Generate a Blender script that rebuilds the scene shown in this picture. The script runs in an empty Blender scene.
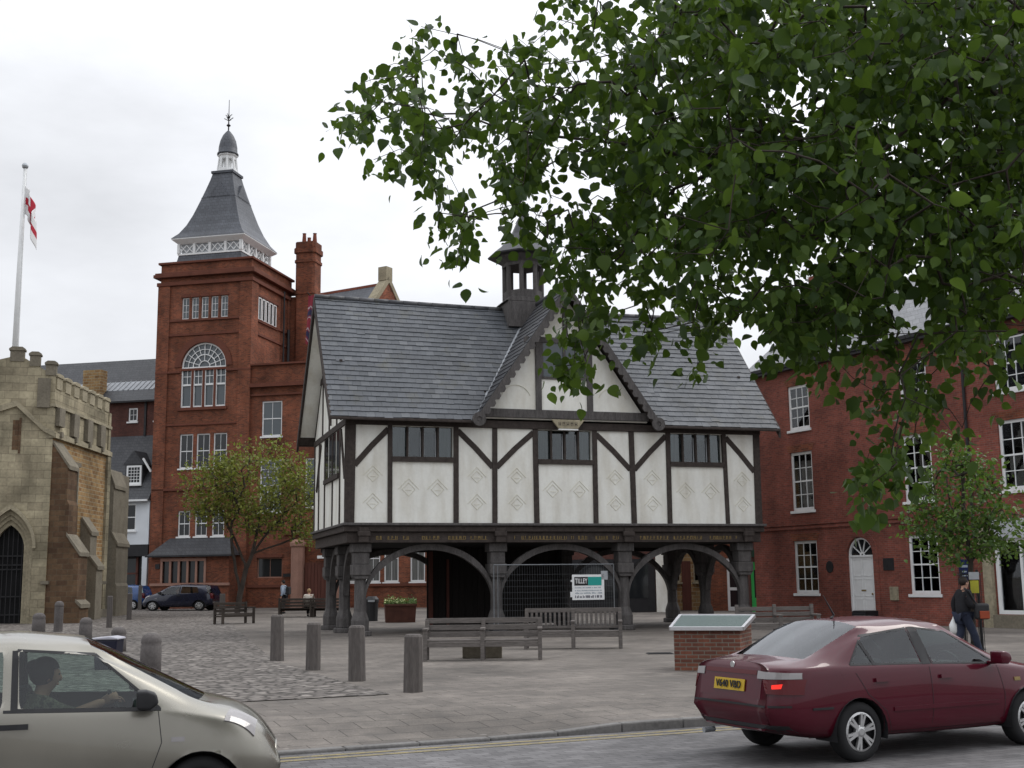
import bpy, bmesh, math, random
from mathutils import Vector, Matrix, noise
from mathutils.bvhtree import BVHTree

RND = random.Random(11)
SC = bpy.context.scene
COL = SC.collection
PI = math.pi
rad = math.radians


def link(o, parent=None):
    COL.objects.link(o)
    if parent is not None:
        o.parent = parent
    return o


def tag(o, label=None, cat=None, group=None, kind=None):
    if label: o['label'] = label
    if cat: o['category'] = cat
    if group: o['group'] = group
    if kind: o['kind'] = kind
    return o


def thing(name, label, cat, loc=(0, 0, 0), rz=0.0, group=None):
    o = bpy.data.objects.new(name, None)
    o.empty_display_size = 0.3
    link(o)
    o.location = loc
    o.rotation_euler = (0, 0, rz)
    return tag(o, label, cat, group)


def kids(o):
    return [c for c in COL.objects if c.parent is o]


def copy_tree(o, parent=None):
    c = o.copy()
    COL.objects.link(c)
    c.parent = parent
    for ch in kids(o):
        copy_tree(ch, c)
    return c


class MB:
    """collects simple solids and links them as ONE mesh object"""
    def __init__(s):
        s.v = []; s.f = []; s.marks = []

    def cut(s):
        """what follows is a separate piece: a part of its own"""
        s.marks.append((len(s.v), len(s.f)))
        return s

    def add(s, vs, fs):
        n = len(s.v)
        s.v += [tuple(v) for v in vs]
        s.f += [tuple(n + i for i in f) for f in fs]
        return s

    def box(s, x0, x1, y0, y1, z0, z1):
        if x0 > x1: x0, x1 = x1, x0
        if y0 > y1: y0, y1 = y1, y0
        if z0 > z1: z0, z1 = z1, z0
        return s.add([(x0, y0, z0), (x1, y0, z0), (x1, y1, z0), (x0, y1, z0), (x0, y0, z1), (x1, y0, z1), (x1, y1, z1), (x0, y1, z1)],
                     [(0, 3, 2, 1), (4, 5, 6, 7), (0, 1, 5, 4), (1, 2, 6, 5), (2, 3, 7, 6), (3, 0, 4, 7)])

    def beam(s, a, b, w, h, up=(0, 0, 1)):
        a = Vector(a); b = Vector(b); d = (b - a).normalized(); up = Vector(up)
        sd = d.cross(up)
        if sd.length < 1e-4: sd = d.cross(Vector((1, 0, 0)))
        sd.normalize(); u = sd.cross(d).normalized()
        sd = sd * w / 2; u = u * h / 2
        vs = [a - sd - u, a + sd - u, a + sd + u, a - sd + u, b - sd - u, b + sd - u, b + sd + u, b - sd + u]
        return s.add(vs, [(0, 3, 2, 1), (4, 5, 6, 7), (0, 1, 5, 4), (1, 2, 6, 5), (2, 3, 7, 6), (3, 0, 4, 7)])

    def tube(s, pts, rads, n=8, caps=True):
        pts = [Vector(p) for p in pts]
        if not isinstance(rads, (list, tuple)): rads = [rads] * len(pts)
        base = len(s.v); prev = None
        for i, p in enumerate(pts):
            d = (pts[min(i + 1, len(pts) - 1)] - pts[max(i - 1, 0)]).normalized()
            if prev is None:
                a = d.cross(Vector((0, 0, 1)))
                if a.length < 1e-3: a = d.cross(Vector((1, 0, 0)))
                a.normalize()
            else:
                a = (prev - d * prev.dot(d))
                if a.length < 1e-4: a = d.orthogonal()
                a.normalize()
            prev = a; b = d.cross(a)
            for k in range(n):
                t = 2 * PI * k / n
                s.v.append(tuple(p + (a * math.cos(t) + b * math.sin(t)) * rads[i]))
        for i in range(len(pts) - 1):
            for k in range(n):
                k2 = (k + 1) % n
                s.f.append((base + i * n + k, base + i * n + k2, base + (i + 1) * n + k2, base + (i + 1) * n + k))
        if caps:
            s.f.append(tuple(base + k for k in range(n))[::-1])
            s.f.append(tuple(base + (len(pts) - 1) * n + k for k in range(n)))
        return s

    def lathe(s, c, prof, n=16, rot=0.0):
        base = len(s.v)
        for r, z in prof:
            for k in range(n):
                t = 2 * PI * (k + rot) / n
                s.v.append((c[0] + r * math.cos(t), c[1] + r * math.sin(t), c[2] + z))
        for i in range(len(prof) - 1):
            for k in range(n):
                k2 = (k + 1) % n
                s.f.append((base + i * n + k, base + i * n + k2, base + (i + 1) * n + k2, base + (i + 1) * n + k))
        s.f.append(tuple(base + k for k in range(n))[::-1])
        s.f.append(tuple(base + (len(prof) - 1) * n + k for k in range(n)))
        return s

    def prism(s, poly, d0, d1, plane='xz'):
        def P(a, b, d):
            return {'xz': (a, d, b), 'yz': (d, a, b), 'xy': (a, b, d)}[plane]
        n = len(poly)
        vs = [P(a, b, d0) for a, b in poly] + [P(a, b, d1) for a, b in poly]
        fs = [tuple(range(n)), tuple(range(2 * n - 1, n - 1, -1))]
        for i in range(n):
            j = (i + 1) % n
            fs.append((i, n + i, n + j, j))
        return s.add(vs, fs)

    def sphere(s, c, r, n=10, m=7, sc=(1, 1, 1)):
        base = len(s.v)
        for i in range(m + 1):
            ph = PI * i / m
            for k in range(n):
                t = 2 * PI * k / n
                s.v.append((c[0] + r * sc[0] * math.sin(ph) * math.cos(t), c[1] + r * sc[1] * math.sin(ph) * math.sin(t), c[2] + r * sc[2] * math.cos(ph)))
        for i in range(m):
            for k in range(n):
                k2 = (k + 1) % n
                s.f.append((base + i * n + k, base + (i + 1) * n + k, base + (i + 1) * n + k2, base + i * n + k2))
        return s

    def quad(s, a, b, c, d):
        return s.add([a, b, c, d], [(0, 1, 2, 3)])

    def wall(s, x0, x1, z0, z1, y, ops, depth=0.18, back=None):
        """front wall in the plane y, facing -y, with rectangular openings (xa,xb,za,zb) and their reveals"""
        xs = sorted(set([x0, x1] + [v for o in ops for v in o[:2] if x0 < v < x1]))
        zs = sorted(set([z0, z1] + [v for o in ops for v in o[2:] if z0 < v < z1]))
        for i in range(len(xs) - 1):
            for j in range(len(zs) - 1):
                cx = (xs[i] + xs[i + 1]) / 2; cz = (zs[j] + zs[j + 1]) / 2
                if any(o[0] < cx < o[1] and o[2] < cz < o[3] for o in ops): continue
                s.quad((xs[i], y, zs[j]), (xs[i + 1], y, zs[j]), (xs[i + 1], y, zs[j + 1]), (xs[i], y, zs[j + 1]))
        for a, b, c, d in ops:
            y2 = y + depth
            s.quad((a, y, c), (a, y, d), (a, y2, d), (a, y2, c))
            s.quad((b, y, c), (b, y2, c), (b, y2, d), (b, y, d))
            s.quad((a, y, d), (b, y, d), (b, y2, d), (a, y2, d))
            s.quad((a, y, c), (a, y2, c), (b, y2, c), (b, y, c))
        if back is not None:
            s.quad((x0, y, z0), (x0, y, z1), (x0, back, z1), (x0, back, z0))
            s.quad((x1, y, z0), (x1, back, z0), (x1, back, z1), (x1, y, z1))
            s.quad((x0, back, z0), (x0, back, z1), (x1, back, z1), (x1, back, z0))
            s.quad((x0, y, z1), (x1, y, z1), (x1, back, z1), (x0, back, z1))
        return s

    def tf(s, m):
        s.v = [tuple(m @ Vector(v)) for v in s.v]
        return s

    def join(s, o):
        return s.add(o.v, o.f)

    def mesh(s, name):
        me = bpy.data.meshes.new(name)
        me.from_pydata(s.v, [], s.f)
        me.update()
        return me

    def build(s, name, mat, parent=None, bevel=0.0, smooth=False, seg=2):
        if s.marks:
            ms = [(0, 0)] + [k for k in s.marks if k[0] > 0] + [(len(s.v), len(s.f))]
            first = None
            for a, b in zip(ms[:-1], ms[1:]):
                if b[1] == a[1]: continue
                q = MB(); q.v = s.v[a[0]:b[0]]; q.f = [tuple(i - a[0] for i in f) for f in s.f[a[1]:b[1]]]
                o = q.build(name, mat, parent, bevel, smooth, seg)
                first = first or o
            return first
        me = s.mesh(name)
        if mat: me.materials.append(mat)
        o = bpy.data.objects.new(name, me)
        link(o, parent)
        if smooth:
            me.polygons.foreach_set('use_smooth', [True] * len(me.polygons))
        if bevel:
            b = o.modifiers.new('edge', 'BEVEL')
            b.width = bevel; b.segments = seg; b.limit_method = 'ANGLE'; b.angle_limit = rad(40)
        return o


def raw(name, vs, fs, mat, parent=None, smooth=False):
    m = MB(); m.v = list(vs); m.f = list(fs)
    return m.build(name, mat, parent, smooth=smooth)


# ---------------------------------------------------------------- camera maths (for placing things at their real distance)
F_PX, PITCH, ROLL, EYE = 1218.0, 0.1613, -0.0119, 1.7


def ray(px, py):
    X, Y = px - 512, py - 384
    c, s_ = math.cos(ROLL), math.sin(ROLL)
    X, Y = c * X + s_ * Y, -s_ * X + c * Y
    x, u = X / F_PX, -Y / F_PX
    return Vector((x, math.cos(PITCH) - u * math.sin(PITCH), math.sin(PITCH) + u * math.cos(PITCH)))


def at(px, py, Y):
    r = ray(px, py)
    return Vector((0, 0, EYE)) + r * (Y / r.y)


def sm(t):
    t = max(0.0, min(1.0, t))
    return t * t * (3 - 2 * t)


KN = Vector((-0.408, 0.913)); KD = Vector((0.913, 0.408)); KERB = 13.93; NEAR = 5.6; ROAD_Z = -0.18


def gz(x, y):
    """height of the paved ground"""
    d = x * KN.x + y * KN.y - KERB
    z = 0.3 * max(0.0, min(1.0, (d + KERB - 45) / 33.0))
    t = x * KD.x + y * KD.y
    top = -0.145 + 0.075 * sm((t - 6.3) / 1.6)
    if d < 2.6: z += top * (1 - sm(d / 2.6))
    return z
# ---------------------------------------------------------------- materials
class NT:
    def __init__(s, name):
        s.m = bpy.data.materials.new(name); s.m.use_nodes = True
        s.t = s.m.node_tree; s.n = s.t.nodes; s.l = s.t.links
        s.b = s.n['Principled BSDF']; s.out = s.n['Material Output']
        s.tc = s.n.new('ShaderNodeTexCoord')

    def new(s, t, **kw):
        n = s.n.new(t)
        for k, v in kw.items():
            if k in n.bl_rna.properties: setattr(n, k, v)
            else: n.inputs[k].default_value = v
        return n

    def noise(s, scale, detail=4, vec=None, rough=0.55, stretch=None):
        v = vec or s.tc.outputs['Object']
        if stretch:
            mp = s.new('ShaderNodeMapping'); mp.inputs['Scale'].default_value = stretch
            s.l.new(v, mp.inputs['Vector']); v = mp.outputs['Vector']
        n = s.new('ShaderNodeTexNoise'); n.inputs['Scale'].default_value = scale; n.inputs['Detail'].default_value = detail
        n.inputs['Roughness'].default_value = rough
        s.l.new(v, n.inputs['Vector'])
        return n.outputs['Fac']

    def ramp(s, fac, stops):
        r = s.new('ShaderNodeValToRGB')
        e = r.color_ramp.elements
        while len(e) < len(stops): e.new(0.5)
        for i, (p, c) in enumerate(stops):
            e[i].position = p; e[i].color = tuple(c) + (1,) if len(c) == 3 else c
        s.l.new(fac, r.inputs['Fac'])
        return r.outputs['Color']

    def grey(s, fac, a, b, lo=0.3, hi=0.7):
        m = s.new('ShaderNodeMapRange'); m.inputs['From Min'].default_value = lo; m.inputs['From Max'].default_value = hi
        m.inputs['To Min'].default_value = a; m.inputs['To Max'].default_value = b
        s.l.new(fac, m.inputs['Value'])
        return m.outputs['Result']

    def mix(s, fac, a, b, mode='MIX'):
        m = s.new('ShaderNodeMix', data_type='RGBA', blend_type=mode)
        for sock, v in ((m.inputs[0], fac), (m.inputs[6], a), (m.inputs[7], b)):
            if hasattr(v, 'is_output'): s.l.new(v, sock)
            elif isinstance(v, (int, float)): sock.default_value = v
            else: sock.default_value = tuple(v) + (1,) if len(v) == 3 else v
        return m.outputs[2]

    def scale_col(s, col, val):
        m = s.new('ShaderNodeVectorMath', operation='SCALE')
        s.l.new(col, m.inputs[0])
        if hasattr(val, 'is_output'): s.l.new(val, m.inputs['Scale'])
        else: m.inputs['Scale'].default_value = val
        return m.outputs[0]

    def bump(s, h, strength=0.4, dist=0.02):
        b = s.new('ShaderNodeBump'); b.inputs['Strength'].default_value = strength; b.inputs['Distance'].default_value = dist
        s.l.new(h, b.inputs['Height']); s.l.new(b.outputs['Normal'], s.b.inputs['Normal'])
        return b

    def set(s, col=None, rough=0.8, metal=0.0, spec=0.3, coat=0.0):
        if col is not None:
            if hasattr(col, 'is_output'): s.l.new(col, s.b.inputs['Base Color'])
            else: s.b.inputs['Base Color'].default_value = tuple(col) + (1,)
        if hasattr(rough, 'is_output'): s.l.new(rough, s.b.inputs['Roughness'])
        else: s.b.inputs['Roughness'].default_value = rough
        s.b.inputs['Metallic'].default_value = metal
        s.b.inputs['Specular IOR Level'].default_value = spec
        s.b.inputs['Coat Weight'].default_value = coat
        s.b.inputs['Coat Roughness'].default_value = 0.04
        return s.m

    def wallvec(s):
        """(x+y, z) of the object: bricks lie level on every upright face"""
        sp = s.new('ShaderNodeSeparateXYZ'); s.l.new(s.tc.outputs['Object'], sp.inputs[0])
        a = s.new('ShaderNodeMath', operation='ADD'); s.l.new(sp.outputs[0], a.inputs[0]); s.l.new(sp.outputs[1], a.inputs[1])
        c = s.new('ShaderNodeCombineXYZ'); s.l.new(a.outputs[0], c.inputs[0]); s.l.new(sp.outputs[2], c.inputs[1])
        return c.outputs[0]

    def island(s):
        g = s.new('ShaderNodeNewGeometry')
        return g.outputs['Random Per Island']


def plain(name, col, rough=0.7, var=0.25, scale=3.0, bump=0.0, metal=0.0, spec=0.3, stretch=None, coat=0.0, fine=None):
    t = NT(name)
    n = t.noise(scale, 5, stretch=stretch)
    c = t.ramp(n, [(0.3, [max(0, v * (1 - var)) for v in col]), (0.7, [min(1, v * (1 + var)) for v in col])])
    if fine:
        n2 = t.noise(fine, 3, stretch=stretch)
        c = t.mix(0.5, c, t.ramp(n2, [(0.3, [v * (1 - var) for v in col]), (0.7, [min(1, v * (1 + var)) for v in col])]))
    m = t.set(c, rough, metal, spec, coat)
    if bump:
        t.bump(t.noise((fine or scale) * 3, 4, stretch=stretch), bump, 0.01)
    return m


def brick(name, c1, c2, mortar, bw=0.225, bh=0.075, ms=0.008, bump=0.35, stain=0.35, rough=0.9, spread=0.0):
    t = NT(name)
    v = t.wallvec()
    b = t.new('ShaderNodeTexBrick', offset=0.5)
    b.inputs['Scale'].default_value = 1.0; b.inputs['Brick Width'].default_value = bw; b.inputs['Row Height'].default_value = bh
    b.inputs['Mortar Size'].default_value = ms; b.inputs['Mortar Smooth'].default_value = 0.3; b.inputs['Bias'].default_value = spread
    b.inputs['Color1'].default_value = tuple(c1) + (1,); b.inputs['Color2'].default_value = tuple(c2) + (1,); b.inputs['Mortar'].default_value = tuple(mortar) + (1,)
    t.l.new(v, b.inputs['Vector'])
    n = t.noise(0.45, 6); n2 = t.noise(9, 4); n3 = t.noise(1.3, 4, stretch=(1, 1, 0.25))
    k = t.grey(n, 1 - stain, 1 + stain * 0.6)
    k2 = t.grey(n2, 0.85, 1.12); k3 = t.grey(n3, 1 - stain * 0.5, 1.08)
    c = t.scale_col(t.scale_col(t.scale_col(b.outputs['Color'], k), k2), k3)
    m = t.set(c, rough, 0, 0.2)
    inv = t.new('ShaderNodeMath', operation='SUBTRACT'); inv.inputs[0].default_value = 1.0
    t.l.new(b.outputs['Fac'], inv.inputs[1])
    ad = t.new('ShaderNodeMath', operation='MULTIPLY_ADD'); ad.inputs[1].default_value = 0.3
    t.l.new(n2, ad.inputs[0]); t.l.new(inv.outputs[0], ad.inputs[2])
    t.bump(ad.outputs[0], bump, 0.012)
    return m


def slate_tex(name, c1, c2, w=0.3, h=0.24, lead=0.25):
    """slates on far roofs: rows follow the height of the object"""
    m = brick(name, c1, c2, [v * 0.45 for v in c1], w, h, 0.012, 0.5, 0.25, 0.55)
    m.node_tree.nodes['Principled BSDF'].inputs['Specular IOR Level'].default_value = 0.4
    return m


def slates(name, c1, c2, c3):
    """individually modelled slates: each one its own shade"""
    t = NT(name)
    r = t.island()
    c = t.ramp(r, [(0.0, c1), (0.45, c2), (0.8, c2), (1.0, c3)])
    mo = t.noise(1.1, 6, rough=0.7)
    c = t.mix(t.grey(mo, 0, 0.55, 0.56, 0.74), c, (0.085, 0.082, 0.055))
    n = t.noise(0.8, 5); n2 = t.noise(14, 4)
    c = t.scale_col(t.scale_col(c, t.grey(n, 0.75, 1.2)), t.grey(n2, 0.8, 1.15))
    m = t.set(c, t.grey(n2, 0.45, 0.65), 0, 0.4)
    t.bump(n2, 0.25, 0.01)
    return m


def glass(name, tint=(0.55, 0.62, 0.6), refl=1.0, rough=0.02):
    t = NT(name)
    t.n.remove(t.b)
    tr = t.new('ShaderNodeBsdfTransparent'); tr.inputs[0].default_value = tuple(tint) + (1,)
    gl = t.new('ShaderNodeBsdfGlossy'); gl.inputs['Roughness'].default_value = rough; gl.inputs[0].default_value = (0.95, 0.97, 1, 1)
    fr = t.new('ShaderNodeFresnel'); fr.inputs['IOR'].default_value = 1.6
    mu = t.new('ShaderNodeMath', operation='MULTIPLY', use_clamp=True); mu.inputs[1].default_value = refl
    t.l.new(fr.outputs[0], mu.inputs[0])
    mx = t.new('ShaderNodeMixShader')
    t.l.new(mu.outputs[0], mx.inputs[0]); t.l.new(tr.outputs[0], mx.inputs[1]); t.l.new(gl.outputs[0], mx.inputs[2])
    t.l.new(mx.outputs[0], t.out.inputs['Surface'])
    return t.m


def leafmat(name, cols, trans=0.35, rough=0.45, spec=0.4):
    t = NT(name)
    r = t.island()
    c = t.ramp(r, [(i / (len(cols) - 1), k) for i, k in enumerate(cols)])
    t.set(c, rough, 0, spec)
    tl = t.new('ShaderNodeBsdfTranslucent')
    mxc = t.mix(0.5, c, (0.13, 0.2, 0.02))
    t.l.new(mxc, tl.inputs[0])
    mx = t.new('ShaderNodeMixShader'); mx.inputs[0].default_value = trans
    t.l.new(t.b.outputs[0], mx.inputs[1]); t.l.new(tl.outputs[0], mx.inputs[2]); t.l.new(mx.outputs[0], t.out.inputs['Surface'])
    return t.m


def paving_mat():
    t = NT('pavement_slabs')
    b = t.new('ShaderNodeTexBrick', offset=0.5)
    b.inputs['Scale'].default_value = 1; b.inputs['Brick Width'].default_value = 0.62; b.inputs['Row Height'].default_value = 0.42
    b.inputs['Mortar Size'].default_value = 0.009; b.inputs['Mortar Smooth'].default_value = 0.4
    b.inputs['Color1'].default_value = (0.165, 0.147, 0.13, 1); b.inputs['Color2'].default_value = (0.135, 0.12, 0.107, 1); b.inputs['Mortar'].default_value = (0.055, 0.048, 0.042, 1)
    mp = t.new('ShaderNodeMapping'); mp.inputs['Rotation'].default_value = (0, 0, -0.42)
    t.l.new(t.tc.outputs['Object'], mp.inputs[0]); t.l.new(mp.outputs[0], b.inputs['Vector'])
    n = t.noise(0.35, 6); n2 = t.noise(3.5, 5); n3 = t.noise(40, 3)
    c = t.scale_col(t.scale_col(t.scale_col(b.outputs['Color'], t.grey(n, 0.62, 1.3)), t.grey(n2, 0.72, 1.18)), t.grey(n3, 0.8, 1.15))
    vg = t.new('ShaderNodeTexVoronoi', feature='F1'); vg.inputs['Scale'].default_value = 2.6; vg.inputs['Randomness'].default_value = 1.0
    t.l.new(t.tc.outputs['Object'], vg.inputs['Vector'])
    c = t.mix(t.grey(vg.outputs['Distance'], 0.55, 0.0, 0.05, 0.085), c, (0.045, 0.042, 0.04))      # trodden gum
    pt = t.noise(0.9, 3, rough=0.4)
    c = t.mix(t.grey(pt, 0, 0.45, 0.6, 0.66), c, (0.085, 0.077, 0.07))                               # damp patches
    lt = t.noise(4.5, 2)
    c = t.mix(t.grey(lt, 0, 0.5, 0.70, 0.75), c, (0.27, 0.25, 0.225))                                # pale scuffs
    m = t.set(c, t.grey(n2, 0.7, 0.92), 0, 0.25)
    t.bump(n3, 0.15, 0.004)
    return m


def cobble_mat():
    t = NT('stone_setts')
    mp = t.new('ShaderNodeMapping'); mp.inputs['Rotation'].default_value = (0, 0, 0.5); mp.inputs['Scale'].default_value = (4.2, 6.4, 1)
    t.l.new(t.tc.outputs['Object'], mp.inputs[0])
    v1 = t.new('ShaderNodeTexVoronoi', feature='DISTANCE_TO_EDGE'); v1.inputs['Scale'].default_value = 1.0; v1.inputs['Randomness'].default_value = 0.75
    v2 = t.new('ShaderNodeTexVoronoi', feature='F1'); v2.inputs['Scale'].default_value = 1.0; v2.inputs['Randomness'].default_value = 0.75
    for v in (v1, v2): t.l.new(mp.outputs[0], v.inputs['Vector'])
    sp = t.new('ShaderNodeSeparateColor'); t.l.new(v2.outputs['Color'], sp.inputs[0])
    c = t.ramp(sp.outputs[0], [(0, (0.125, 0.11, 0.10)), (0.5, (0.195, 0.175, 0.158)), (1, (0.285, 0.258, 0.235))])
    e = t.grey(v1.outputs['Distance'], 0, 1, 0.02, 0.16)
    c = t.mix(e, (0.035, 0.03, 0.026), c)
    n = t.noise(0.3, 6)
    c = t.scale_col(c, t.grey(n, 0.78, 1.15))
    m = t.set(c, 0.75, 0, 0.3)
    t.bump(e, 0.8, 0.03)
    return m


def road_mat():
    t = NT('road_blocks')
    b = t.new('ShaderNodeTexBrick', offset=0.5)
    b.inputs['Scale'].default_value = 1; b.inputs['Brick Width'].default_value = 0.26; b.inputs['Row Height'].default_value = 0.13
    b.inputs['Mortar Size'].default_value = 0.006; b.inputs['Mortar Smooth'].default_value = 0.4
    b.inputs['Color1'].default_value = (0.098, 0.094, 0.096, 1); b.inputs['Color2'].default_value = (0.15, 0.145, 0.147, 1); b.inputs['Mortar'].default_value = (0.055, 0.053, 0.053, 1)
    mp = t.new('ShaderNodeMapping'); mp.inputs['Rotation'].default_value = (0, 0, -0.42)
    t.l.new(t.tc.outputs['Object'], mp.inputs[0]); t.l.new(mp.outputs[0], b.inputs['Vector'])
    n = t.noise(0.5, 6); n2 = t.noise(5, 5); n3 = t.noise(60, 2)
    c = t.scale_col(t.scale_col(b.outputs['Color'], t.grey(n, 0.7, 1.25)), t.grey(n2, 0.8, 1.15))
    m = t.set(c, 0.75, 0, 0.3)
    inv = t.new('ShaderNodeMath', operation='MULTIPLY_ADD'); inv.inputs[1].default_value = -1.0
    t.l.new(b.outputs['Fac'], inv.inputs[0]); t.l.new(n3, inv.inputs[2])
    t.bump(inv.outputs[0], 0.4, 0.01)
    return m


def wornpaint(name, col, under, amt=0.5):
    t = NT(name)
    n = t.noise(6, 6); n2 = t.noise(45, 3)
    mxv = t.mix(0.5, n, n2)
    f = t.ramp(mxv, [(0.5 - amt * 0.12, (0, 0, 0)), (0.56, (1, 1, 1))])
    return t.set(t.mix(f, under, col), 0.8, 0, 0.2)


MT = {}
MT['brick_red'] = brick('red_brick', (0.27, 0.082, 0.043), (0.135, 0.046, 0.029), (0.20, 0.135, 0.095), ms=0.007, stain=0.5)
MT['brick_house'] = brick('plum_brick', (0.265, 0.078, 0.056), (0.17, 0.056, 0.044), (0.19, 0.125, 0.10), ms=0.007, stain=0.4)
MT['brick_old'] = brick('old_brown_brick', (0.22, 0.085, 0.055), (0.13, 0.055, 0.042), (0.2, 0.17, 0.14), ms=0.011, stain=0.4)
MT['brick_dark'] = brick('dark_brick', (0.13, 0.05, 0.04), (0.09, 0.04, 0.033), (0.1, 0.07, 0.06))
MT['terracotta'] = plain('terracotta', (0.185, 0.058, 0.036), 0.85, 0.25, 2.0, 0.2)
MT['brick_trim'] = plain('moulded_brick', (0.125, 0.043, 0.027), 0.85, 0.3, 1.5, 0.2, fine=14)
MT['pink_stone'] = plain('pink_sandstone', (0.30, 0.17, 0.13), 0.9, 0.2, 2.0, 0.3, fine=20)
MT['ashlar'] = brick('limestone_ashlar', (0.42, 0.37, 0.255), (0.30, 0.26, 0.18), (0.2, 0.17, 0.12), 0.75, 0.36, 0.01, 0.5, 0.6)
MT['ironstone'] = brick('ironstone_rubble', (0.40, 0.26, 0.12), (0.23, 0.125, 0.055), (0.36, 0.30, 0.20), 0.42, 0.2, 0.022, 0.7, 0.5)
MT['brownstone'] = brick('dark_ironstone', (0.16, 0.10, 0.058), (0.095, 0.056, 0.035), (0.13, 0.10, 0.066), 0.5, 0.24, 0.012, 0.6, 0.45)
MT['stone_grey'] = plain('weathered_stone', (0.17, 0.15, 0.115), 0.95, 0.35, 1.6, 0.4, fine=12)
MT['stone_trim'] = plain('stone_moulding', (0.29, 0.255, 0.18), 0.95, 0.4, 1.2, 0.4, fine=10)
MT['bollard'] = plain('grey_stone', (0.105, 0.095, 0.092), 0.9, 0.3, 3.0, 0.4, fine=25)
MT['bollard_wood'] = plain('weathered_oak', (0.10, 0.089, 0.083), 0.9, 0.35, 4.0, 0.5, stretch=(6, 6, 0.7), fine=14)
MT['timber'] = plain('old_dark_oak', (0.046, 0.037, 0.033), 0.85, 0.6, 2.5, 0.5, stretch=(3, 3, 3), fine=18)
MT['timber_grey'] = plain('silvered_oak', (0.085, 0.079, 0.077), 0.88, 0.55, 2.0, 0.5, stretch=(4, 4, 0.8), fine=15)
MT['boards'] = plain('black_boards', (0.018, 0.015, 0.014), 0.9, 0.4, 2.0, 0.4, stretch=(8, 8, 0.5), fine=10)
t_ = NT('white_lime_plaster')
n_ = t_.noise(0.7, 6); n2_ = t_.noise(2.2, 5, stretch=(1, 1, 0.22)); n3_ = t_.noise(11, 4)
t_.bump(n3_, 0.18, 0.012)
MT['plaster'] = t_.set(t_.scale_col(t_.scale_col(t_.mix(t_.grey(n2_, 0, 1, 0.42, 0.72), (0.77, 0.77, 0.72), (0.62, 0.60, 0.53)), t_.grey(n_, 0.94, 1.04)), t_.grey(n3_, 0.97, 1.03)), 0.9, 0, 0.2)
MT['pargeting'] = plain('pargeted_plaster', (0.62, 0.60, 0.50), 0.9, 0.06, 2.0, 0.1)
MT['render_white'] = plain('white_render', (0.62, 0.65, 0.68), 0.85, 0.06, 1.0, 0.1)
MT['slates'] = slates('blue_slates', (0.058, 0.064, 0.073), (0.076, 0.083, 0.094), (0.105, 0.112, 0.122))
MT['slates_dark'] = slates('dark_slates', (0.034, 0.036, 0.042), (0.052, 0.054, 0.06), (0.08, 0.08, 0.086))
MT['slate_far'] = slate_tex('far_slate', (0.085, 0.092, 0.108), (0.068, 0.073, 0.086))
MT['slate_dark'] = slate_tex('far_dark_slate', (0.042, 0.044, 0.05), (0.058, 0.06, 0.066), 0.28, 0.2)
MT['slate_pale'] = slate_tex('pale_slate', (0.23, 0.235, 0.245), (0.17, 0.175, 0.185), 0.35, 0.27)
MT['lead'] = plain('lead_sheet', (0.25, 0.265, 0.285), 0.5, 0.12, 2.0, 0.1, spec=0.5)
MT['white'] = plain('white_paint', (0.72, 0.73, 0.73), 0.5, 0.05, 4.0, 0.05)
MT['grey_paint'] = plain('pale_grey_paint', (0.42, 0.44, 0.46), 0.5, 0.08, 3.0)
MT['black'] = plain('black_paint', (0.018, 0.018, 0.02), 0.5, 0.2, 3.0)
MT['iron'] = plain('black_iron', (0.022, 0.022, 0.024), 0.55, 0.3, 5.0, 0.1)
MT['galv'] = plain('galvanised_steel', (0.36, 0.38, 0.4), 0.45, 0.15, 5.0, 0, metal=0.6)
MT['bright_metal'] = plain('steel_frame', (0.6, 0.6, 0.62), 0.35, 0.08, 5.0, 0, metal=0.9)
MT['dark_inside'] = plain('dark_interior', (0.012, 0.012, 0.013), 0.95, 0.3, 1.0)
MT['curtain'] = plain('net_curtain', (0.55, 0.54, 0.5), 0.95, 0.2, 2.0, 0.2, stretch=(14, 14, 0.4))
MT['curtain_grey'] = plain('grey_blind', (0.13, 0.13, 0.125), 0.95, 0.35, 2.0, 0.2, stretch=(12, 12, 0.4))
MT['pane'] = glass('window_glass', (0.75, 0.8, 0.8), 1.3)
t_ = NT('dark_window_glass'); t_.bump(t_.noise(1.5, 2), 0.06, 0.02); MT['pane_dark'] = t_.set((0.016, 0.018, 0.02), 0.05, 0, 0.5)
t_ = NT('blue_grey_glass'); t_.bump(t_.noise(1.2, 2), 0.1, 0.02); MT['pane_blue'] = t_.set((0.07, 0.085, 0.095), 0.08, 0, 0.6)
MT['car_glass'] = glass('tinted_car_glass', (0.55, 0.65, 0.61), 1.0)
MT['gold'] = plain('worn_gilding', (0.20, 0.14, 0.05), 0.6, 0.4, 6.0)
MT['door_wood'] = plain('dark_red_boards', (0.10, 0.035, 0.025), 0.7, 0.25, 2.0, 0.2, stretch=(8, 8, 0.6))
MT['pave'] = paving_mat(); MT['cobble'] = cobble_mat(); MT['road'] = road_mat()
MT['kerb'] = plain('granite_kerb', (0.15, 0.145, 0.14), 0.85, 0.3, 2.0, 0.3, fine=20)
MT['yellow'] = wornpaint('worn_yellow_paint', (0.27, 0.22, 0.105), (0.125, 0.12, 0.115), 1.0)
MT['earth'] = plain('ground_earth', (0.12, 0.11, 0.09), 0.95, 0.3, 0.5, 0.2)
MT['tyre'] = plain('tyre_rubber', (0.016, 0.016, 0.017), 0.85, 0.2, 6.0)
MT['alloy'] = plain('alloy_wheel', (0.5, 0.5, 0.5), 0.35, 0.12, 5.0, 0, metal=0.7)
MT['plastic'] = plain('black_plastic', (0.022, 0.022, 0.024), 0.55, 0.2, 6.0)
MT['seat_cloth'] = plain('dark_seat_cloth', (0.035, 0.037, 0.042), 0.95, 0.2, 6.0)
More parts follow.
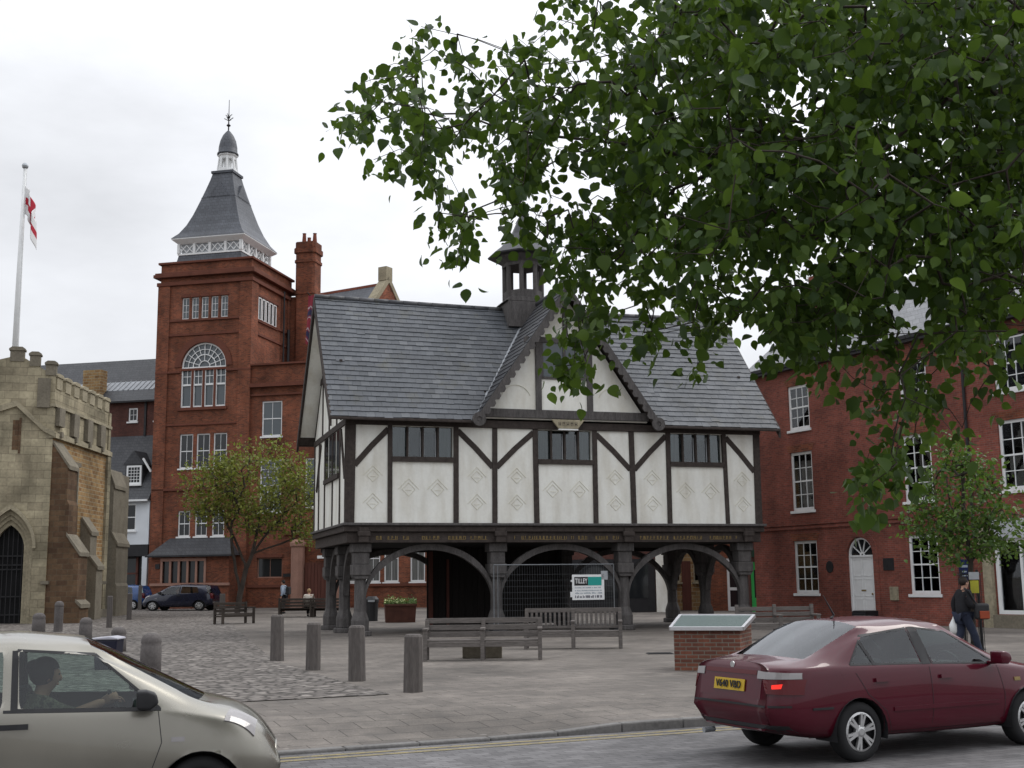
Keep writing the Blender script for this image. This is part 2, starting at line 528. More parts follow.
# ---------------------------------------------------------------- ground, pavement, road
def td(t, d): return KD * t + KN * d


def strip_sheet(name, mat, ts, ds, zf):
    vs = []; fs = []
    for d in ds:
        for t in ts:
            p = td(t, d); vs.append((p.x, p.y, zf(p.x, p.y)))
    n = len(ts)
    for j in range(len(ds) - 1):
        for i in range(n - 1):
            fs.append((j * n + i, j * n + i + 1, (j + 1) * n + i + 1, (j + 1) * n + i))
    o = raw(name, vs, fs, mat)
    o['kind'] = 'structure'
    return o


m = MB(); m.quad((-2500, -600, -0.3), (2500, -600, -0.3), (2500, 4000, -0.3), (-2500, 4000, -0.3))
o = m.build('ground', MT['earth']); o['kind'] = 'structure'
TS = [-150, -80, -40] + [-24 + i * 0.75 for i in range(66)] + [40, 80, 150]
DS = [KERB + 0.14, KERB + 0.3] + [KERB + 0.5 + i * 0.3 for i in range(8)] + [18, 22, 28, 36, 45, 56, 67, 78, 120, 200]
strip_sheet('pavement', MT['pave'], TS, DS, gz)
strip_sheet('road', MT['road'], [-150, -60, 60, 150], [NEAR - 0.02, 10, KERB + 0.02], lambda x, y: ROAD_Z)
strip_sheet('near_pavement', MT['pave'], [-150, -60, 60, 150], [-60, 0, NEAR - 0.14], lambda x, y: -0.06)


def kerb(d0, d1, zf, ts):
    m = MB()
    for i in range(len(ts) - 1):
        a, b = ts[i], ts[i + 1] - 0.012
        q = [td(a, d0), td(b, d0), td(b, d1), td(a, d1)]
        za, zb_ = zf(a), zf(b)
        m.add([(q[0].x, q[0].y, -0.29), (q[1].x, q[1].y, -0.29), (q[2].x, q[2].y, -0.29), (q[3].x, q[3].y, -0.29),
               (q[0].x, q[0].y, za), (q[1].x, q[1].y, zb_), (q[2].x, q[2].y, zb_), (q[3].x, q[3].y, za)],
              [(4, 5, 6, 7), (0, 1, 5, 4), (1, 2, 6, 5), (2, 3, 7, 6), (3, 0, 4, 7)])
    o = m.build('kerb', MT['kerb'], None, 0.02)
    o['kind'] = 'structure'


KT = [-40 + i * 0.9 for i in range(110)]
kerb(KERB, KERB + 0.15, lambda t: gz(*td(t, KERB + 0.15)) + 0.004, KT)
kerb(NEAR - 0.15, NEAR, lambda t: -0.055, KT)
for k, (d0, d1) in enumerate(((KERB - 0.30, KERB - 0.20), (KERB - 0.52, KERB - 0.42))):
    strip_sheet('yellow_line', MT['yellow'], [-40 + i * 4 for i in range(26)], [d0, d1], lambda x, y: ROAD_Z + 0.004)
# stone setts of the churchyard corner
RB = [(-1.95, 19.4), (-2.9, 21.6), (-5.45, 28.2), (-8.6, 40), (-11.8, 52), (-15.2, 62), (-16, 70), (-16, 77)]
LB = [(-24, 9.6), (-26, 18), (-28, 26), (-34, 40), (-34, 52), (-34, 62), (-34, 70), (-34, 77)]
vs = []; fs = []; N = 12; rows = []
for a in range(len(RB) - 1):
    for q in range(4):
        u = q / 4
        rows.append((Vector(RB[a]).lerp(Vector(RB[a + 1]), u), Vector(LB[a]).lerp(Vector(LB[a + 1]), u)))
rows.append((Vector(RB[-1]), Vector(LB[-1])))
for a, b in rows:
    for k in range(N + 1):
        p = a.lerp(b, k / N); vs.append((p.x, p.y, gz(p.x, p.y) + 0.012))
for j in range(len(rows) - 1):
    for k in range(N):
        i = j * (N + 1) + k
        fs.append((i, i + 1, i + N + 2, i + N + 1))
o = raw('cobbles', vs, fs, MT['cobble']); o['kind'] = 'structure'
# iron drain cover in the paving
p = at(650, 656, 29.5)
m = MB(); m.box(-0.3, 0.3, -0.25, 0.25, 0, 0.012)
for k in range(5): m.box(-0.27, 0.27, -0.2 + k * 0.1 - 0.02, -0.2 + k * 0.1 + 0.02, 0.012, 0.018)
o = m.build('drain_cover', MT['iron']); o.location = (3.4, 29.3, gz(3.4, 29.3) + 0.002)
tag(o, 'small dark iron drain cover set in the paving before the benches', 'drain cover')
# ---------------------------------------------------------------- the timber school on posts
SL, SD_, ZB, ZE, ZR = 15.36, 7.35, 3.70, 7.2, 12.15
school = thing('timber_framed_school', 'black and white timber framed hall raised on oak posts under a slate roof', 'building', (-5.541, 40.387, 0), 0.3026)
TIM, TGR, PLA = MT['timber'], MT['timber_grey'], MT['plaster']
YM = SD_ / 2
# --- ground posts with carved head and foot
PX = [0.6, 5.32, 10.04, 14.76]


def post(x, y, wide=0.21):
    m = MB()
    m.lathe((x, y, 0), [(0.40, 0), (0.40, 0.16), (0.34, 0.18)], 8, 0.5)
    m.lathe((x, y, 0.18), [(0.30, 0), (0.31, 0.32), (0.27, 0.45), (wide, 0.62), (wide - 0.01, 1.75)], 8, 0.5)
    m.box(x - 0.30, x + 0.30, y - 0.30, y + 0.30, 1.98, 2.34)
    m.prism([(x - 0.22, 1.86), (x + 0.22, 1.86), (x + 0.30, 1.98), (x - 0.30, 1.98)], y - 0.26, y + 0.26)
    m.box(x - 0.26, x + 0.26, y - 0.25, y + 0.25, 2.34, 2.74)
    m.box(x - 0.32, x + 0.32, y - 0.31, y + 0.31, 2.74, 3.04)
    o = m.build('post', TGR, school, 0.025)
    return o


for x in PX:
    post(x, 0.55); post(x, SD_ - 0.6)
post(PX[0], YM); post(PX[3], YM)


def arch_brace(x0, x1, y, z0=1.3, z1=3.02, thick=0.19, depth=0.22, along='x'):
    """curved brace springing from a post at x0 up to the beam at x1"""
    n = 14; up = []; lo = []
    for i in range(n + 1):
        t = i / n * PI / 2
        up.append((x0 + (x1 - x0) * (1 - math.cos(t)), z0 + (z1 - z0) * math.sin(t)))
    for i in range(n + 1):
        a = up[max(i - 1, 0)]; b = up[min(i + 1, n)]
        d = Vector((b[0] - a[0], b[1] - a[1])).normalized(); nn = Vector((-d.y, d.x))
        if (x1 > x0): nn = -nn
        w = thick * (0.25 + 0.85 * min(1.0, i / n * 2.2))
        lo.append((up[i][0] + nn.x * w, up[i][1] + nn.y * w))
    m = MB()
    for i in range(n):
        q = [up[i], up[i + 1], lo[i + 1], lo[i]]
        if along == 'x': m.prism(q, y - depth / 2, y + depth / 2, 'xz')
        else: m.prism(q, y - depth / 2, y + depth / 2, 'yz')
    m.build('curved_brace', TGR, school)


for i in range(3):
    a, b = PX[i] + 0.13, PX[i + 1] - 0.13; mid = (a + b) / 2
    for y in (0.55, SD_ - 0.6):
        arch_brace(a, mid, y); arch_brace(b, mid, y)
for x in (PX[0], PX[3]):
    for a, b in ((0.76, YM - 0.21), (YM + 0.21, SD_ - 0.8)):
        mid = (a + b) / 2
        arch_brace(a, mid, x, along='y'); arch_brace(b, mid, x, along='y')
# --- jettied floor: beams, lettered frieze, sill
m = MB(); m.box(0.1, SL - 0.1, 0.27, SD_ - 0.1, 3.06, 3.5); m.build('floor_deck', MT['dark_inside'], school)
m = MB()
m.box(0.05, SL - 0.05, 0.06, 0.26, 3.05, 3.40); m.box(0.05, 0.25, 0.27, SD_ - 0.1, 3.05, 3.4); m.box(SL - 0.25, SL - 0.05, 0.27, SD_ - 0.1, 3.05, 3.4)
m.box(0.27, SL - 0.27, SD_ - 0.09, SD_ + 0.02, 2.9, 3.6)
m.build('lettered_frieze', MT['timber'], school, 0.01)
rr = random.Random(4)
m = MB(); x = 0.9; ws = x
while x < SL - 0.9:
    if rr.random() < 0.83 and all(abs(x - p) > 0.4 for p in PX):
        h = 0.11; w = rr.choice((0.03, 0.05, 0.07)); k = rr.random()
        m.box(x, x + 0.02, 0.048, 0.062, 3.155, 3.16 + h)
        if k < 0.6: m.box(x + w, x + w + 0.02, 0.048, 0.062, 3.155, 3.16 + h)
        if k > 0.3: m.box(x + 0.021, x + w - 0.001, 0.049, 0.062, 3.16 + h - 0.025, 3.16 + h - 0.002)
        if k > 0.5: m.box(x + 0.021, x + w - 0.001, 0.049, 0.062, 3.205, 3.225)
    else:
        if x - ws > 0.2: m.box(ws, x - 0.06, 0.055, 0.061, 3.145, 3.158); m.cut()
        ws = x + 0.13
    x += 0.13
m.build('gilded_lettering', MT['gold'], school)
m = MB()
m.box(-0.12, SL + 0.12, -0.14, 0.16, 3.61, 3.70)
m.box(-0.12, 0.16, 0.165, SD_ + 0.12, 3.61, 3.70); m.box(SL - 0.16, SL + 0.12, 0.165, SD_ + 0.12, 3.61, 3.70)
m.box(0.165, SL - 0.165, SD_ - 0.2, SD_ + 0.12, 3.61, 3.70)
m.build('sill_beam', TGR, school, 0.02)
m = MB(); m.box(-0.06, SL + 0.06, -0.05, 0.2, 3.41, 3.605); m.box(-0.06, 0.2, 0.205, SD_, 3.41, 3.605); m.box(SL - 0.2, SL + 0.06, 0.205, SD_, 3.41, 3.605)
m.build('joist_ends', TIM, school, 0.02)
for x in PX:
    m = MB(); m.box(x - 0.17, x + 0.17, -0.10, 0.05, 3.05, 3.55); m.box(x - 0.21, x + 0.21, -0.13, 0.05, 3.26, 3.42); m.build('bracket', TIM, school, 0.02)
# --- front wall
STUDS = [(-0.02, 0.30), (1.40, 1.56), (3.68, 3.86), (5.06, 5.24), (6.55, 6.74), (8.76, 8.94), (10.18, 10.38), (11.60, 11.78), (13.88, 14.04), (15.12, 15.38)]
WIN = [(1, 2), (4, 5), (7, 8)]
BR = [(0, 'l'), (2, 'r'), (3, 'l'), (5, 'r'), (6, 'l'), (8, 'r')]
m = MB(); m.wall(0, SL, 3.70, 7.0, 0.03, [(1.56, 3.68, 5.93, 6.97), (6.74, 8.76, 5.93, 6.97), (11.78, 13.88, 5.93, 6.97)], 0.25)
m.box(0.0, SL, SD_ - 0.03, SD_ - 0.02, 3.70, 7.0); m.build('plaster_panel', PLA, school)
m = MB()
for a, b in STUDS:
    j = rr.uniform(-0.02, 0.02)
    m.prism([(a + j, 3.70), (b + j, 3.70), (b - j, 6.98), (a - j, 6.98)], -0.02, 0.12); m.cut()
m.build('stud', TIM, school, 0.012)
m = MB()
for i, s_ in BR:
    a, b = STUDS[i][1], STUDS[i + 1][0]
    if s_ == 'l': p, q = (a - 0.02, 5.62), (b + 0.02, 6.86)
    else: p, q = (a - 0.02, 6.86), (b + 0.02, 5.62)
    mid = ((p[0] + q[0]) / 2, (p[1] + q[1]) / 2 + 0.04)
    m.beam((p[0], 0.05, p[1]), (mid[0], 0.05, mid[1]), 0.10, 0.19); m.beam((mid[0], 0.052, mid[1]), (q[0], 0.052, q[1]), 0.10, 0.19); m.cut()
m.build('brace', TIM, school, 0.01)
m = MB(); m.box(-0.05, SL + 0.05, -0.06, 0.14, 6.98, 7.24); m.box(-0.05, 0.14, 0.145, SD_ + 0.05, 6.98, 7.2)
m.box(SL - 0.14, SL + 0.05, 0.145, SD_ + 0.05, 6.98, 7.2); m.build('wall_plate', TIM, school, 0.015)
for a, b in WIN:
    x0, x1 = STUDS[a][1], STUDS[b][0]
    m = MB()
    m.box(x0 - 0.02, x1 + 0.02, -0.05, 0.1, 5.76, 5.93)
    n = 4
    for k in range(1, n):
        x = x0 + (x1 - x0) * k / n; m.box(x - 0.035, x + 0.035, 0.05, 0.14, 5.93, 6.97)
    w = m.build('window', TIM, school, 0.006)
    m = MB()
    for k in range(n):
        xa = x0 + (x1 - x0) * k / n + 0.04; xb = x0 + (x1 - x0) * (k + 1) / n - 0.04
        m.box(xa, xb, 0.19, 0.195, 5.95, 6.965)
    m.build('pane', MT['pane'], w)
    m = MB()
    for k in range(n):
        xa = x0 + (x1 - x0) * k / n + 0.05; xb = x0 + (x1 - x0) * (k + 1) / n - 0.05
        if k == 2 or (k == 1):
            for u, v, c, d in ((xa, xa + 0.02, 5.95, 6.84), (xb - 0.02, xb, 5.95, 6.84)): m.box(u, v, 0.15, 0.185, c, d)
    m.build('casement', MT['grey_paint'], w)
    m = MB()
    for k in (0, 3):
        xa = x0 + (x1 - x0) * k / n + 0.04; xb = x0 + (x1 - x0) * (k + 1) / n - 0.04
        N = 9
        for j in range(N):
            u = xa + (xb - xa) * j / N
            m.box(u, u + (xb - xa) / N * 1.0, 0.21 + 0.008 * (j % 2), 0.22 + 0.008 * (j % 2), 5.93, 6.95)
        m.cut()
    m.build('curtain', MT['curtain_grey'], w)
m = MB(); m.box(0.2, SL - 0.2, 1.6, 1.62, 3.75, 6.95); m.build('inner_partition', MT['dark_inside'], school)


def lozenge(m, cx, cz, s):
    for k, (r, top) in enumerate(((s, False), (s * 0.62, True))):
        P = [(cx, cz + r), (cx + r, cz), (cx, cz - r), (cx - r, cz)]
        for i in range(4):
            if k == 0 and i in (1, 2): continue
            a, b = P[i], P[(i + 1) % 4]
            m.beam((a[0], 0.028, a[1]), (b[0], 0.028, b[1]), 0.014, 0.024, (0, 1, 0))
    m.beam((cx - s * 0.3, 0.028, cz - 0.03), (cx + s * 0.3, 0.028, cz - 0.03), 0.012, 0.02, (0, 1, 0)); m.cut()


m = MB()
for i in range(len(STUDS) - 1):
    a, b = STUDS[i][1], STUDS[i + 1][0]; c = (a + b) / 2
    if (i, i + 1) in WIN:
        lozenge(m, c - 0.5, 4.83, 0.36); lozenge(m, c + 0.5, 4.83, 0.36)
    else:
        lozenge(m, c + 0.05, 5.28, 0.33); lozenge(m, c + 0.05, 4.36, 0.33)
m.build('pargeted_diamonds', MT['pargeting'], school)
# --- left and right gable ends


def gable_end(x, sgn):
    """end wall; sgn -1 = faces -x"""
    f = lambda d: x + sgn * d
    m = MB()
    m.box(f(0), f(-0.06), 0.04, SD_ - 0.04, 3.70, 7.0)
    m.prism([(0.0, 7.2), (SD_, 7.2), (YM, ZR - 0.35)], f(0.0), f(-0.06), 'yz')
    m.build('plaster_panel', PLA, school)
    m = MB()
    for y in (0.02, 1.15, 2.75, 4.55, 6.0, SD_ - 0.2):
        m.box(f(0.04), f(-0.05), y, y + 0.13, 3.70, 6.98).cut()
    for y in (1.9, 3.6, 5.2): m.box(f(0.04), f(-0.05), y, y + 0.15, 7.2, 9.2 if y != 3.6 else 11.2).cut()
    m.box(f(0.05), f(-0.05), 1.3, SD_ - 1.3, 9.2, 9.42)
    m.build('stud', TIM, school, 0.01)
    m = MB()
    for p, q in (((1.0, 6.9), (0.15, 5.2)), ((5.6, 6.9), (6.6, 5.2)), ((1.0, 7.3), (1.8, 8.4))):
        m.beam((x, p[0], p[1]), (x, q[0], q[1]), 0.11, 0.17).cut()
    m.build('brace', TIM, school)
    m = MB(); m.box(f(0.09), f(-0.04), 1.3, 4.55, 5.3, 5.46)
    w = m.build('window', TIM, school)
    m = MB()
    for y in (1.3, 2.15, 3.0, 3.85): m.box(f(0.02), f(0.012), y + 0.03, y + 0.66, 5.47, 6.96)
    m.build('pane', MT['pane_dark'], w)


gable_end(0.0, -1); gable_end(SL, 1)
# --- roof: deck and modelled slates
XV0, XV1, OE = -0.62, SL + 0.62, 0.45
TAN = (ZR - ZE) / (YM + OE)


def roofz(y): return ZE + (YM + OE - abs(y - YM)) * TAN


def sag(x): return -0.10 * math.sin(PI * max(0, min(1, (x - XV0) / (XV1 - XV0))))


m = MB()
for s_ in (1, -1):
    y0 = YM - s_ * (YM + OE)
    pr = [(y0, ZE - 0.01), (YM, ZR - 0.17), (YM, ZR - 0.32), (y0 + s_ * 0.08, ZE - 0.10)]
    if s_ < 0: m.prism(pr, XV0 + 0.03, XV1 - 0.03, 'yz')
    else:
        m.prism(pr, XV0 + 0.03, 4.5, 'yz'); m.prism(pr, 11.0, XV1 - 0.03, 'yz')
        ys = 0.25; zs_ = ZE - 0.01 + (ys + OE) * (ZR - 0.16 - ZE) / (YM + OE)
        m.prism([(ys, zs_), (YM, ZR - 0.17), (YM, ZR - 0.32), (ys, zs_ - 0.15)], 4.51, 10.99, 'yz')
roof = m.build('roof', TIM, school)
rs = random.Random(5)


def slate_rows(m, length, x0f, x1f, frame, row=0.262, w=0.30, th=0.010, skip=None):
    """frame(u, v, h): u along the eave, v up the slope, h off the slope"""
    n = int(length / row); j = 0
    for r in range(n + 1):
        v0 = r * row - 0.04; v1 = min(v0 + row * 1.12, length)
        xa, xb = x0f((v0 + v1) / 2), x1f((v0 + v1) / 2)
        if xb - xa < 0.05: continue
        u = xa - (w * 0.5 if r % 2 else 0)
        while u < xb:
            a = max(u, xa); b = min(u + w - 0.006, xb)
            if b - a > 0.03 and not (skip and skip((a + b) / 2, v0)):
                t = th + rs.uniform(0, 0.008); dv = rs.uniform(-0.014, 0.014) - (0.05 if rs.random() < 0.012 else 0)
                q = [frame(a, v0 + dv, t + 0.016), frame(b, v0 + dv, t + 0.016 + rs.uniform(0, 0.006)), frame(b, v1, 0.006), frame(a, v1, 0.006),
                     frame(a, v0 + dv, 0.002), frame(b, v0 + dv, 0.002)]
                m.add(q, [(0, 1, 2, 3), (4, 5, 1, 0), (4, 0, 3), (5, 2, 1)])
            u += w


LS = math.hypot(YM + OE, ZR - ZE); cy, cz_ = (YM + OE) / LS, (ZR - ZE) / LS


def fr_front(u, v, h): return (u, -OE + v * cy - h * cz_, ZE + v * cz_ + h * cy + sag(u) * (v / LS) + 0.004)
def fr_back(u, v, h): return (u, SD_ + OE - v * cy + h * cz_, ZE + v * cz_ + h * cy + sag(u) * (v / LS) + 0.004)


m = MB(); slate_rows(m, LS, lambda v: XV0, lambda v: XV1, fr_front, skip=lambda u, v: v < 1.4 and abs(u - 7.75) < 3.34 * (1 - v * cz_ / 5.0)); m.build('slates', MT['slates'], roof)
m = MB(); slate_rows(m, LS, lambda v: XV0, lambda v: XV1, fr_back, 0.53, 0.6); m.build('slates', MT['slates'], roof)
m = MB()
n = 30
for i in range(n):
    a = XV0 + (XV1 - XV0) * i / n; b = XV0 + (XV1 - XV0) * (i + 1) / n - 0.012
    m.tube([(a, YM, ZR + sag(a) + 0.0), (b, YM, ZR + sag(b) + 0.0)], 0.105, 10)
m.build('ridge_tiles', MT['slates_dark'], roof, smooth=True)
for x0_, x1_ in ((XV0 + 0.06, -0.01), (SL + 0.01, XV1 - 0.06)):
    m = MB()
    for s_ in (1, -1):
        y0 = YM - s_ * (YM + OE - 0.12)
        m.prism([(y0, ZE - 0.02), (YM, ZR - 0.35), (YM, ZR - 0.38), (y0, ZE - 0.05)], x0_, x1_, 'yz')
    m.build('verge_soffit', PLA, roof)
for x in (XV0, XV1):
    m = MB()
    for s_ in (1, -1):
        y0 = YM - s_ * (YM + OE + 0.05)
        m.prism([(y0, ZE - 0.36), (y0, ZE - 0.02), (YM, ZR - 0.02), (YM, ZR - 0.38)], x - 0.04, x + 0.04, 'yz')
    m.build('bargeboard', TIM, roof)
m = MB()
for y0, y1 in ((-OE - 0.11, -OE - 0.01), (SD_ + OE + 0.01, SD_ + OE + 0.11)):
    m.box(XV0, 4.25, y0, y1, ZE - 0.13, ZE - 0.04).cut(); m.box(11.25, XV1, y0, y1, ZE - 0.13, ZE - 0.04).cut()
m.build('gutter', TIM, roof, 0.02)
# --- front gable
GX, GH, GZ0, GZ1 = 7.75, 3.34, 7.2, 12.12
g_run = GH + 0.1
GT = (GZ1 - GZ0) / g_run


def main_y(z): return -OE + (z - ZE) / TAN


gable = MB()
gable.prism([(GX - 3.1, GZ0 + 0.1), (GX + 3.1, GZ0 + 0.1), (GX, GZ1 - 0.3)], -0.14, 0.0)
gb = gable.build('gable_wall', PLA, school)
m = MB(); m.box(GX - 3.12, GX + 3.12, -0.24, 0.1, 7.34, 7.64)
for x in (GX - 1.02, GX + 0.9): m.box(x - 0.11, x + 0.11, -0.2, -0.02, 7.64, 10.3)
m.box(GX - 1.5, GX + 1.4, -0.21, -0.02, 10.05, 10.25); m.box(GX - 0.09, GX + 0.09, -0.2, -0.02, 10.25, 11.5)
m.build('gable_stud', TGR, gb, 0.012)
m = MB(); x0, x1, z0, z1 = GX - 0.91, GX + 0.79, 8.75, 10.05
for a, b, c, d in ((x0, x1, z0, z0 + 0.08), (x0, x0 + 0.07, z0, z1), (x1 - 0.07, x1, z0, z1), (-0.1 + GX, GX, z0, z1)): m.box(a, b, -0.19, -0.11, c, d)
w = m.build('gable_window', MT['timber_grey'], gb)
m = MB(); m.box(x0 + 0.08, x1 - 0.08, -0.16, -0.15, z0 + 0.09, z1 - 0.01); m.build('pane', MT['pane_blue'], w)
m = MB()
for cx in (GX - 1.85, GX + 1.75):
    for s_ in range(10):
        a = rad(20 + s_ * 14); b = rad(34 + s_ * 14)
        m.beam((cx + 0.55 * math.cos(a), -0.146, 7.95 + 0.55 * math.sin(a)), (cx + 0.55 * math.cos(b), -0.146, 7.95 + 0.55 * math.sin(b)), 0.014, 0.028, (0, 1, 0))
m.build('pargeted_scroll', MT['pargeting'], gb)
m = MB()
YB = YM + 0.0
for s_ in (1, -1):
    pr = [(GX - s_ * g_run, GZ0), (GX, GZ1), (GX, GZ1 - 0.16), (GX - s_ * (g_run - 0.1), GZ0 - 0.02)]
    nq = len(pr)
    a = [(x, -0.55, z) for x, z in pr]
    b = [(x, max(-0.2, main_y(z) + 0.10), z) for x, z in pr]
    m.add(a + b, [(0, 1, 2, 3), (7, 6, 5, 4), (0, 4, 5, 1), (1, 5, 6, 2), (2, 6, 7, 3), (3, 7, 4, 0)])
groof = m.build('gable_roof', TIM, school)
GL = math.hypot(g_run, GZ1 - GZ0); gc, gs = g_run / GL, (GZ1 - GZ0) / GL


def fr_gl(u, v, h): return (GX - g_run + v * gc - h * gs, u, GZ0 + v * gs + h * gc + 0.005)
def fr_gr(u, v, h): return (GX + g_run - v * gc + h * gs, u, GZ0 + v * gs + h * gc + 0.005)


for fr in (fr_gl, fr_gr):
    m = MB(); slate_rows(m, GL, lambda v: -0.58, lambda v: main_y(GZ0 + v * gs) + 0.06, fr); m.build('slates', MT['slates_dark'], groof)
m = MB(); m.tube([(GX, -0.58, GZ1 + 0.03), (GX, YM, GZ1 + 0.03)], 0.1, 10); m.build('ridge_tiles', MT['slates_dark'], groof, smooth=True)
m = MB()
for s_ in (1, -1):
    n = 24
    for i in range(n):
        t0, t1 = i / n, (i + 1) / n
        z0, z1 = GZ0 + (GZ1 - GZ0) * t0, GZ0 + (GZ1 - GZ0) * t1
        xa = GX - s_ * g_run * (1 - t0); xb = GX - s_ * g_run * (1 - t1)
        m.beam((xa, main_y(z0) + 0.01, z0 + 0.03), (xb, main_y(z1) + 0.01, z1 + 0.03), 0.16, 0.02)
m.build('valley_flashing', MT['lead'], groof)
m = MB()
for s_ in (1, -1):
    n = 19; off = 0.24
    for i in range(n):
        t0, t1 = i / n, (i + 1) / n
        A = Vector((GX - s_ * g_run * (1 - t0), GZ0 + (GZ1 - GZ0) * t0)); B = Vector((GX - s_ * g_run * (1 - t1), GZ0 + (GZ1 - GZ0) * t1))
        d = (B - A).normalized(); nn = Vector((d.y, -d.x)) * s_
        if nn.y > 0: nn = -nn
        L = (B - A).length
        P = [A, B, B + nn * off * 0.72, B - d * L * 0.25 + nn * off * 1.15, A + d * L * 0.35 + nn * off * 1.2, A + d * L * 0.1 + nn * off * 0.8, A + nn * off * 0.78]
        m.prism([(p.x, p.y) for p in P], -0.63, -0.58)
    c = Vector((GX - s_ * (g_run - 0.12), GZ0 + 0.0))
    ring = []
    for k in range(14):
        t = 2 * PI * k / 14; t2 = 2 * PI * (k + 1) / 14
        ro, ri = 0.24, 0.09
        m.prism([(c.x + ro * math.cos(t), c.y + ro * math.sin(t)), (c.x + ro * math.cos(t2), c.y + ro * math.sin(t2)), (c.x + ri * math.cos(t2), c.y + ri * math.sin(t2)), (c.x + ri * math.cos(t), c.y + ri * math.sin(t))], -0.66, -0.57)
m.build('carved_bargeboard', TGR, groof)
m = MB(); m.prism([(GX - 0.62, 7.30), (GX + 0.62, 7.30), (GX + 0.36, 6.98), (GX - 0.36, 6.98)], -0.34, -0.26)
pq = m.build('date_plaque', MT['stone_trim'], school, 0.02)
m = MB(); m.box(GX - 0.36, GX + 0.36, -0.36, -0.25, 6.93, 6.975); m.build('plaque_shelf', MT['white'], pq)
m = MB()
for k in range(5):
    x = GX - 0.36 + k * 0.15
    m.box(x, x + 0.022, -0.348, -0.338, 7.08, 7.22); m.box(x + 0.07, x + 0.09, -0.348, -0.338, 7.08, 7.22)
    m.box(x + 0.023, x + 0.069, -0.347, -0.338, 7.13 + 0.04 * (k % 2), 7.15 + 0.04 * (k % 2))
m.build('plaque_lettering', MT['timber'], pq)
# --- louvred cupola on the ridge
CX = 7.45
m = MB(); m.box(CX - 0.85, CX + 0.85, YM - 0.85, YM + 0.85, ZR - 0.9, ZR + 0.1)
m.prism([(CX - 0.95, ZR + 0.12), (CX + 0.95, ZR + 0.12), (CX + 0.75, ZR + 0.3), (CX - 0.75, ZR + 0.3)], YM - 0.8, YM + 0.8)
cup = m.build('cupola', TGR, school, 0.015)
m = MB()
for k in range(8):
    t = 2 * PI * (k + 0.5) / 8
    x, y = CX + 0.72 * math.cos(t), YM + 0.72 * math.sin(t)
    m.tube([(x, y, ZR + 0.3), (x, y, ZR + 2.0)], 0.095, 8)
m.build('cupola_post', TGR, cup)
m = MB(); m.lathe((CX, YM, ZR + 1.6), [(0.82, 0), (0.82, 0.12), (1.05, 0.32), (1.05, 0.4)], 8, 0.5); m.lathe((CX, YM, ZR + 0.32), [(0.78, 0), (0.78, 0.3)], 8, 0.5); m.build('cupola_cornice', TGR, cup)
m = MB(); m.lathe((CX, YM, ZR + 2.01), [(1.36, 0), (1.38, 0.05), (0.9, 0.42), (0.45, 0.95), (0.16, 1.6), (0.05, 1.8)], 8, 0.5); m.build('cupola_roof', MT['slates_dark'], cup)
m = MB(); m.lathe((CX, YM, ZR + 3.75), [(0.06, 0), (0.14, 0.12), (0.06, 0.25), (0.02, 0.3), (0.015, 1.3)], 8); m.beam((CX - 0.4, YM, ZR + 4.75), (CX + 0.35, YM, ZR + 4.75), 0.02, 0.14); m.build('weathervane', MT['iron'], cup)
# --- dark boarded enclosure at the back under the floor
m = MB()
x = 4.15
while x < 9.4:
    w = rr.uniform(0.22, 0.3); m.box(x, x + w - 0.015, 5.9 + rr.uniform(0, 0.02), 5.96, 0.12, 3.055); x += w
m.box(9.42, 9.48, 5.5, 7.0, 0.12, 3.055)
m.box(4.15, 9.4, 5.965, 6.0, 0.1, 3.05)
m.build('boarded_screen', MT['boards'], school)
m = MB(); m.box(4.2, 4.36, 5.83, 5.895, 0.12, 2.9).cut(); m.box(4.9, 5.0, 5.83, 5.895, 0.12, 2.6); m.build('screen_rail', MT['door_wood'], school)
m = MB(); m.tube([(6.55, -0.5, ZE), (6.55, -0.5, ZE)], 0.01, 4)
# ---------------------------------------------------------------- windows


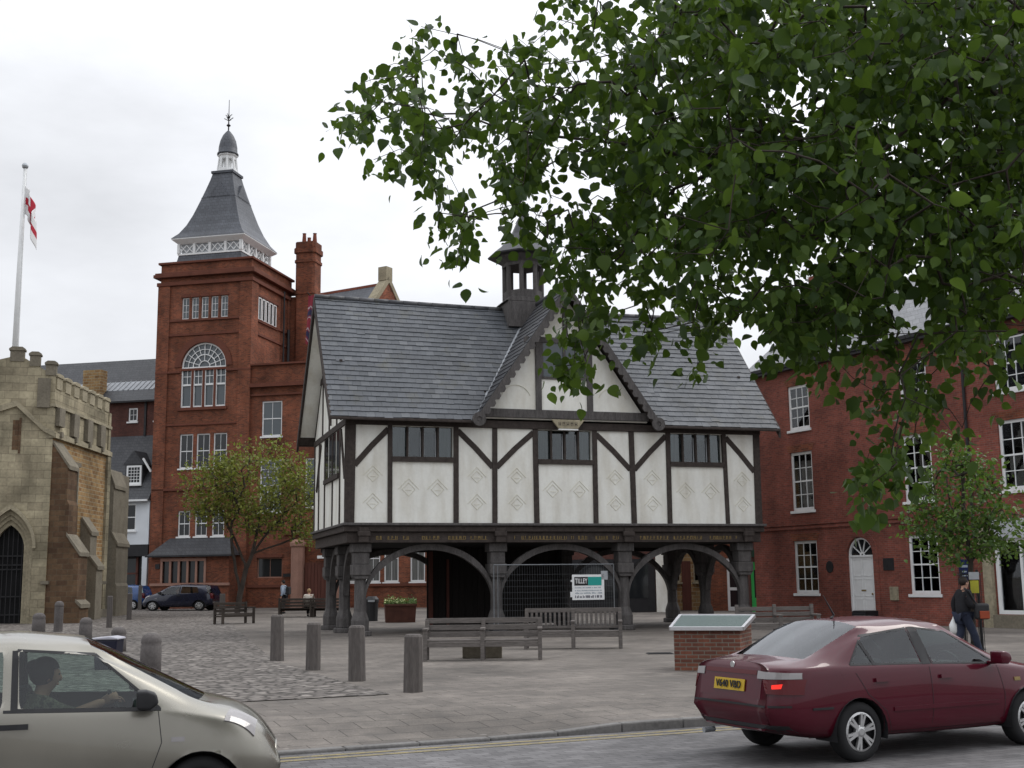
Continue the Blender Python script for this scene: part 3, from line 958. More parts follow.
def sash(parent, x0, x1, z0, z1, y, nx, nz, mat=None, pane=None, name='window', fw=0.07, bar=0.025, sill=True, meet=True, arch=False, inside=0.5, curtain=None, y_out=None):
    """frame with glazing bars; sub-parts pane, sill (and curtain) hang on the frame"""
    mat = mat or MT['white']; pane = pane or MT['pane_dark']
    m = MB()
    m.box(x0, x0 + fw, y, y + 0.07, z0, z1); m.box(x1 - fw, x1, y, y + 0.07, z0, z1)
    m.box(x0 + fw, x1 - fw, y, y + 0.07, z0, z0 + fw * 1.1); m.box(x0 + fw, x1 - fw, y, y + 0.07, z1 - fw, z1)
    if meet:
        zm = (z0 + z1) / 2; m.box(x0 + fw, x1 - fw, y - 0.004, y + 0.06, zm - 0.03, zm + 0.03)
    for k in range(1, nx):
        x = x0 + fw + (x1 - x0 - 2 * fw) * k / nx; m.box(x - bar / 2, x + bar / 2, y + 0.012, y + 0.05, z0 + fw, z1 - fw)
    for k in range(1, nz):
        if meet and nz % 2 == 0 and k == nz // 2: continue
        z = z0 + fw + (z1 - z0 - 2 * fw) * k / nz; m.box(x0 + fw, x1 - fw, y + 0.014, y + 0.048, z - bar / 2, z + bar / 2)
    w = m.build(name, mat, parent)
    p = MB(); p.box(x0 + 0.02, x1 - 0.02, y + 0.03, y + 0.036, z0 + 0.02, z1 - 0.02); p.build('pane', pane, w)
    if pane is MT['pane']:
        d = MB(); d.box(x0 - 0.02, x1 + 0.02, y + inside, y + inside + 0.02, z0 - 0.02, z1 + 0.02)
        d.box(x0 - 0.03, x0 - 0.01, y + 0.08, y + inside, z0, z1); d.box(x1 + 0.01, x1 + 0.03, y + 0.08, y + inside, z0, z1)
        d.box(x0, x1, y + 0.08, y + inside, z1 + 0.005, z1 + 0.02); d.box(x0, x1, y + 0.08, y + inside, z0 - 0.02, z0 - 0.005)
        d.build('dark_room', MT['dark_inside'], w)
        if curtain:
            c = MB(); n = 8; W = (x1 - x0)
            for a, b in curtain:
                xa, xb = x0 + W * a, x0 + W * b
                for j in range(n):
                    u = xa + (xb - xa) * j / n
                    c.box(u, u + (xb - xa) / n, y + 0.16 + 0.008 * (j % 2), y + 0.17 + 0.008 * (j % 2), z0, z1)
                c.cut()
            c.build('curtain', MT['curtain'], w)
    if sill:
        s_ = MB(); yo = y_out if y_out is not None else y - 0.16
        s_.box(x0 - 0.08, x1 + 0.08, yo, y + 0.02, z0 - 0.11, z0 - 0.004); s_.build('sill', mat, w, 0.01)
    return w


def arch_pts(cx, zs, r, n=18, rz=None):
    rz = rz or r
    return [(cx + r * math.cos(PI * k / n), zs + rz * math.sin(PI * k / n)) for k in range(n + 1)]


def spandrels(m, cx, zs, r, y0, y1, pad=0.0):
    """fills the two corners between an arch and the rectangle round it"""
    pts = arch_pts(cx, zs, r)
    n = len(pts) // 2
    for half, sx in ((pts[:n + 1], 1), (pts[n:], -1)):
        c = (cx + sx * (r + pad), zs + r + pad)
        for i in range(len(half) - 1):
            m.prism([half[i], half[i + 1], c], y0, y1)
        e = half[0] if sx > 0 else half[-1]; t = half[-1] if sx > 0 else half[0]


def ring(m, cx, zs, r0, r1, y0, y1, n=18, a0=0, a1=PI):
    for k in range(n):
        t, u = a0 + (a1 - a0) * k / n, a0 + (a1 - a0) * (k + 1) / n
        m.prism([(cx + r0 * math.cos(t), zs + r0 * math.sin(t)), (cx + r1 * math.cos(t), zs + r1 * math.sin(t)),
                 (cx + r1 * math.cos(u), zs + r1 * math.sin(u)), (cx + r0 * math.cos(u), zs + r0 * math.sin(u))], y0, y1)


# ---------------------------------------------------------------- tall brick tower block with slate spire
TB = thing('brick_tower_building', 'tall red brick tower with concave slate spire and white lantern, lower wing beside it', 'building', (-16.75, 78, 0.3), rad(-13))
BRK, TER = MT['brick_red'], MT['brick_trim']
TW, TD = 6.9, 6.6; X0, X1 = -TW, -0.35
ops = []
for k in range(5):
    a = -5.3 + k * 0.70; ops.append((a, a + 0.52, 18.9, 20.35))
ops.append((-5.2, -2.0, 12.95, 17.25))
for a in (-5.15, -3.95, -2.75): ops.append((a, a + 0.95, 8.95, 11.2))
for a in (-5.1, -3.9, -2.7): ops.append((a, a + 0.85, 4.55, 6.2))
m = MB(); m.wall(X0, X1, -0.5, 22.75, 0, ops, 0.2, TD)
tw = m.build('tower_wall', BRK, TB)
m = MB(); spandrels(m, -3.6, 15.65, 1.6, 0.002, 0.14); m.build('arch_spandrel', BRK, tw)
m = MB()
for o in ops: m.box(o[0], o[1], 0.6, 0.62, o[2], o[3])
m.build('dark_room', MT['dark_inside'], TB)
m = MB()
for x0, x1, yy in ((X0 - 0.12, X0 + 0.75, -0.12), (X1 - 0.75, X1 + 0.12, -0.12)): m.box(x0, x1, yy, 0.5, -0.5, 21.2)
m.box(X1 - 0.3, X1 + 0.12, 0.505, 0.9, 15.5, 21.2); m.box(X1 - 0.3, X1 + 0.12, TD - 0.8, TD + 0.1, 15.5, 21.2)
m.build('corner_pier', BRK, TB)
m = MB()
for z, h, p in ((21.2, 0.25, 0.2), (21.75, 0.22, 0.38), (21.97, 0.12, 0.3), (18.72, 0.14, 0.1), (17.75, 0.16, 0.09), (15.25, 0.14, 0.14), (7.5, 0.16, 0.12), (11.75, 0.12, 0.08), (22.7, 0.15, 0.16)):
    if z in (15.25,):
        m.box(X0 - p, -5.25, -p, 0.1, z, z + h); m.box(-1.95, X1 + p, -p, 0.1, z, z + h); m.box(X1, X1 + p, 0.105, TD, z, z + h); continue
    m.box(X0 - p, X1 + p, -p, TD + p, z, z + h)
for o in ops[:5]:
    m.prism(arch_pts((o[0] + o[1]) / 2, 20.36, 0.34, 8, 0.28), -0.06, 0.02)
m.build('string_course', TER, TB, 0.02)
m = MB(); ring(m, -3.6, 15.65, 1.62, 2.05, -0.07, 0.05); m.build('arch_moulding', TER, TB)
for o in ops[:5]: sash(TB, o[0], o[1], o[2], o[3], 0.1, 2, 3, fw=0.06, pane=MT['pane_blue'], sill=False, meet=False)
# big arched window
m = MB()
cx, zs = -3.6, 15.65
ring(m, cx, zs, 1.5, 1.6, 0.1, 0.17); ring(m, cx, zs, 0.78, 0.84, 0.11, 0.16); ring(m, cx, zs, 0.36, 0.41, 0.11, 0.16); ring(m, cx, zs, 1.14, 1.18, 0.112, 0.158)
for k in range(1, 10):
    t = PI * k / 10; r0 = 0.4 if k % 2 else 0.8
    m.beam((cx + r0 * math.cos(t), 0.135, zs + r0 * math.sin(t)), (cx + 1.52 * math.cos(t), 0.135, zs + 1.52 * math.sin(t)), 0.04, 0.055, (0, 1, 0))
m.box(cx - 1.6, cx + 1.6, 0.09, 0.18, zs - 0.1, zs - 0.001)
for k in range(4):
    for x in (cx - 1.6 + 3.2 * k / 4 + (0.05 if k else 0.0), cx - 1.6 + 3.2 * (k + 1) / 4 - (0.13 if k < 3 else 0.08)): m.box(x, x + 0.08, 0.085, 0.175, 12.95, zs - 0.105)
m.box(cx - 1.6, cx + 1.6, 0.095, 0.172, 14.4, 14.52); m.box(cx - 1.6, cx + 1.6, 0.095, 0.172, 12.95, 13.06)
for k in range(4):
    x = cx - 1.6 + 3.2 * (k + 0.5) / 4; m.box(x - 0.018, x + 0.018, 0.12, 0.15, 14.525, zs - 0.105)
    m.box(x - 0.33, x + 0.33, 0.122, 0.148, 15.0, 15.04)
w = m.build('arched_window', MT['white'], TB)
m = MB()
for k in (1, 2, 3): x = cx - 1.6 + 3.2 * k / 4; m.box(x - 0.075, x + 0.075, 0.02, 0.17, 12.95, 15.4).cut()
m.box(cx - 1.6, cx + 1.6, 0.03, 0.165, 15.41, 15.56)
m.build('brick_mullion', TER, TB)
m = MB(); m.box(cx - 1.6, cx + 1.6, 0.2, 0.21, 12.95, 17.25); m.build('pane', MT['pane_blue'], w)
m = MB(); m.box(cx - 1.75, cx + 1.75, -0.14, 0.08, 12.75, 12.94); m.build('sill', TER, w)
for i, o in enumerate(ops[6:9]): sash(TB, o[0], o[1], o[2], o[3], 0.08, 2, 1, fw=0.08)
for i, o in enumerate(ops[9:12]): sash(TB, o[0], o[1], o[2], o[3], 0.08, 2, 1, fw=0.08)
# side windows of the tower
for k in range(5):
    y = 1.1 + k * 0.6
    m = MB(); x = X1 + 0.02
    for a, b, c, d in ((y, y + 0.07, 18.9, 20.3), (y + 0.4, y + 0.47, 18.9, 20.3), (y, y + 0.47, 18.83, 18.9), (y, y + 0.47, 20.3, 20.37)): m.box(x - 0.05, x + 0.03, a, b, c, d)
    w = m.build('window', MT['white'], TB); m = MB(); m.box(x - 0.04, x - 0.012, y + 0.07, y + 0.4, 18.9, 20.3); m.build('pane', MT['pane_dark'], w)
m = MB(); m.box(X1, X1 + 0.1, 1.0, 4.2, 18.68, 18.8); m.box(X1, X1 + 0.09, 0.9, 4.3, 20.42, 20.55); m.build('sill', TER, TB)
# ground floor bay with lean-to slate roof
m = MB(); m.wall(-6.2, -0.85, -0.5, 3.3, -1.2, [(-5.4 + k * 0.6, -5.4 + k * 0.6 + 0.46, 1.6, 2.95) for k in range(5)], 0.15, 0); bay = m.build('bay', BRK, TB)
m = MB()
for k in range(6): x = -5.47 + k * 0.6; m.box(x - 0.07, x + 0.07, -1.25, -1.1, 1.6, 2.95)
m.box(-5.55, -2.4, -1.27, -1.1, 2.955, 3.15); m.box(-6.25, -0.8, -1.27, -1.1, 1.42, 1.59); m.build('stone_mullion', MT['pink_stone'], bay)
m = MB(); m.box(-5.4, -2.5, -1.09, -1.07, 1.6, 2.95); m.build('pane', MT['pane_dark'], bay)
m = MB(); m.add([(-6.45, -1.45, 3.3), (-0.6, -1.45, 3.3), (-1.4, 0.0, 4.45), (-5.6, 0.0, 4.45), (-6.45, -0.02, 3.3), (-0.6, -0.02, 3.3)], [(0, 1, 2, 3), (0, 3, 4), (1, 5, 2), (0, 4, 5, 1)]); m.build('bay_roof', MT['slate_dark'], bay)
m = MB(); m.box(-6.5, -0.55, -1.52, -1.42, 3.22, 3.33); m.build('gutter', MT['iron'], bay)
# roof of the tower
cx, cy_ = (X0 + X1) / 2 - 0.15, TD / 2 - 0.3
def sq(m, prof, sx=1.0):
    base = len(m.v)
    for r, z in prof:
        for dx, dy in ((-1, -1), (1, -1), (1, 1), (-1, 1)): m.v.append((cx + dx * r, cy_ + dy * r, z))
    for i in range(len(prof) - 1):
        for k in range(4):
            k2 = (k + 1) % 4; m.f.append((base + i * 4 + k, base + i * 4 + k2, base + i * 4 + 4 + k2, base + i * 4 + 4 + k))
    m.f.append((base + 3, base + 2, base + 1, base)); n = base + (len(prof) - 1) * 4; m.f.append((n, n + 1, n + 2, n + 3))
def sq(m, prof, sx=0.89):
    base = len(m.v)
    for r, z in prof:
        r *= sx
        for dx, dy in ((-1, -1), (1, -1), (1, 1), (-1, 1)): m.v.append((cx + dx * r, cy_ + dy * r, z))
    for i in range(len(prof) - 1):
        for k in range(4):
            k2 = (k + 1) % 4; m.f.append((base + i * 4 + k, base + i * 4 + k2, base + i * 4 + 4 + k2, base + i * 4 + 4 + k))
    m.f.append((base + 3, base + 2, base + 1, base)); n = base + (len(prof) - 1) * 4; m.f.append((n, n + 1, n + 2, n + 3))
m = MB(); sq(m, [(2.78, 22.6), (2.7, 22.9), (2.55, 23.55)]); sp = m.build('roof_skirt', MT['slate_far'], TB)
m = MB(); sq(m, [(2.4, 23.5), (2.4, 24.45)]); m.build('dark_backing', MT['grey_paint'], sp)
m = MB()
sq(m, [(2.62, 23.5), (2.62, 23.62)]); sq(m, [(2.6, 24.28), (2.85, 24.45), (3.0, 24.56), (3.0, 24.62)])
for s_ in range(4):
    M4 = Matrix.Translation((cx, cy_, 0)) @ Matrix.Rotation(s_ * PI / 2, 4, 'Z') @ Matrix.Diagonal((0.89, 0.89, 1, 1))
    q = MB()
    for k in range(5):
        x = -2.58 + 5.16 * k / 4
        q.box(x - 0.1, x + 0.1, -2.62, -2.45, 23.62, 24.28)
        if k < 4:
            xm = x + 0.645
            q.beam((xm - 0.5, -2.54, 23.7), (xm, -2.54, 24.2), 0.06, 0.06); q.beam((xm, -2.54, 24.2), (xm + 0.5, -2.54, 23.7), 0.06, 0.06)
            q.beam((xm - 0.5, -2.50, 24.2), (xm, -2.50, 23.7), 0.05, 0.06); q.beam((xm, -2.50, 23.7), (xm + 0.5, -2.50, 24.2), 0.05, 0.06)
    m.join(q.tf(M4))
m.build('white_balustrade', MT['white'], TB)
m = MB(); sq(m, [(3.02, 24.63), (2.6, 25.05), (2.2, 25.7), (1.85, 26.5), (1.5, 27.5), (1.2, 28.4), (0.95, 29.2), (0.82, 29.7)])
spire = m.build('spire', MT['slate_far'], TB)
m = MB()
sq(m, [(1.42, 27.75), (1.42, 27.83)]); sq(m, [(0.92, 29.68), (0.92, 29.85)])
for s_ in range(4):
    M4 = Matrix.Translation((cx, cy_, 0)) @ Matrix.Rotation(s_ * PI / 2, 4, 'Z') @ Matrix.Diagonal((0.89, 0.89, 1, 1))
    q = MB(); q.add([(-0.95, -1.44, 27.84), (0.95, -1.44, 27.84), (0, -1.3, 28.9), (0, -0.9, 28.9), (-0.95, -1.0, 27.84), (0.95, -1.0, 27.84)], [(0, 1, 2), (0, 2, 3, 4), (1, 5, 3, 2)])
    m.join(q.tf(M4))
m.build('spire_band', MT['slate_far'], spire)
m = MB()
for k in range(8):
    t = 2 * PI * (k + 0.5) / 8; x, y = cx + 0.54 * math.cos(t), cy_ + 0.54 * math.sin(t)
    m.tube([(cx + 0.68 * math.cos(t), cy_ + 0.68 * math.sin(t), 29.85), (x, y, 31.05)], 0.085, 6)
m.lathe((cx, cy_, 30.85), [(0.6, 0), (0.62, 0.18), (0.7, 0.24), (0.7, 0.32)], 8, 0.5); m.lathe((cx, cy_, 29.85), [(0.3, 0), (0.3, 1.0)], 8)
m.lathe((cx, cy_, 29.86), [(0.74, 0), (0.72, 0.25)], 8, 0.5)
m.build('lantern', MT['white'], TB)
m = MB(); m.lathe((cx, cy_, 31.18), [(0.74, 0), (0.74, 0.12), (0.66, 0.2), (0.64, 0.6), (0.55, 1.05), (0.38, 1.45), (0.18, 1.72), (0.05, 1.85)], 16); m.build('dome', MT['slate_far'], TB, smooth=True)
m = MB(); m.lathe((cx, cy_, 33.0), [(0.05, 0), (0.05, 0.3), (0.16, 0.4), (0.05, 0.52), (0.035, 0.9), (0.11, 1.0), (0.03, 1.1), (0.02, 2.3)], 8)
for k in range(4):
    t = PI / 2 * k; m.beam((cx, cy_, 33.75), (cx + 0.34 * math.cos(t), cy_ + 0.34 * math.sin(t), 33.95), 0.03, 0.05); m.beam((cx, cy_, 34.05), (cx + 0.25 * math.cos(t), cy_ + 0.25 * math.sin(t), 34.2), 0.03, 0.04)
m.build('finial', MT['iron'], TB)
# chimney
m = MB(); hx, hy = 0.9, 6.6
def oct_(m, r, z0, z1): m.lathe((hx, hy, z0), [(r, 0), (r, z1 - z0)], 8, 0.5)

def stk(r, z0, z1): c = r * 0.78; m.prism([(hx - r, hy - c), (hx - c, hy - r), (hx + c, hy - r), (hx + r, hy - c), (hx + r, hy + c), (hx + c, hy + r), (hx - c, hy + r), (hx - r, hy + c)], z0, z1, 'xy')
stk(0.72, 10, 24.6); stk(0.78, 21.6, 21.75); stk(0.79, 23.9, 24.1); stk(0.83, 24.6, 24.95); stk(0.75, 24.95, 25.4)
m.box(hx - 1.5, hx - 0.6, hy - 0.4, hy + 0.4, 14, 21.5)
ch = m.build('chimney', BRK, TB)
m = MB()
for dx, dy, h in ((-0.35, 0, 0.75), (-0.1, 0.3, 0.5), (0.45, 0, 0.7)): m.lathe((hx + dx, hy + dy, 25.45), [(0.17, 0), (0.12, h * 0.9), (0.15, h)], 10).cut()
m.build('chimney_pot', MT['terracotta'], ch)
m = MB(); m.tube([(X1 + 0.2, 4.9, 15.6), (X1 + 0.2, 4.9, 21.6)], 0.06, 6); m.tube([(X1 + 0.25, 5.6, 15.6), (X1 + 0.25, 5.6, 19)], 0.1, 6); m.build('drainpipe', MT['iron'], TB)
# wing to the right
WX1 = 14.5
wops = [(0.55, 1.95, 10.85, 13.15), (0.5, 1.98, 6.0, 9.35), (0.45, 2.15, 1.85, 3.1)]
for a in (3.6, 6.1, 7.7, 8.9, 10.6, 12.3): wops += [(a, a + 0.95, 1.5, 4.4)] if a > 5 else []
for a in (3.6, 6.4, 9.2, 12.0): wops += [(a, a + 1.4, 10.85, 13.15), (a, a + 1.4, 6.2, 9.35)]
m = MB(); m.wall(X1 + 0.02, WX1, -0.5, 15.5, 0.12, wops, 0.18, 7.0); wing = m.build('wing_wall', BRK, TB)
m = MB(); m.box(X1 + 0.125, WX1 + 0.1, -0.1, 0.3, 15.5, 15.62).cut(); m.box(X1 + 0.125, WX1 + 0.2, -0.22, 0.3, 14.05, 14.3).cut(); m.box(X1 + 0.125, WX1 + 0.1, -0.02, 0.2, 13.5, 13.62).cut(); m.box(X1 + 0.125, WX1, 0.0, 0.2, 1.25, 1.42).cut()
m.box(0.4, 2.2, 0.0, 0.2, 3.12, 3.3).cut(); m.box(2.2, 3.9, -0.02, 0.2, 4.5, 4.65)
m.build('wing_string_course', TER, wing)
sash(TB, *wops[0], 0.2, 2, 2, fw=0.09, pane=MT['pane_blue']); sash(TB, *wops[1], 0.2, 3, 6, fw=0.09, bar=0.03, pane=MT['pane_blue'])
sash(TB, *wops[2], 0.2, 2, 1, fw=0.06, mat=MT['pink_stone'], meet=False, sill=False)
for o in wops[3:]: sash(TB, *o, 0.2, 2, 4 if o[2] > 5 else 2, fw=0.09, pane=MT['pane_blue'] if o[2] > 5 else MT['curtain_grey'])
m = MB(); m.lathe((3.35, -0.25, -0.4), [(0.42, 0), (0.42, 4.1), (0.5, 4.2), (0.5, 4.4), (0.3, 4.6)], 8, 0.5); m.lathe((6.2, -0.25, -0.4), [(0.42, 0), (0.42, 3.4), (0.5, 3.5), (0.5, 3.7), (0.25, 4.3)], 8, 0.5); m.build('gate_pier', MT['pink_stone'], TB)
m = MB()
for k in range(9): m.box(3.8 + k * 0.22, 4.0 + k * 0.22, -0.2, -0.14, -0.2, 2.7)
m.box(3.78, 5.8, -0.13, -0.1, -0.2, 2.75); g = m.build('gate', MT['door_wood'], TB)
m = MB(); m.box(4.7, 5.2, -0.4, -0.1, 3.0, 3.18); m.build('gate_lamp', MT['white'], TB)
m = MB(); m.box(2.3, 2.9, -0.06, 0.0, 1.9, 2.1); m.box(-5.9, -5.6, -1.26, -1.2, 2.5, 2.8); m.build('name_plate', MT['black'], TB)

# ---------------------------------------------------------------- slate roofed hall behind the school
RH = thing('gabled_hall', 'slate roofed hall with a brick coped gable showing over the ridge of the timbered hall', 'building', (-16.4, 92, 0.9), rad(-31))
m = MB(); m.box(-4, 5.2, 0, 9, -1.2, 18.6); m.prism([(0, 18.6), (9, 18.6), (4.5, 24.2)], 4.6, 5.2, 'yz'); m.build('wall', BRK, RH)
m = MB(); m.prism([(-0.3, 18.5), (4.5, 24.1), (9.3, 18.5)], -4, 4.595, 'yz'); m.build('roof', MT['slate_far'], RH)
m = MB(); m.box(-4, 4.6, 4.4, 4.6, 24.0, 24.2); m.build('ridge_tiles', MT['terracotta'], RH)
m = MB(); m.prism([(-0.3, 18.5), (-0.3, 18.85), (4.5, 24.7), (9.3, 18.85), (9.3, 18.5), (4.5, 24.15)], 4.5, 5.3, 'yz'); m.box(4.5, 5.3, 4.1, 4.9, 24.3, 25.4); m.build('gable_coping', MT['stone_trim'], RH)

# ---------------------------------------------------------------- houses between church and tower
HB = thing('brick_warehouse', 'long brick building with a two tone slate roof rising behind the church battlements', 'building', (-16.75, 78, 0.3), rad(-13))
m = MB(); hops = [(-10.6, -9.9, 12.6, 13.55), (-8.6, -7.95, 12.6, 13.55), (-7.8, -7.15, 12.6, 13.55)]
m.wall(-22, -7.06, -0.5, 14.0, 2.8, hops, 0.15, 9); m.build('wall', MT['brick_dark'], HB)
for o in hops: sash(HB, *o, 2.86, 2, 2, fw=0.1, meet=False)
m = MB(); m.box(-9.35, -9.2, 2.7, 2.8, 11.6, 14.0); m.build('drainpipe', MT['iron'], HB)
m = MB(); m.add([(-22, 2.5, 14.0), (-7.04, 2.5, 14.0), (-7.04, 3.6, 14.95), (-22, 3.6, 14.95)], [(0, 1, 2, 3)])
m.add([(-22, 4.7, 15.75), (-7.04, 4.7, 15.75), (-7.04, 6.6, 17.7), (-22, 6.6, 17.7), (-7.04, 9.3, 14.1), (-22, 9.3, 14.1)], [(0, 1, 2, 3), (3, 2, 4, 5)]); rf = m.build('roof', MT['slate_dark'], HB)
m = MB(); m.add([(-22, 3.6, 14.96), (-7.04, 3.6, 14.96), (-7.04, 4.7, 15.75), (-22, 4.7, 15.75)], [(0, 1, 2, 3)])
x = -22
while x < -7.1: m.beam((x, 3.6, 14.99), (x, 4.7, 15.78), 0.05, 0.05); x += 0.4
m.build('lead_strip', MT['lead'], rf)
m = MB(); m.box(-22, -7.04, 2.4, 2.52, 13.9, 14.02); m.build('gutter', MT['iron'], rf)
m = MB(); m.box(-14.3, -12.9, 2.9, 3.7, 14.2, 16.4); m.build('chimney', MT['ironstone'], rf)

HW = thing('white_jettied_house', 'narrow white rendered house over a dark shopfront with one dormer in its slate roof', 'building', (-16.75, 78, 0.3), rad(-13))
m = MB(); wo = [(-9.35, -8.05, 5.0, 6.75)]
m.wall(-15, -7.1, 4.1, 7.0, -0.1, wo, 0.12, 2.75); m.build('wall', MT['render_white'], HW)
sash(HW, *wo[0], -0.05, 2, 2, fw=0.09, meet=True)
m = MB(); m.box(-15, -7.1, 0.5, 2.7, -0.5, 4.09); m.box(-15, -7.1, -0.12, 0.45, 3.35, 4.09); m.build('shopfront', MT['black'], HW)
m = MB(); m.box(-9.0, -8.2, 0.44, 0.5, 0.4, 3.2); m.build('shop_window', MT['pane_dark'], HW)
m = MB(); m.box(-9.15, -9.0, 0.38, 0.5, 0, 3.3); m.box(-8.2, -8.05, 0.38, 0.5, 0, 3.3); m.box(-9.15, -8.05, 0.38, 0.5, 2.2, 2.3); m.build('shop_frame', MT['door_wood'], HW)
m = MB(); m.box(-7.5, -7.15, -0.1, 0.4, -0.3, 3.34); m.build('white_column', MT['render_white'], HW)
m = MB(); m.prism([(-0.4, 6.95), (2.78, 11.6), (2.78, 11.2), (0, 6.95)], -15.2, -7.06, 'yz'); rf = m.build('roof', MT['slate_dark'], HW)
m = MB(); dx0, dx1 = -9.2, -7.95
m.box(dx0, dx1, 0.35, 1.8, 7.6, 9.4); m.build('dormer_wall', MT['slate_dark'], rf)
m = MB(); m.prism([(dx0 - 0.15, 9.35), (dx1 + 0.15, 9.35), ((dx0 + dx1) / 2, 10.3)], 0.25, 2.4); m.build('dormer_roof', MT['slate_dark'], rf)
sash(HW, dx0 + 0.12, dx1 - 0.05, 8.05, 9.3, 0.28, 4, 5, fw=0.12, meet=False, name='dormer_window')
m = MB(); m.beam((-7.9, 0.28, 9.75), (-7.3, 0.28, 8.85), 0.1, 0.12); m.build('white_verge_board', MT['white'], rf)
m = MB(); m.box(-15.2, -7.08, -0.52, -0.4, 6.88, 7.0); m.build('gutter', MT['white'], rf)

# ---------------------------------------------------------------- stone church porch
CA = Vector((-20.9, 55.0)); CL = Vector((-math.cos(rad(15)), -math.sin(rad(15)))); CS = Vector((-0.026, 1.0)).normalized()
CH = thing('stone_church', 'battlemented pale stone church porch with pointed doorway and brown buttresses', 'church', (CA.x, CA.y, 0.1), 0)
# front face lies along -x of a frame turned by 15 degrees; side face along +x of a frame turned by 91.5 degrees
FRM = Matrix.Rotation(rad(15), 4, 'Z'); SDM = Matrix.Rotation(math.atan2(CS.y, CS.x), 4, 'Z')
def cpart(mb, fr, name, mat, bevel=0.0, par=None): mb.tf(fr); return mb.build(name, mat, par or CH, bevel)
ash, iro, brn, trim = MT['ashlar'], MT['ironstone'], MT['brownstone'], MT['stone_trim']
DXC = -1.62; DR = 0.55
m = MB(); m.wall(-5.2, 0, -0.3, 9.4, 0, [(DXC - 1.0, DXC + 1.0, -0.3, 5.1)], 0.7)
for cx, w, z0, z1 in ((-1.62, 0.26, 7.65, 9.15),): pass
cpart(m, FRM, 'front_wall', ash)
def parch(cx, half, zs, n=10):
    """pointed arch outline from right springing over the apex to the left springing"""
    R_ = half * 2.0; pts = []
    amax = math.acos(0.5)
    for k in range(n + 1): t = amax * k / n; pts.append((cx - half + R_ * math.cos(t), zs + R_ * math.sin(t)))
    for k in range(n - 1, -1, -1): t = amax * k / n; pts.append((cx + half - R_ * math.cos(t), zs + R_ * math.sin(t)))
    return pts
def parch_ring(m, cx, h0, h1, zs, y0, y1, zb=-0.3):
    a = parch(cx, h0, zs); b = parch(cx, h1, zs)
    for i in range(len(a) - 1): m.prism([a[i], a[i + 1], b[i + 1], b[i]], y0, y1)
    if zb is not None: m.box(cx + h0, cx + h1, y0, y1, zb, zs); m.box(cx - h1, cx - h0, y0, y1, zb, zs)
m = MB(); zs = 3.35
a = parch(DXC, 1.0, zs); n = len(a) // 2
for i in range(n): m.prism([a[i], a[i + 1], (DXC + 1.0, 5.12)], 0.003, 0.3)
for i in range(n, 2 * n): m.prism([a[i], a[i + 1], (DXC - 1.0, 5.12)], 0.003, 0.3)
cpart(m, FRM, 'front_wall', ash)
m = MB()
for k, (h0, h1, y0, y1) in enumerate(((0.86, 1.0, 0.10, 0.6), (0.74, 0.86, 0.2, 0.6), (0.60, 0.74, 0.32, 0.7))): parch_ring(m, DXC, h0, h1, zs, y0, y1)
parch_ring(m, DXC, 1.0, 1.13, zs, -0.14, 0.05, None)
dr = cpart(m, FRM, 'doorway', trim)
m = MB(); m.box(DXC - 1.0, DXC + 1.0, 0.72, 0.74, -0.3, 5.1); cpart(m, FRM, 'dark_entrance', MT['dark_inside'], 0, dr)
m = MB()
for k in range(6): x = DXC - 0.5 + k * 0.2; m.box(x - 0.015, x + 0.015, 0.6, 0.63, 0.0, 4.5)
for z in (0.4, 1.2, 2.4, 2.6, 3.0): m.box(DXC - 0.6, DXC + 0.6, 0.6, 0.63, z, z + 0.05)
cpart(m, FRM, 'iron_gate', MT['iron'], 0, dr)
# gable moulding, parapet, slit window
ap = -1.6
m = MB()
m.prism([(0.1, 8.35), (0.1, 8.6), (-0.4, 8.85), (ap, 10.0), (-3.0, 9.45), (-5.2, 8.8), (-5.2, 8.55), (-3.0, 9.2), (ap, 9.72), (-0.4, 8.6)], -0.14, 0.2)
cpart(m, FRM, 'string_course', trim)
m = MB(); m.prism([(0, 8.5), (0, 11.2), (-0.5, 11.45), (ap, 12.1), (-3.0, 11.7), (-5.2, 11.3), (-5.2, 8.5)], 0.005, 0.35); cpart(m, FRM, 'parapet', ash)
m = MB()
def merl(m, x0, x1, z0, z1, y0, y1):
    m.box(x0, x1, y0, y1, z0, z1)
    m.prism([(x0 - 0.05, z1), (x1 + 0.05, z1), (x1 + 0.05, z1 + 0.08), (x1 - 0.08, z1 + 0.17), (x0 + 0.08, z1 + 0.17), (x0 - 0.05, z1 + 0.08)], y0 - 0.05, y1 + 0.05)
for x0, x1, z in ((-0.45, 0.02, 11.2), (-1.15, -0.7, 11.6), (-2.0, -1.4, 11.8), (-3.2, -2.6, 11.65), (-4.6, -3.9, 11.4)): merl(m, x0, x1, z, z + 0.5, -0.03, 0.38); m.cut()
cpart(m, FRM, 'merlon', MT['stone_grey'])
m = MB()
for x0, x1, z in ((-0.75, -0.2, 9.7), (-3.3, -2.7, 10.0)): m.box(x0, x1, -0.10, 0.004, z, z + 1.35).cut()
cpart(m, FRM, 'carved_panel', MT['stone_grey'])
m = MB(); m.box(ap - 0.12, ap + 0.14, -0.012, 0.1, 7.75, 9.1); m.box(ap + 0.15, ap + 0.24, -0.05, 0.05, 7.6, 9.2); cpart(m, FRM, 'slit_window', brn)
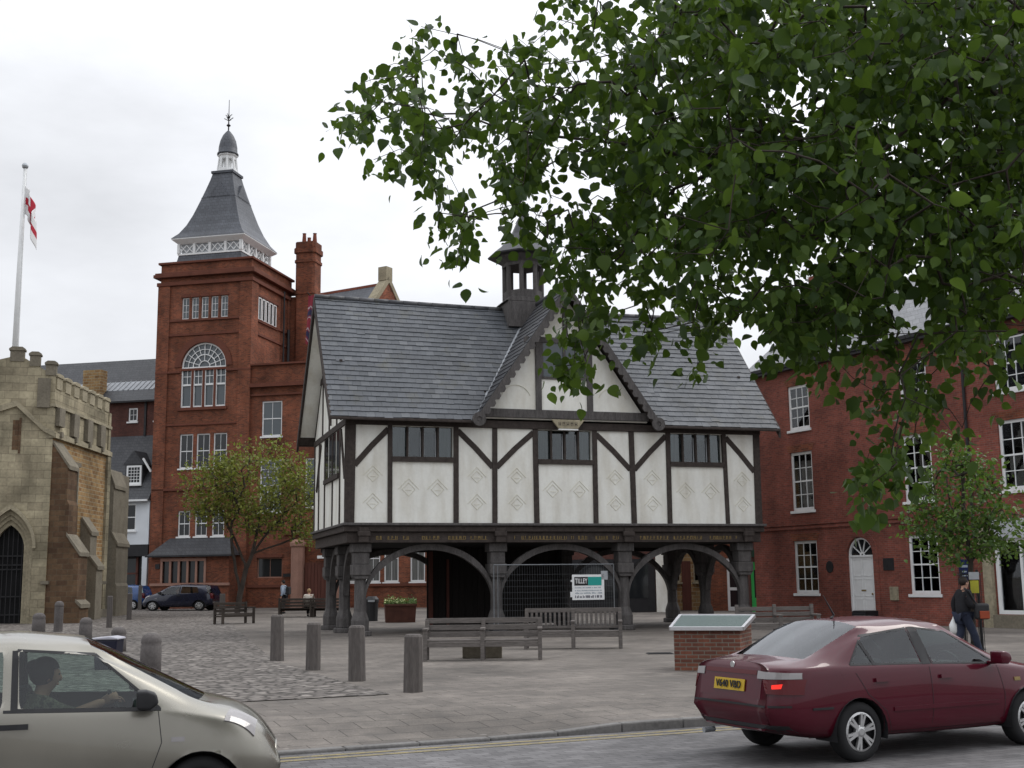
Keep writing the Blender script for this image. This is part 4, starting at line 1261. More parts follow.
# side wall
L = 8.4
m = MB(); m.wall(0, L, -0.3, 8.4, 0, [(1.5, 3.4, 4.6, 7.3)], 0.3, None); cpart(m, SDM, 'side_wall', iro)
m = MB(); m.box(0, L, 0.005, 0.5, 8.4, 10.6); cpart(m, SDM, 'parapet', ash)
m = MB(); m.box(-0.08, L + 0.08, -0.16, 0.3, 8.32, 8.55); m.box(-0.08, L + 0.08, -0.1, 0.3, 9.75, 9.9); m.box(-0.05, L + 0.1, -0.06, 0.004, 8.555, 8.62); cpart(m, SDM, 'string_course', trim)
m = MB()
for k in range(7): x = 0.15 + k * 1.2; merl(m, x, x + 0.72, 10.6, 11.15, -0.03, 0.4); m.cut()
cpart(m, SDM, 'merlon', trim)
m = MB()
for k in range(4): x = 0.2 + k * 2.05; m.box(x, x + 0.75, -0.2, 0.004, 8.65 if k else 8.9, 9.74).cut()
for k in range(4): x = 0.45 + k * 2.05; m.box(x, x + 0.22, -0.26, -0.02, 8.4, 8.64).cut()
cpart(m, SDM, 'carved_panel', MT['stone_grey'])
m = MB(); m.box(L - 0.45, L + 0.06, -0.12, 0.35, -0.3, 8.3); m.box(L - 0.3, L + 0.05, -0.05, 0.45, 8.63, 10.59); cpart(m, SDM, 'quoin', ash)
m = MB(); m.box(1.35, 1.5, -0.1, 0.2, 4.6, 7.3); m.box(3.4, 3.55, -0.1, 0.2, 4.6, 7.3); m.box(1.3, 3.6, -0.18, 0.2, 7.3, 7.5); m.box(1.5, 3.4, 0.2, 0.22, 4.6, 7.3); cpart(m, SDM, 'blocked_window', MT['stone_grey'])
def buttress(prof, x0, x1, name, mat, capmat):
    """prof: list of (projection, z) from the top down; projects towards -y of the side frame"""
    m = MB(); poly = [(0.02, prof[0][1])] + [(-p, z) for p, z in prof] + [(0.02, prof[-1][1])]
    m.prism(poly, x0, x1, 'yz'); b = cpart(m, SDM, name, mat)
    m = MB()
    for i in range(len(prof) - 1):
        (p0, z0), (p1, z1) = prof[i], prof[i + 1]
        if p1 - p0 > 0.12: m.prism([(-p0 + 0.05, z0 + 0.1), (-p0 + 0.05, z0 - 0.05), (-p1 - 0.07, z1 - 0.12), (-p1 - 0.07, z1 + 0.06)], x0 - 0.05, x1 + 0.05, 'yz').cut()
    cpart(m, SDM, 'weathering', MT['stone_grey'], 0, b)
buttress([(0.0, 8.2), (0.75, 7.0), (0.75, 5.5), (0.85, 5.3), (0.85, 3.95), (1.38, 3.1), (1.38, 1.0), (1.52, 0.8), (1.52, -0.3)], 0.05, 1.3, 'buttress', brn, trim)
buttress([(0.1, 4.9), (0.5, 4.2), (0.5, 3.1), (0.85, 2.55), (0.85, -0.3)], 4.4, 5.4, 'buttress', MT['stone_grey'], trim)
m = MB(); m.box(-0.1, L + 0.06, -0.14, 0.2, 1.75, 1.9); m.box(1.35, L + 0.03, -0.3, 0.2, -0.3, 0.5); cpart(m, SDM, 'plinth', MT['stone_grey'])
buttress([(0.05, 7.6), (0.25, 6.8), (0.25, 4.4), (0.5, 3.8), (0.5, 1.8), (0.58, 1.65), (0.58, -0.3)], L + 0.3, L + 2.4, 'buttress', MT['stone_grey'], trim)
m = MB(); m.box(L + 0.3, L + 4, 0.03, 3, -0.3, 7.6); cpart(m, SDM, 'side_wall', MT['stone_grey'])
m = MB(); m.add([(-5.2, 0.36, 8.6), (0, 0.36, 8.6), (0, 4, 8.6), (-5.2, 4, 8.6)], [(0, 1, 2, 3)]); m.box(-5.2, -0.6, 3.6, 4, -0.3, 10.5); cpart(m, FRM, 'porch_roof', MT['lead'])
m = MB(); m.tube([(-0.1, L + 0.05, 0), (-0.1, L + 0.05, 0.01)], 0.01, 4)

# flagpole with its flag
fp0, fp1 = at(14.5, 362, 56.5), at(24, 168, 56.5)
FP = thing('flagpole', 'tall white flagpole rising from the church parapet', 'flagpole', (fp0.x, fp0.y, 11.2))
m = MB(); m.tube([(0, 0, -1.5), (0, 0, 5), (0, 0, fp1.z - 11.2)], [0.16, 0.13, 0.075], 10); m.build('pole', MT['white'], FP, smooth=True)
m = MB(); m.sphere((0, 0, fp1.z - 11.2 + 0.1), 0.16, 10, 6); m.build('truck', MT['galv'], FP)
m = MB(); m.tube([(0.14, -0.05, 0.5), (0.11, -0.05, fp1.z - 11.3)], 0.012, 4); m.build('halyard', MT['white'], FP)
t = NT('cross_flag'); uv = t.new('ShaderNodeAttribute', attribute_name='flag_uv')
sp = t.new('ShaderNodeSeparateXYZ'); t.l.new(uv.outputs['Vector'], sp.inputs[0])
def band(sock, c, w):
    a = t.new('ShaderNodeMath', operation='SUBTRACT'); t.l.new(sock, a.inputs[0]); a.inputs[1].default_value = c
    b = t.new('ShaderNodeMath', operation='ABSOLUTE'); t.l.new(a.outputs[0], b.inputs[0])
    c_ = t.new('ShaderNodeMath', operation='LESS_THAN'); t.l.new(b.outputs[0], c_.inputs[0]); c_.inputs[1].default_value = w
    return c_.outputs[0]
mx = t.new('ShaderNodeMath', operation='MAXIMUM'); t.l.new(band(sp.outputs[0], 0.5, 0.1), mx.inputs[0]); t.l.new(band(sp.outputs[1], 0.5, 0.13), mx.inputs[1])
t.set(t.mix(mx.outputs[0], (0.72, 0.72, 0.72), (0.42, 0.03, 0.05)), 0.9); FLAGM = t.m
vs, fs, uvs = [], [], []; NU, NV = 26, 16
for j in range(NV + 1):
    for i in range(NU + 1):
        u, v = i / NU, j / NV
        # limp flag: cloth drops in folds from the hoist
        x = 0.62 * (1 - math.exp(-2.2 * u)) + 0.04 * math.sin(u * 14); y = 0.22 * math.sin(u * 13 + v * 1.2) * (0.3 + u)
        z = -v * 1.35 - 1.75 * u ** 1.25
        vs.append((x, y, z)); uvs.append((u, v, 0))
for j in range(NV):
    for i in range(NU):
        a = j * (NU + 1) + i; fs.append((a, a + 1, a + NU + 2, a + NU + 1))
fl = raw('flag', vs, fs, FLAGM, None, True); at_ = fl.data.attributes.new('flag_uv', 'FLOAT_VECTOR', 'POINT')
for i, q in enumerate(uvs): at_.data[i].vector = q
fl.location = (fp1.x + 0.12, fp1.y - 0.05, fp1.z - 0.95)
sd = fl.modifiers.new('cloth', 'SOLIDIFY'); sd.thickness = 0.006
tag(fl, 'limp white flag with a red cross drooping from the flagpole', 'flag')

# ---------------------------------------------------------------- plum brick Georgian house on the right
RD = Vector((0.477, -0.879)); RA = math.atan2(RD.y, RD.x)
RHS = thing('georgian_brick_house', 'three storey plum brick house with white sash windows and a white arched door', 'house', (13.4, 47, 0.0), RA)
HBK = MT['brick_house']
XL, XR = -6.5, 10.5
sw = [(-4.0, -2.62, 1.12, 3.22), (2.2, 3.6, 1.1, 3.22), (-3.95, -2.65, 4.45, 6.85), (2.2, 3.58, 4.45, 6.88), (6.55, 7.95, 4.55, 6.92), (-3.93, -2.66, 7.78, 9.62), (2.25, 3.58, 7.85, 9.62), (6.55, 7.9, 7.9, 9.8)]
door = (-0.92, 0.42, 0.02, 3.24)
shop = (6.05, 10.0, 0.45, 2.95)
m = MB(); m.wall(XL, XR, -0.3, 10.3, 0, sw + [door, shop], 0.16, 9.0); m.build('wall', HBK, RHS)
m = MB(); spandrels(m, -0.25, 2.57, 0.67, 0.003, 0.12); m.build('arch_spandrel', HBK, RHS)
m = MB(); ring(m, -0.25, 2.57, 0.69, 0.95, -0.035, 0.02, 16); m.box(0.44, 0.70, -0.035, 0.02, 0.1, 2.57); m.box(-1.2, -0.94, -0.035, 0.02, 0.1, 2.57)
for z in (3.70, 3.86): m.box(XL, 5.1, -0.05, 0.05, z, z + 0.1)
m.box(XL, 5.75, -0.06, 0.02, -0.3, 0.42)
m.build('brick_band', HBK, RHS)
for o in sw:
    z = o[3]; m = MB(); m.prism([(o[0] - 0.03, z), (o[1] + 0.03, z), (o[1] + 0.2, z + 0.3), (o[0] - 0.2, z + 0.3)], -0.012, 0.02); m.build('flat_arch', MT['brick_red'], RHS)
cur = [[(0.0, 0.3), (0.62, 1.0)], None, [(0.0, 0.35), (0.6, 1.0)], [(0.0, 0.12)], [(0.0, 0.25), (0.3, 0.9)], [(0.02, 0.98)], [(0.0, 0.9)], [(0.0, 0.9)]]
for o, c in zip(sw, cur): sash(RHS, *o, 0.07, 3, 4, fw=0.11, bar=0.028, pane=MT['pane'], curtain=c, y_out=-0.06)
m = MB()
cx, zs, r = -0.25, 2.57, 0.67
m.box(door[0], door[0] + 0.09, 0.06, 0.16, 0.1, zs); m.box(door[1] - 0.09, door[1], 0.06, 0.16, 0.1, zs)
ring(m, cx, zs, r - 0.07, r - 0.005, 0.06, 0.16, 16); m.box(door[0] + 0.09, door[1] - 0.09, 0.05, 0.16, zs - 0.07, zs)
for k in (1, 2, 3, 4): t_a = PI * k / 5; m.beam((cx + 0.1 * math.cos(t_a), 0.12, zs + 0.1 * math.sin(t_a)), (cx + 0.63 * math.cos(t_a), 0.12, zs + 0.63 * math.sin(t_a)), 0.035, 0.035, (0, 1, 0))
ring(m, cx, zs, 0.06, 0.12, 0.1, 0.14, 8); fan = m.build('fanlight', MT['white'], RHS)
m = MB(); m.box(door[0], door[1], 0.14, 0.145, zs, 3.24); m.build('pane', MT['pane_dark'], fan)
m = MB(); m.box(door[0] + 0.09, door[1] - 0.09, 0.1, 0.15, 0.1, zs - 0.07)
for k in range(3):
    for a, b in ((door[0] + 0.17, cx - 0.05), (cx + 0.05, door[1] - 0.17)):
        z0, z1 = 0.25 + k * 0.76, 0.25 + k * 0.76 + 0.66
        for q in ((a, b, z0, z0 + 0.03), (a, b, z1 - 0.03, z1), (a, a + 0.03, z0, z1), (b - 0.03, b, z0, z1)): m.box(q[0], q[1], 0.09, 0.1, q[2], q[3])
d = m.build('door', MT['white'], RHS)
m = MB(); m.sphere((door[1] - 0.2, 0.07, 1.1), 0.04, 8, 6); m.box(cx - 0.12, cx + 0.12, 0.085, 0.1, 1.2, 1.26); m.build('door_knob', MT['gold'], d)
m = MB(); m.box(-1.05, 0.55, -0.35, 0.06, -0.1, 0.1); m.build('doorstep', MT['stone_grey'], RHS)
for x, z, w, h, mt in ((-1.93, 2.15, 0.4, 0.45, 'black'), (1.2, 2.2, 0.52, 0.45, 'iron'), (1.4, 1.12, 0.42, 0.5, 'stone_trim')):
    m = MB()
    if mt == 'black': m.lathe((x, 0, z), [(0.22, 0)], 4); m.v = []; m.f = []; m.prism([(x + 0.2 * math.cos(2 * PI * k / 14), z + 0.24 * math.sin(2 * PI * k / 14)) for k in range(14)], -0.03, 0.004)
    else: m.box(x - w / 2, x + w / 2, -0.035, 0.004, z - h / 2, z + h / 2)
    m.build('wall_plaque', MT[mt], RHS, 0.008)
m = MB(); m.tube([(5.3, -0.08, 3.0), (5.3, -0.08, 10.2)], 0.055, 8); m.box(5.18, 5.42, -0.16, -0.01, 9.6, 9.85); m.build('downpipe', MT['iron'], RHS)
m = MB(); m.box(XL - 0.1, XR, -0.28, 0.0, 10.3, 10.5); m.box(XL - 0.15, XR, -0.34, -0.285, 10.42, 10.56); m.build('eaves_gutter', MT['iron'], RHS)
m = MB(); m.prism([(-0.3, 10.5), (4.5, 14.2), (9.3, 10.5)], XL, XR, 'yz'); rf = m.build('roof', MT['slate_pale'], RHS)
m = MB(); m.box(XL - 0.06, XL + 0.8, 3.9, 5.1, 12.5, 15.4); m.build('chimney', HBK, rf)
# shopfront at ground floor, right end
m = MB(); m.box(5.62, 5.98, -0.16, 0.02, -0.1, 2.95); m.box(5.55, 6.05, -0.2, 0.02, -0.1, 0.3); m.box(5.55, 6.05, -0.24, 0.02, 2.7, 3.05)
m.prism([(5.6, 3.05), (6.0, 3.05), (6.06, 3.35), (5.54, 3.35)], -0.3, 0.02); m.build('stone_pilaster', MT['stone_trim'], RHS, 0.02)
m = MB(); m.box(6.05, 10.2, -0.12, 0.1, 2.955, 3.6); m.build('shop_fascia', MT['grey_paint'], RHS)
m = MB()
for a, b, c, d in ((6.06, 6.2, 0.45, 2.95), (6.2, 10.0, 0.45, 0.58), (6.2, 10.0, 2.82, 2.95), (7.05, 7.15, 0.58, 2.82)): m.box(a, b, 0.0, 0.12, c, d)
sf = m.build('shopfront', MT['white'], RHS); m = MB(); m.box(6.2, 10, 0.06, 0.066, 0.58, 2.82); m.build('pane', MT['pane'], sf)
m = MB(); m.box(6.1, 10, 1.4, 1.42, 0.4, 3.0); m.box(6.06, 10, 0.17, 1.4, 0.4, 0.5); m.build('shop_interior', MT['curtain_grey'], sf)
m = MB(); m.box(6.08, 7.02, 0.3, 0.32, 0.6, 2.8); m.build('display_panel', MT['grey_paint'], sf)
m = MB(); m.box(6.0, 10.2, -0.25, 0.0, -0.1, 0.43); m.build('stall_riser', MT['stone_grey'], sf)

# ---------------------------------------------------------------- buildings glimpsed under the school
def small_block(name, label, cat, px0, px1, Y, h, mat, roofmat, depth=6):
    a, b = at(px0, 600, Y), at(px1, 600, Y); w = b.x - a.x
    t = thing(name, label, cat, (a.x, Y, gz(a.x, Y)), 0)
    return t, w
t, w = small_block('dark_shop', 'shop with a black front and pale pilaster seen through the right hand arch', 'shop', 560, 668, 64, 7, None, None)
m = MB(); m.box(0, w, 0, 7, -0.3, 6.5); m.build('wall', MT['brick_dark'], t)
m = MB(); m.box(0.3, w - 0.65, -0.08, 0.0, 0, 2.7); m.build('shopfront', MT['black'], t)
m = MB(); m.box(0.6, w - 1.0, -0.1, -0.085, 0.7, 2.4); m.build('pane', MT['pane_dark'], t)
m = MB(); m.box(w - 0.6, w, -0.14, 0, -0.2, 3.0); m.build('pilaster', MT['plaster'], t)
m = MB(); m.prism([(-0.2, 6.5), (3.5, 9), (7.2, 6.5)], 0, w, 'yz'); m.build('roof', MT['slate_dark'], t)
t, w = small_block('stone_cottage', 'small gabled cottage of tan stone with mullioned windows seen through the right hand arch', 'cottage', 669, 705, 66, 5, None, None)
m = MB(); m.box(0, w, 0, 7, -0.3, 3.2); m.prism([(0, 3.2), (w, 3.2), (w / 2, 4.9)], 0, 7); m.build('wall', MT['ironstone'], t)
m = MB(); m.prism([(-0.2, 3.1), (w / 2, 5.0), (w + 0.2, 3.1), (w + 0.2, 3.3), (w / 2, 5.2), (-0.2, 3.3)], 0.3, 7); m.build('roof', MT['slate_dark'], t)
for a in (0.1, 1.35): sash(t, a, a + 0.55, 1.5, 2.6, -0.03, 2, 1, mat=MT['stone_trim'], meet=False)
m = MB(); m.box(0.72, 1.2, -0.05, 0.0, 0, 2.6); m.build('door', MT['door_wood'], t)
t, w = small_block('red_brick_house', 'red brick house front with a tall white glazed door seen beside the last oak post', 'house', 706, 750, 65, 6, None, None)
m = MB(); m.box(0, w, 0, 7, -0.3, 6.2); m.build('wall', MT['brick_red'], t)
m = MB(); x = 1.15; m.box(x, x + 0.12, -0.08, 0, 0, 2.7); m.box(x + 0.7, x + 0.82, -0.08, 0, 0, 2.7); m.box(x + 0.12, x + 0.7, -0.08, 0, 2.55, 2.7); m.box(x + 0.12, x + 0.7, -0.08, 0, 1.05, 1.2); m.box(x + 0.12, x + 0.7, -0.08, 0, 0, 0.2)
d = m.build('door', MT['white'], t); m = MB(); m.box(x + 0.12, x + 0.7, -0.03, -0.02, 0.2, 2.55); m.build('pane', MT['pane_dark'], d)
m = MB(); m.prism([(-0.2, 6.2), (3.5, 8.5), (7.2, 6.2)], 0, w, 'yz'); m.build('roof', MT['slate_dark'], t)
t, w = small_block('green_shop', 'small shop with a bright green front beside the plum brick house', 'shop', 751, 786, 63, 6, None, None)
m = MB(); m.box(0, w, 0, 7, -0.3, 5.8); m.build('wall', MT['brick_dark'], t)
grn = plain('green_paint', (0.03, 0.30, 0.07), 0.5, 0.1)
m = MB(); m.box(0.05, w, -0.06, 0, 2.1, 2.5)
for x in (0.05, 0.5, 0.95): m.box(x, x + 0.14, -0.06, 0, 0, 2.1)
m.box(0.19, w, -0.06, 0, 0, 0.7); m.build('shopfront', grn, t)
m = MB(); m.box(0.05, w, -0.03, -0.02, 0.7, 2.1); m.build('pane', MT['pane_dark'], t)
m = MB(); m.box(0.1, 0.8, -0.5, -0.1, 2.75, 3.15); m.build('hanging_sign', plain('dark_green_paint', (0.01, 0.04, 0.025), 0.5), t)
m = MB(); m.prism([(-0.2, 5.8), (3.5, 8.0), (7.2, 5.8)], 0, w, 'yz'); m.build('roof', MT['slate_dark'], t)
# small union flag bunting behind the school's left verge
p = at(308, 318, 62)
vs, fs = [], []
for j in range(13):
    for i in range(7):
        u, v = i / 6, j / 12; vs.append((0.5 * u - 0.1 * v, 0.09 * math.sin(u * 9 + v * 5), -2.6 * v))
for j in range(12):
    for i in range(6): a = j * 7 + i; fs.append((a, a + 1, a + 8, a + 7))
t = NT('red_white_cloth'); wv = t.new('ShaderNodeTexWave', wave_type='BANDS', bands_direction='DIAGONAL'); wv.inputs['Scale'].default_value = 0.45; wv.inputs['Distortion'].default_value = 6
t.l.new(t.tc.outputs['Object'], wv.inputs['Vector'])
t.set(t.ramp(wv.outputs['Color'], [(0.3, (0.22, 0.03, 0.045)), (0.45, (0.4, 0.4, 0.42)), (0.6, (0.22, 0.03, 0.045)), (0.9, (0.03, 0.03, 0.07))]), 0.9)
bf = thing('hanging_flag', 'limp red and white flag on a short staff beside the brick chimney', 'flag', (p.x, 62, gz(p.x, 62)))
c = raw('cloth', vs, fs, t.m, bf, True); c.location = (0, 0, p.z + 1.2 - gz(p.x, 62))
m = MB(); m.tube([(0.9, 3.5, p.z + 0.2), (-0.03, 0, p.z + 1.35 - gz(p.x, 62))], [0.05, 0.03], 6); m.build('staff', MT['timber'], bf)
# ---------------------------------------------------------------- cars: a control cage of cross sections, subdivided


def carpaint(name, col, flake=0.0, rough=0.28, coat=0.8, metal=0.3, spec=0.4):
    t = NT(name)
    n = t.noise(1.2, 4); n2 = t.noise(300, 1)
    c = t.scale_col(t.mix(0.0, col, col), t.grey(n, 0.88, 1.08))
    m = t.set(c, t.grey(n, rough - 0.04, rough + 0.08), metal, spec, coat)
    return m


def evalmesh(o):
    dg = bpy.context.evaluated_depsgraph_get()
    dg.update()
    me = bpy.data.meshes.new_from_object(o.evaluated_get(dg))
    return me


def car_cage(st, wheels, wr, half):
    """st: list of (row of 10 (x,y,z) points) rear to front. returns (verts, faces, ids) of the smooth body; ids: 0 body, else window patch"""
    vs = []; idx = {}
    for i, row in enumerate(st):
        for j, p in enumerate(row):
            for s_ in ((1,) if j in (0, 9) else (1, -1)):
                idx[(i, j, s_)] = len(vs); vs.append((p[0], p[1] * s_, p[2]))
            if j in (0, 9): idx[(i, j, -1)] = idx[(i, j, 1)]
    return vs, idx


def row(xl, w, zb, xb, zbelt, yb, top, xm=None, zm=0.56):
    xm = xl if xm is None else xm
    r = [(xl, 0, zb), (xl, w * 0.80, zb), (xl, w * 0.95, zb + 0.07), (xm, w, zm), (xb, yb, zbelt)]
    return r + [(t[0], t[2], t[1]) for t in top]


def build_car(root, st, win, wheels, wr, paint, arch_gap=1.13, lvl=3, wx=0.0):
    """win: {(i, jset, sides)} patches of glass. Builds body, windows, arches; returns body object, BVH"""
    vs, idx = car_cage(st, wheels, wr, 0)
    fs, mi = [], []
    n = len(st)
    for i in range(n - 1):
        for j in range(9):
            for s_ in (1, -1):
                q = [idx[(i, j, s_)], idx[(i + 1, j, s_)], idx[(i + 1, j + 1, s_)], idx[(i, j + 1, s_)]]
                if s_ > 0: q = q[::-1]
                k = 0
                for wid, (wi, js, sides) in enumerate(win):
                    if i == wi and j in js and (s_ in sides): k = wid + 1
                fs.append(tuple(q)); mi.append(k)
    for e, fl in ((0, 1), (n - 1, -1)):
        for j in range(9):
            if j == 0: q = [idx[(e, 0, 1)], idx[(e, 1, 1)], idx[(e, 1, -1)]]
            elif j == 8: q = [idx[(e, 8, 1)], idx[(e, 9, 1)], idx[(e, 8, -1)]]
            else: q = [idx[(e, j, 1)], idx[(e, j + 1, 1)], idx[(e, j + 1, -1)], idx[(e, j, -1)]]
            fs.append(tuple(q if fl > 0 else q[::-1])); mi.append(0)
    me = bpy.data.meshes.new('cage'); me.from_pydata(vs, [], fs); me.update()
    me.polygons.foreach_set('material_index', mi)
    for k in range(len(win) + 1): me.materials.append(paint)
    cr = me.attributes.new('crease_edge', 'FLOAT', 'EDGE'); em_ = {}
    for q, k in zip(fs, mi):
        for a, b in zip(q, q[1:] + q[:1]): em_.setdefault((min(a, b), max(a, b)), []).append(k)
    for e in me.edges:
        ks = em_.get((min(e.vertices), max(e.vertices)), [])
        if len(ks) == 2 and ks[0] != ks[1]: cr.data[e.index].value = 0.95
    cv = me.attributes.new('crease_vert', 'FLOAT', 'POINT'); cc_ = {}
    for q, k in zip(fs, mi):
        if k:
            for a in q: cc_[(a, k)] = cc_.get((a, k), 0) + 1
    for (a, k), n_ in cc_.items():
        if n_ == 1: cv.data[a].value = 0.55
    o = bpy.data.objects.new('cage', me); COL.objects.link(o)
    sub = o.modifiers.new('s', 'SUBSURF'); sub.levels = lvl; sub.render_levels = lvl
    em = evalmesh(o)
    bm = bmesh.new(); bm.from_mesh(em); bm.normal_update()
    bpy.data.objects.remove(o)
    bvh = BVHTree.FromBMesh(bm)
    R_ = wr * arch_gap
    for wc in wheels:
        ins = set()
        for v in bm.verts:
            d = Vector((v.co.x - wc[0], v.co.z - wc[1]))
            if d.length < R_ and abs(v.co.y) > 0.35: ins.add(v)
        kill = [f for f in bm.faces if all(v in ins for v in f.verts)]
        bmesh.ops.delete(bm, geom=kill, context='FACES')
        for v in bm.verts:
            if v in ins and v.is_valid:
                d = Vector((v.co.x - wc[0], v.co.z - wc[1]))
                if d.y < 0: v.co.x = wc[0] + math.copysign(math.sqrt(max(0, R_ * R_ - d.y * d.y)), d.x)
                elif d.length > 1e-4: d = d.normalized() * R_; v.co.x = wc[0] + d.x; v.co.z = wc[1] + d.y
    loose = [v for v in bm.verts if not v.link_faces]
    bmesh.ops.delete(bm, geom=loose, context='VERTS')
    parts = {}
    for f in bm.faces:
        key = (f.material_index, 0)
        if f.material_index and len(win[f.material_index - 1][2]) == 2 and max(win[f.material_index - 1][1]) < 7:
            key = (f.material_index, 1 if f.calc_center_median().y > 0 else -1)
        parts.setdefault(key, []).append([v.co.copy() for v in f.verts])
    body = None
    for key, polys in parts.items():
        m = MB(); lut = {}
        for poly in polys:
            ii = []
            for c in poly:
                k = (round(c.x, 5), round(c.y, 5), round(c.z, 5))
                if k not in lut: lut[k] = len(m.v); m.v.append(k)
                ii.append(lut[k])
            m.f.append(tuple(ii))
        if key[0] == 0:
            body = m.build('body', paint, root, smooth=True)
        else:
            m.build('window', MT['car_glass'], root, smooth=True)
    bm.free()
    # wheel housings
    for wc in wheels:
        for s_ in (1, -1):
            m = MB(); N = 16
            pts = [(wc[0] + (R_ + 0.004) * math.cos(PI * k / N - 0.25 + 0.5 * (k / N)), wc[1] + (R_ + 0.004) * math.sin(PI * k / N - 0.25 + 0.5 * k / N)) for k in range(N + 1)]
            y0, y1 = s_ * wc[2] * 1.0, s_ * (wc[2] - 0.34)
            for k in range(N): m.quad((pts[k][0], y0, pts[k][1]), (pts[k + 1][0], y0, pts[k + 1][1]), (pts[k + 1][0], y1, pts[k + 1][1]), (pts[k][0], y1, pts[k][1]))
            m.add([(p[0], y1, p[1]) for p in pts], [tuple(range(N + 1))])
            m.build('wheel_arch', MT['plastic'], root)
    return body, bvh


def wheel_part(root, x, z, y, r, side, spokes=5, mat=None, hub=None):
    """side +1 = towards +y. wheel > tyre (the rim mesh is the wheel)"""
    W = 0.19; yo = y; yi = y - side * W
    T = Matrix.Translation((x, yo, z)) @ Matrix.Rotation(-side * PI / 2, 4, 'X')
    rim = MB()
    rr_ = r * 0.655
    rim.lathe((0, 0, -0.16), [(rr_ + 0.005, 0), (rr_ + 0.005, 0.155)], 32)
    m2 = MB(); 
    for (ra, rb, za, zb_) in ((rr_, rr_ - 0.022, -0.004, 0.0),):
        for k in range(32):
            t, u = 2 * PI * k / 32, 2 * PI * (k + 1) / 32
            m2.add([(ra * math.cos(t), ra * math.sin(t), za), (ra * math.cos(u), ra * math.sin(u), za), (rb * math.cos(u), rb * math.sin(u), zb_ + 0.004), (rb * math.cos(t), rb * math.sin(t), zb_ + 0.004)], [(0, 1, 2, 3)])
    for k in range(spokes):
        a = 2 * PI * k / spokes + 0.3
        for da in (-0.13, 0.13):
            p = Vector((math.cos(a + da * 0.9) * 0.05, math.sin(a + da * 0.9) * 0.05, -0.012)); q = Vector((math.cos(a + da) * (rr_ - 0.012), math.sin(a + da) * (rr_ - 0.012), -0.008))
            m2.beam(p, q, 0.028, 0.03, (0, 0, 1))
    m2.lathe((0, 0, -0.04), [(0.07, 0), (0.07, 0.035), (0.035, 0.05)], 16)
    rimd = MB(); rimd.lathe((0, 0, -0.155), [(rr_ + 0.002, 0), (rr_ + 0.002, 0.1)], 24)
    tyre = MB(); tyre.lathe((0, 0, 0), [(rr_, -0.19), (r - 0.03, -0.19), (r - 0.008, -0.175), (r, -0.15), (r, -0.045), (r - 0.01, -0.02), (r - 0.035, -0.002), (rr_ + 0.03, 0.004), (rr_, -0.004), (rr_ - 0.004, -0.05)], 40)
    w = m2.tf(T).build('wheel', MT['alloy'] if mat is None else mat, root)
    tyre.f = tyre.f[:-2]
    tyre.tf(T).build('tyre', MT['tyre'], w, smooth=True)
    rimd.tf(T).build('brake_disc', MT['plastic'], w)
    return w


def cast(bvh, o, d):
    h = bvh.ray_cast(Vector(o), Vector(d).normalized())
    return h[0], h[1]


def side_patch(bvh, quad, side, off=0.006, n=6, k=4):
    """four (x,z) corners projected on the flank"""
    m = MB(); P = []
    for j in range(k + 1):
        for i in range(n + 1):
            u, v = i / n, j / k
            a = Vector(quad[0]).lerp(Vector(quad[1]), u); b = Vector(quad[3]).lerp(Vector(quad[2]), u); c = a.lerp(b, v)
            h, nn = cast(bvh, (c.x, side * 3, c.y), (0, -side, 0))
            if h is None: return m
            P.append(h + Vector((0, side * off, 0)))
    m.v = [tuple(p) for p in P]
    for j in range(k):
        for i in range(n): a = j * (n + 1) + i; m.f.append((a, a + 1, a + n + 2, a + n + 1))
    return m


def end_patch(bvh, quad, sgn, off=0.006, n=6, k=4, xs=6):
    """four (y,z) corners projected on the tail (sgn -1) or nose (sgn +1)"""
    m = MB(); P = []
    for j in range(k + 1):
        for i in range(n + 1):
            u, v = i / n, j / k
            a = Vector(quad[0]).lerp(Vector(quad[1]), u); b = Vector(quad[3]).lerp(Vector(quad[2]), u); c = a.lerp(b, v)
            h, nn = cast(bvh, (sgn * xs, c.x, c.y), (-sgn, 0, 0))
            if h is None: return m
            P.append(h + Vector((sgn * off, 0, 0)))
    m.v = [tuple(p) for p in P]
    for j in range(k):
        for i in range(n): a = j * (n + 1) + i; m.f.append((a, a + 1, a + n + 2, a + n + 1))
    return m


def top_patch(bvh, quad, off=0.006, n=6, k=4):
    """four (x,y) corners projected down on the roof or bonnet"""
    m = MB(); P = []
    for j in range(k + 1):
        for i in range(n + 1):
            u, v = i / n, j / k
            a = Vector(quad[0]).lerp(Vector(quad[1]), u); b = Vector(quad[3]).lerp(Vector(quad[2]), u); c = a.lerp(b, v)
            h, nn = cast(bvh, (c.x, c.y, 4), (0, 0, -1))
            if h is None: return m
            P.append(h + nn * off)
    m.v = [tuple(p) for p in P]
    for j in range(k):
        for i in range(n): a = j * (n + 1) + i; m.f.append((a, a + 1, a + n + 2, a + n + 1))
    return m


def side_line(bvh, pts, side, w=0.006, off=0.003):
    m = MB()
    for (a, b) in zip(pts[:-1], pts[1:]):
        d = (Vector(b) - Vector(a)); L = d.length
        if L < 1e-4: continue
        nn = Vector((-d.y, d.x)) / L * w / 2; a_, b_ = Vector(a), Vector(b)
        m.join(side_patch(bvh, [a_ - nn, b_ - nn, b_ + nn, a_ + nn], side, off, max(2, int(L / 0.06)), 1))
    return m


def solid(o, t):
    md = o.modifiers.new('thick', 'SOLIDIFY'); md.thickness = t; md.offset = -1
    return o


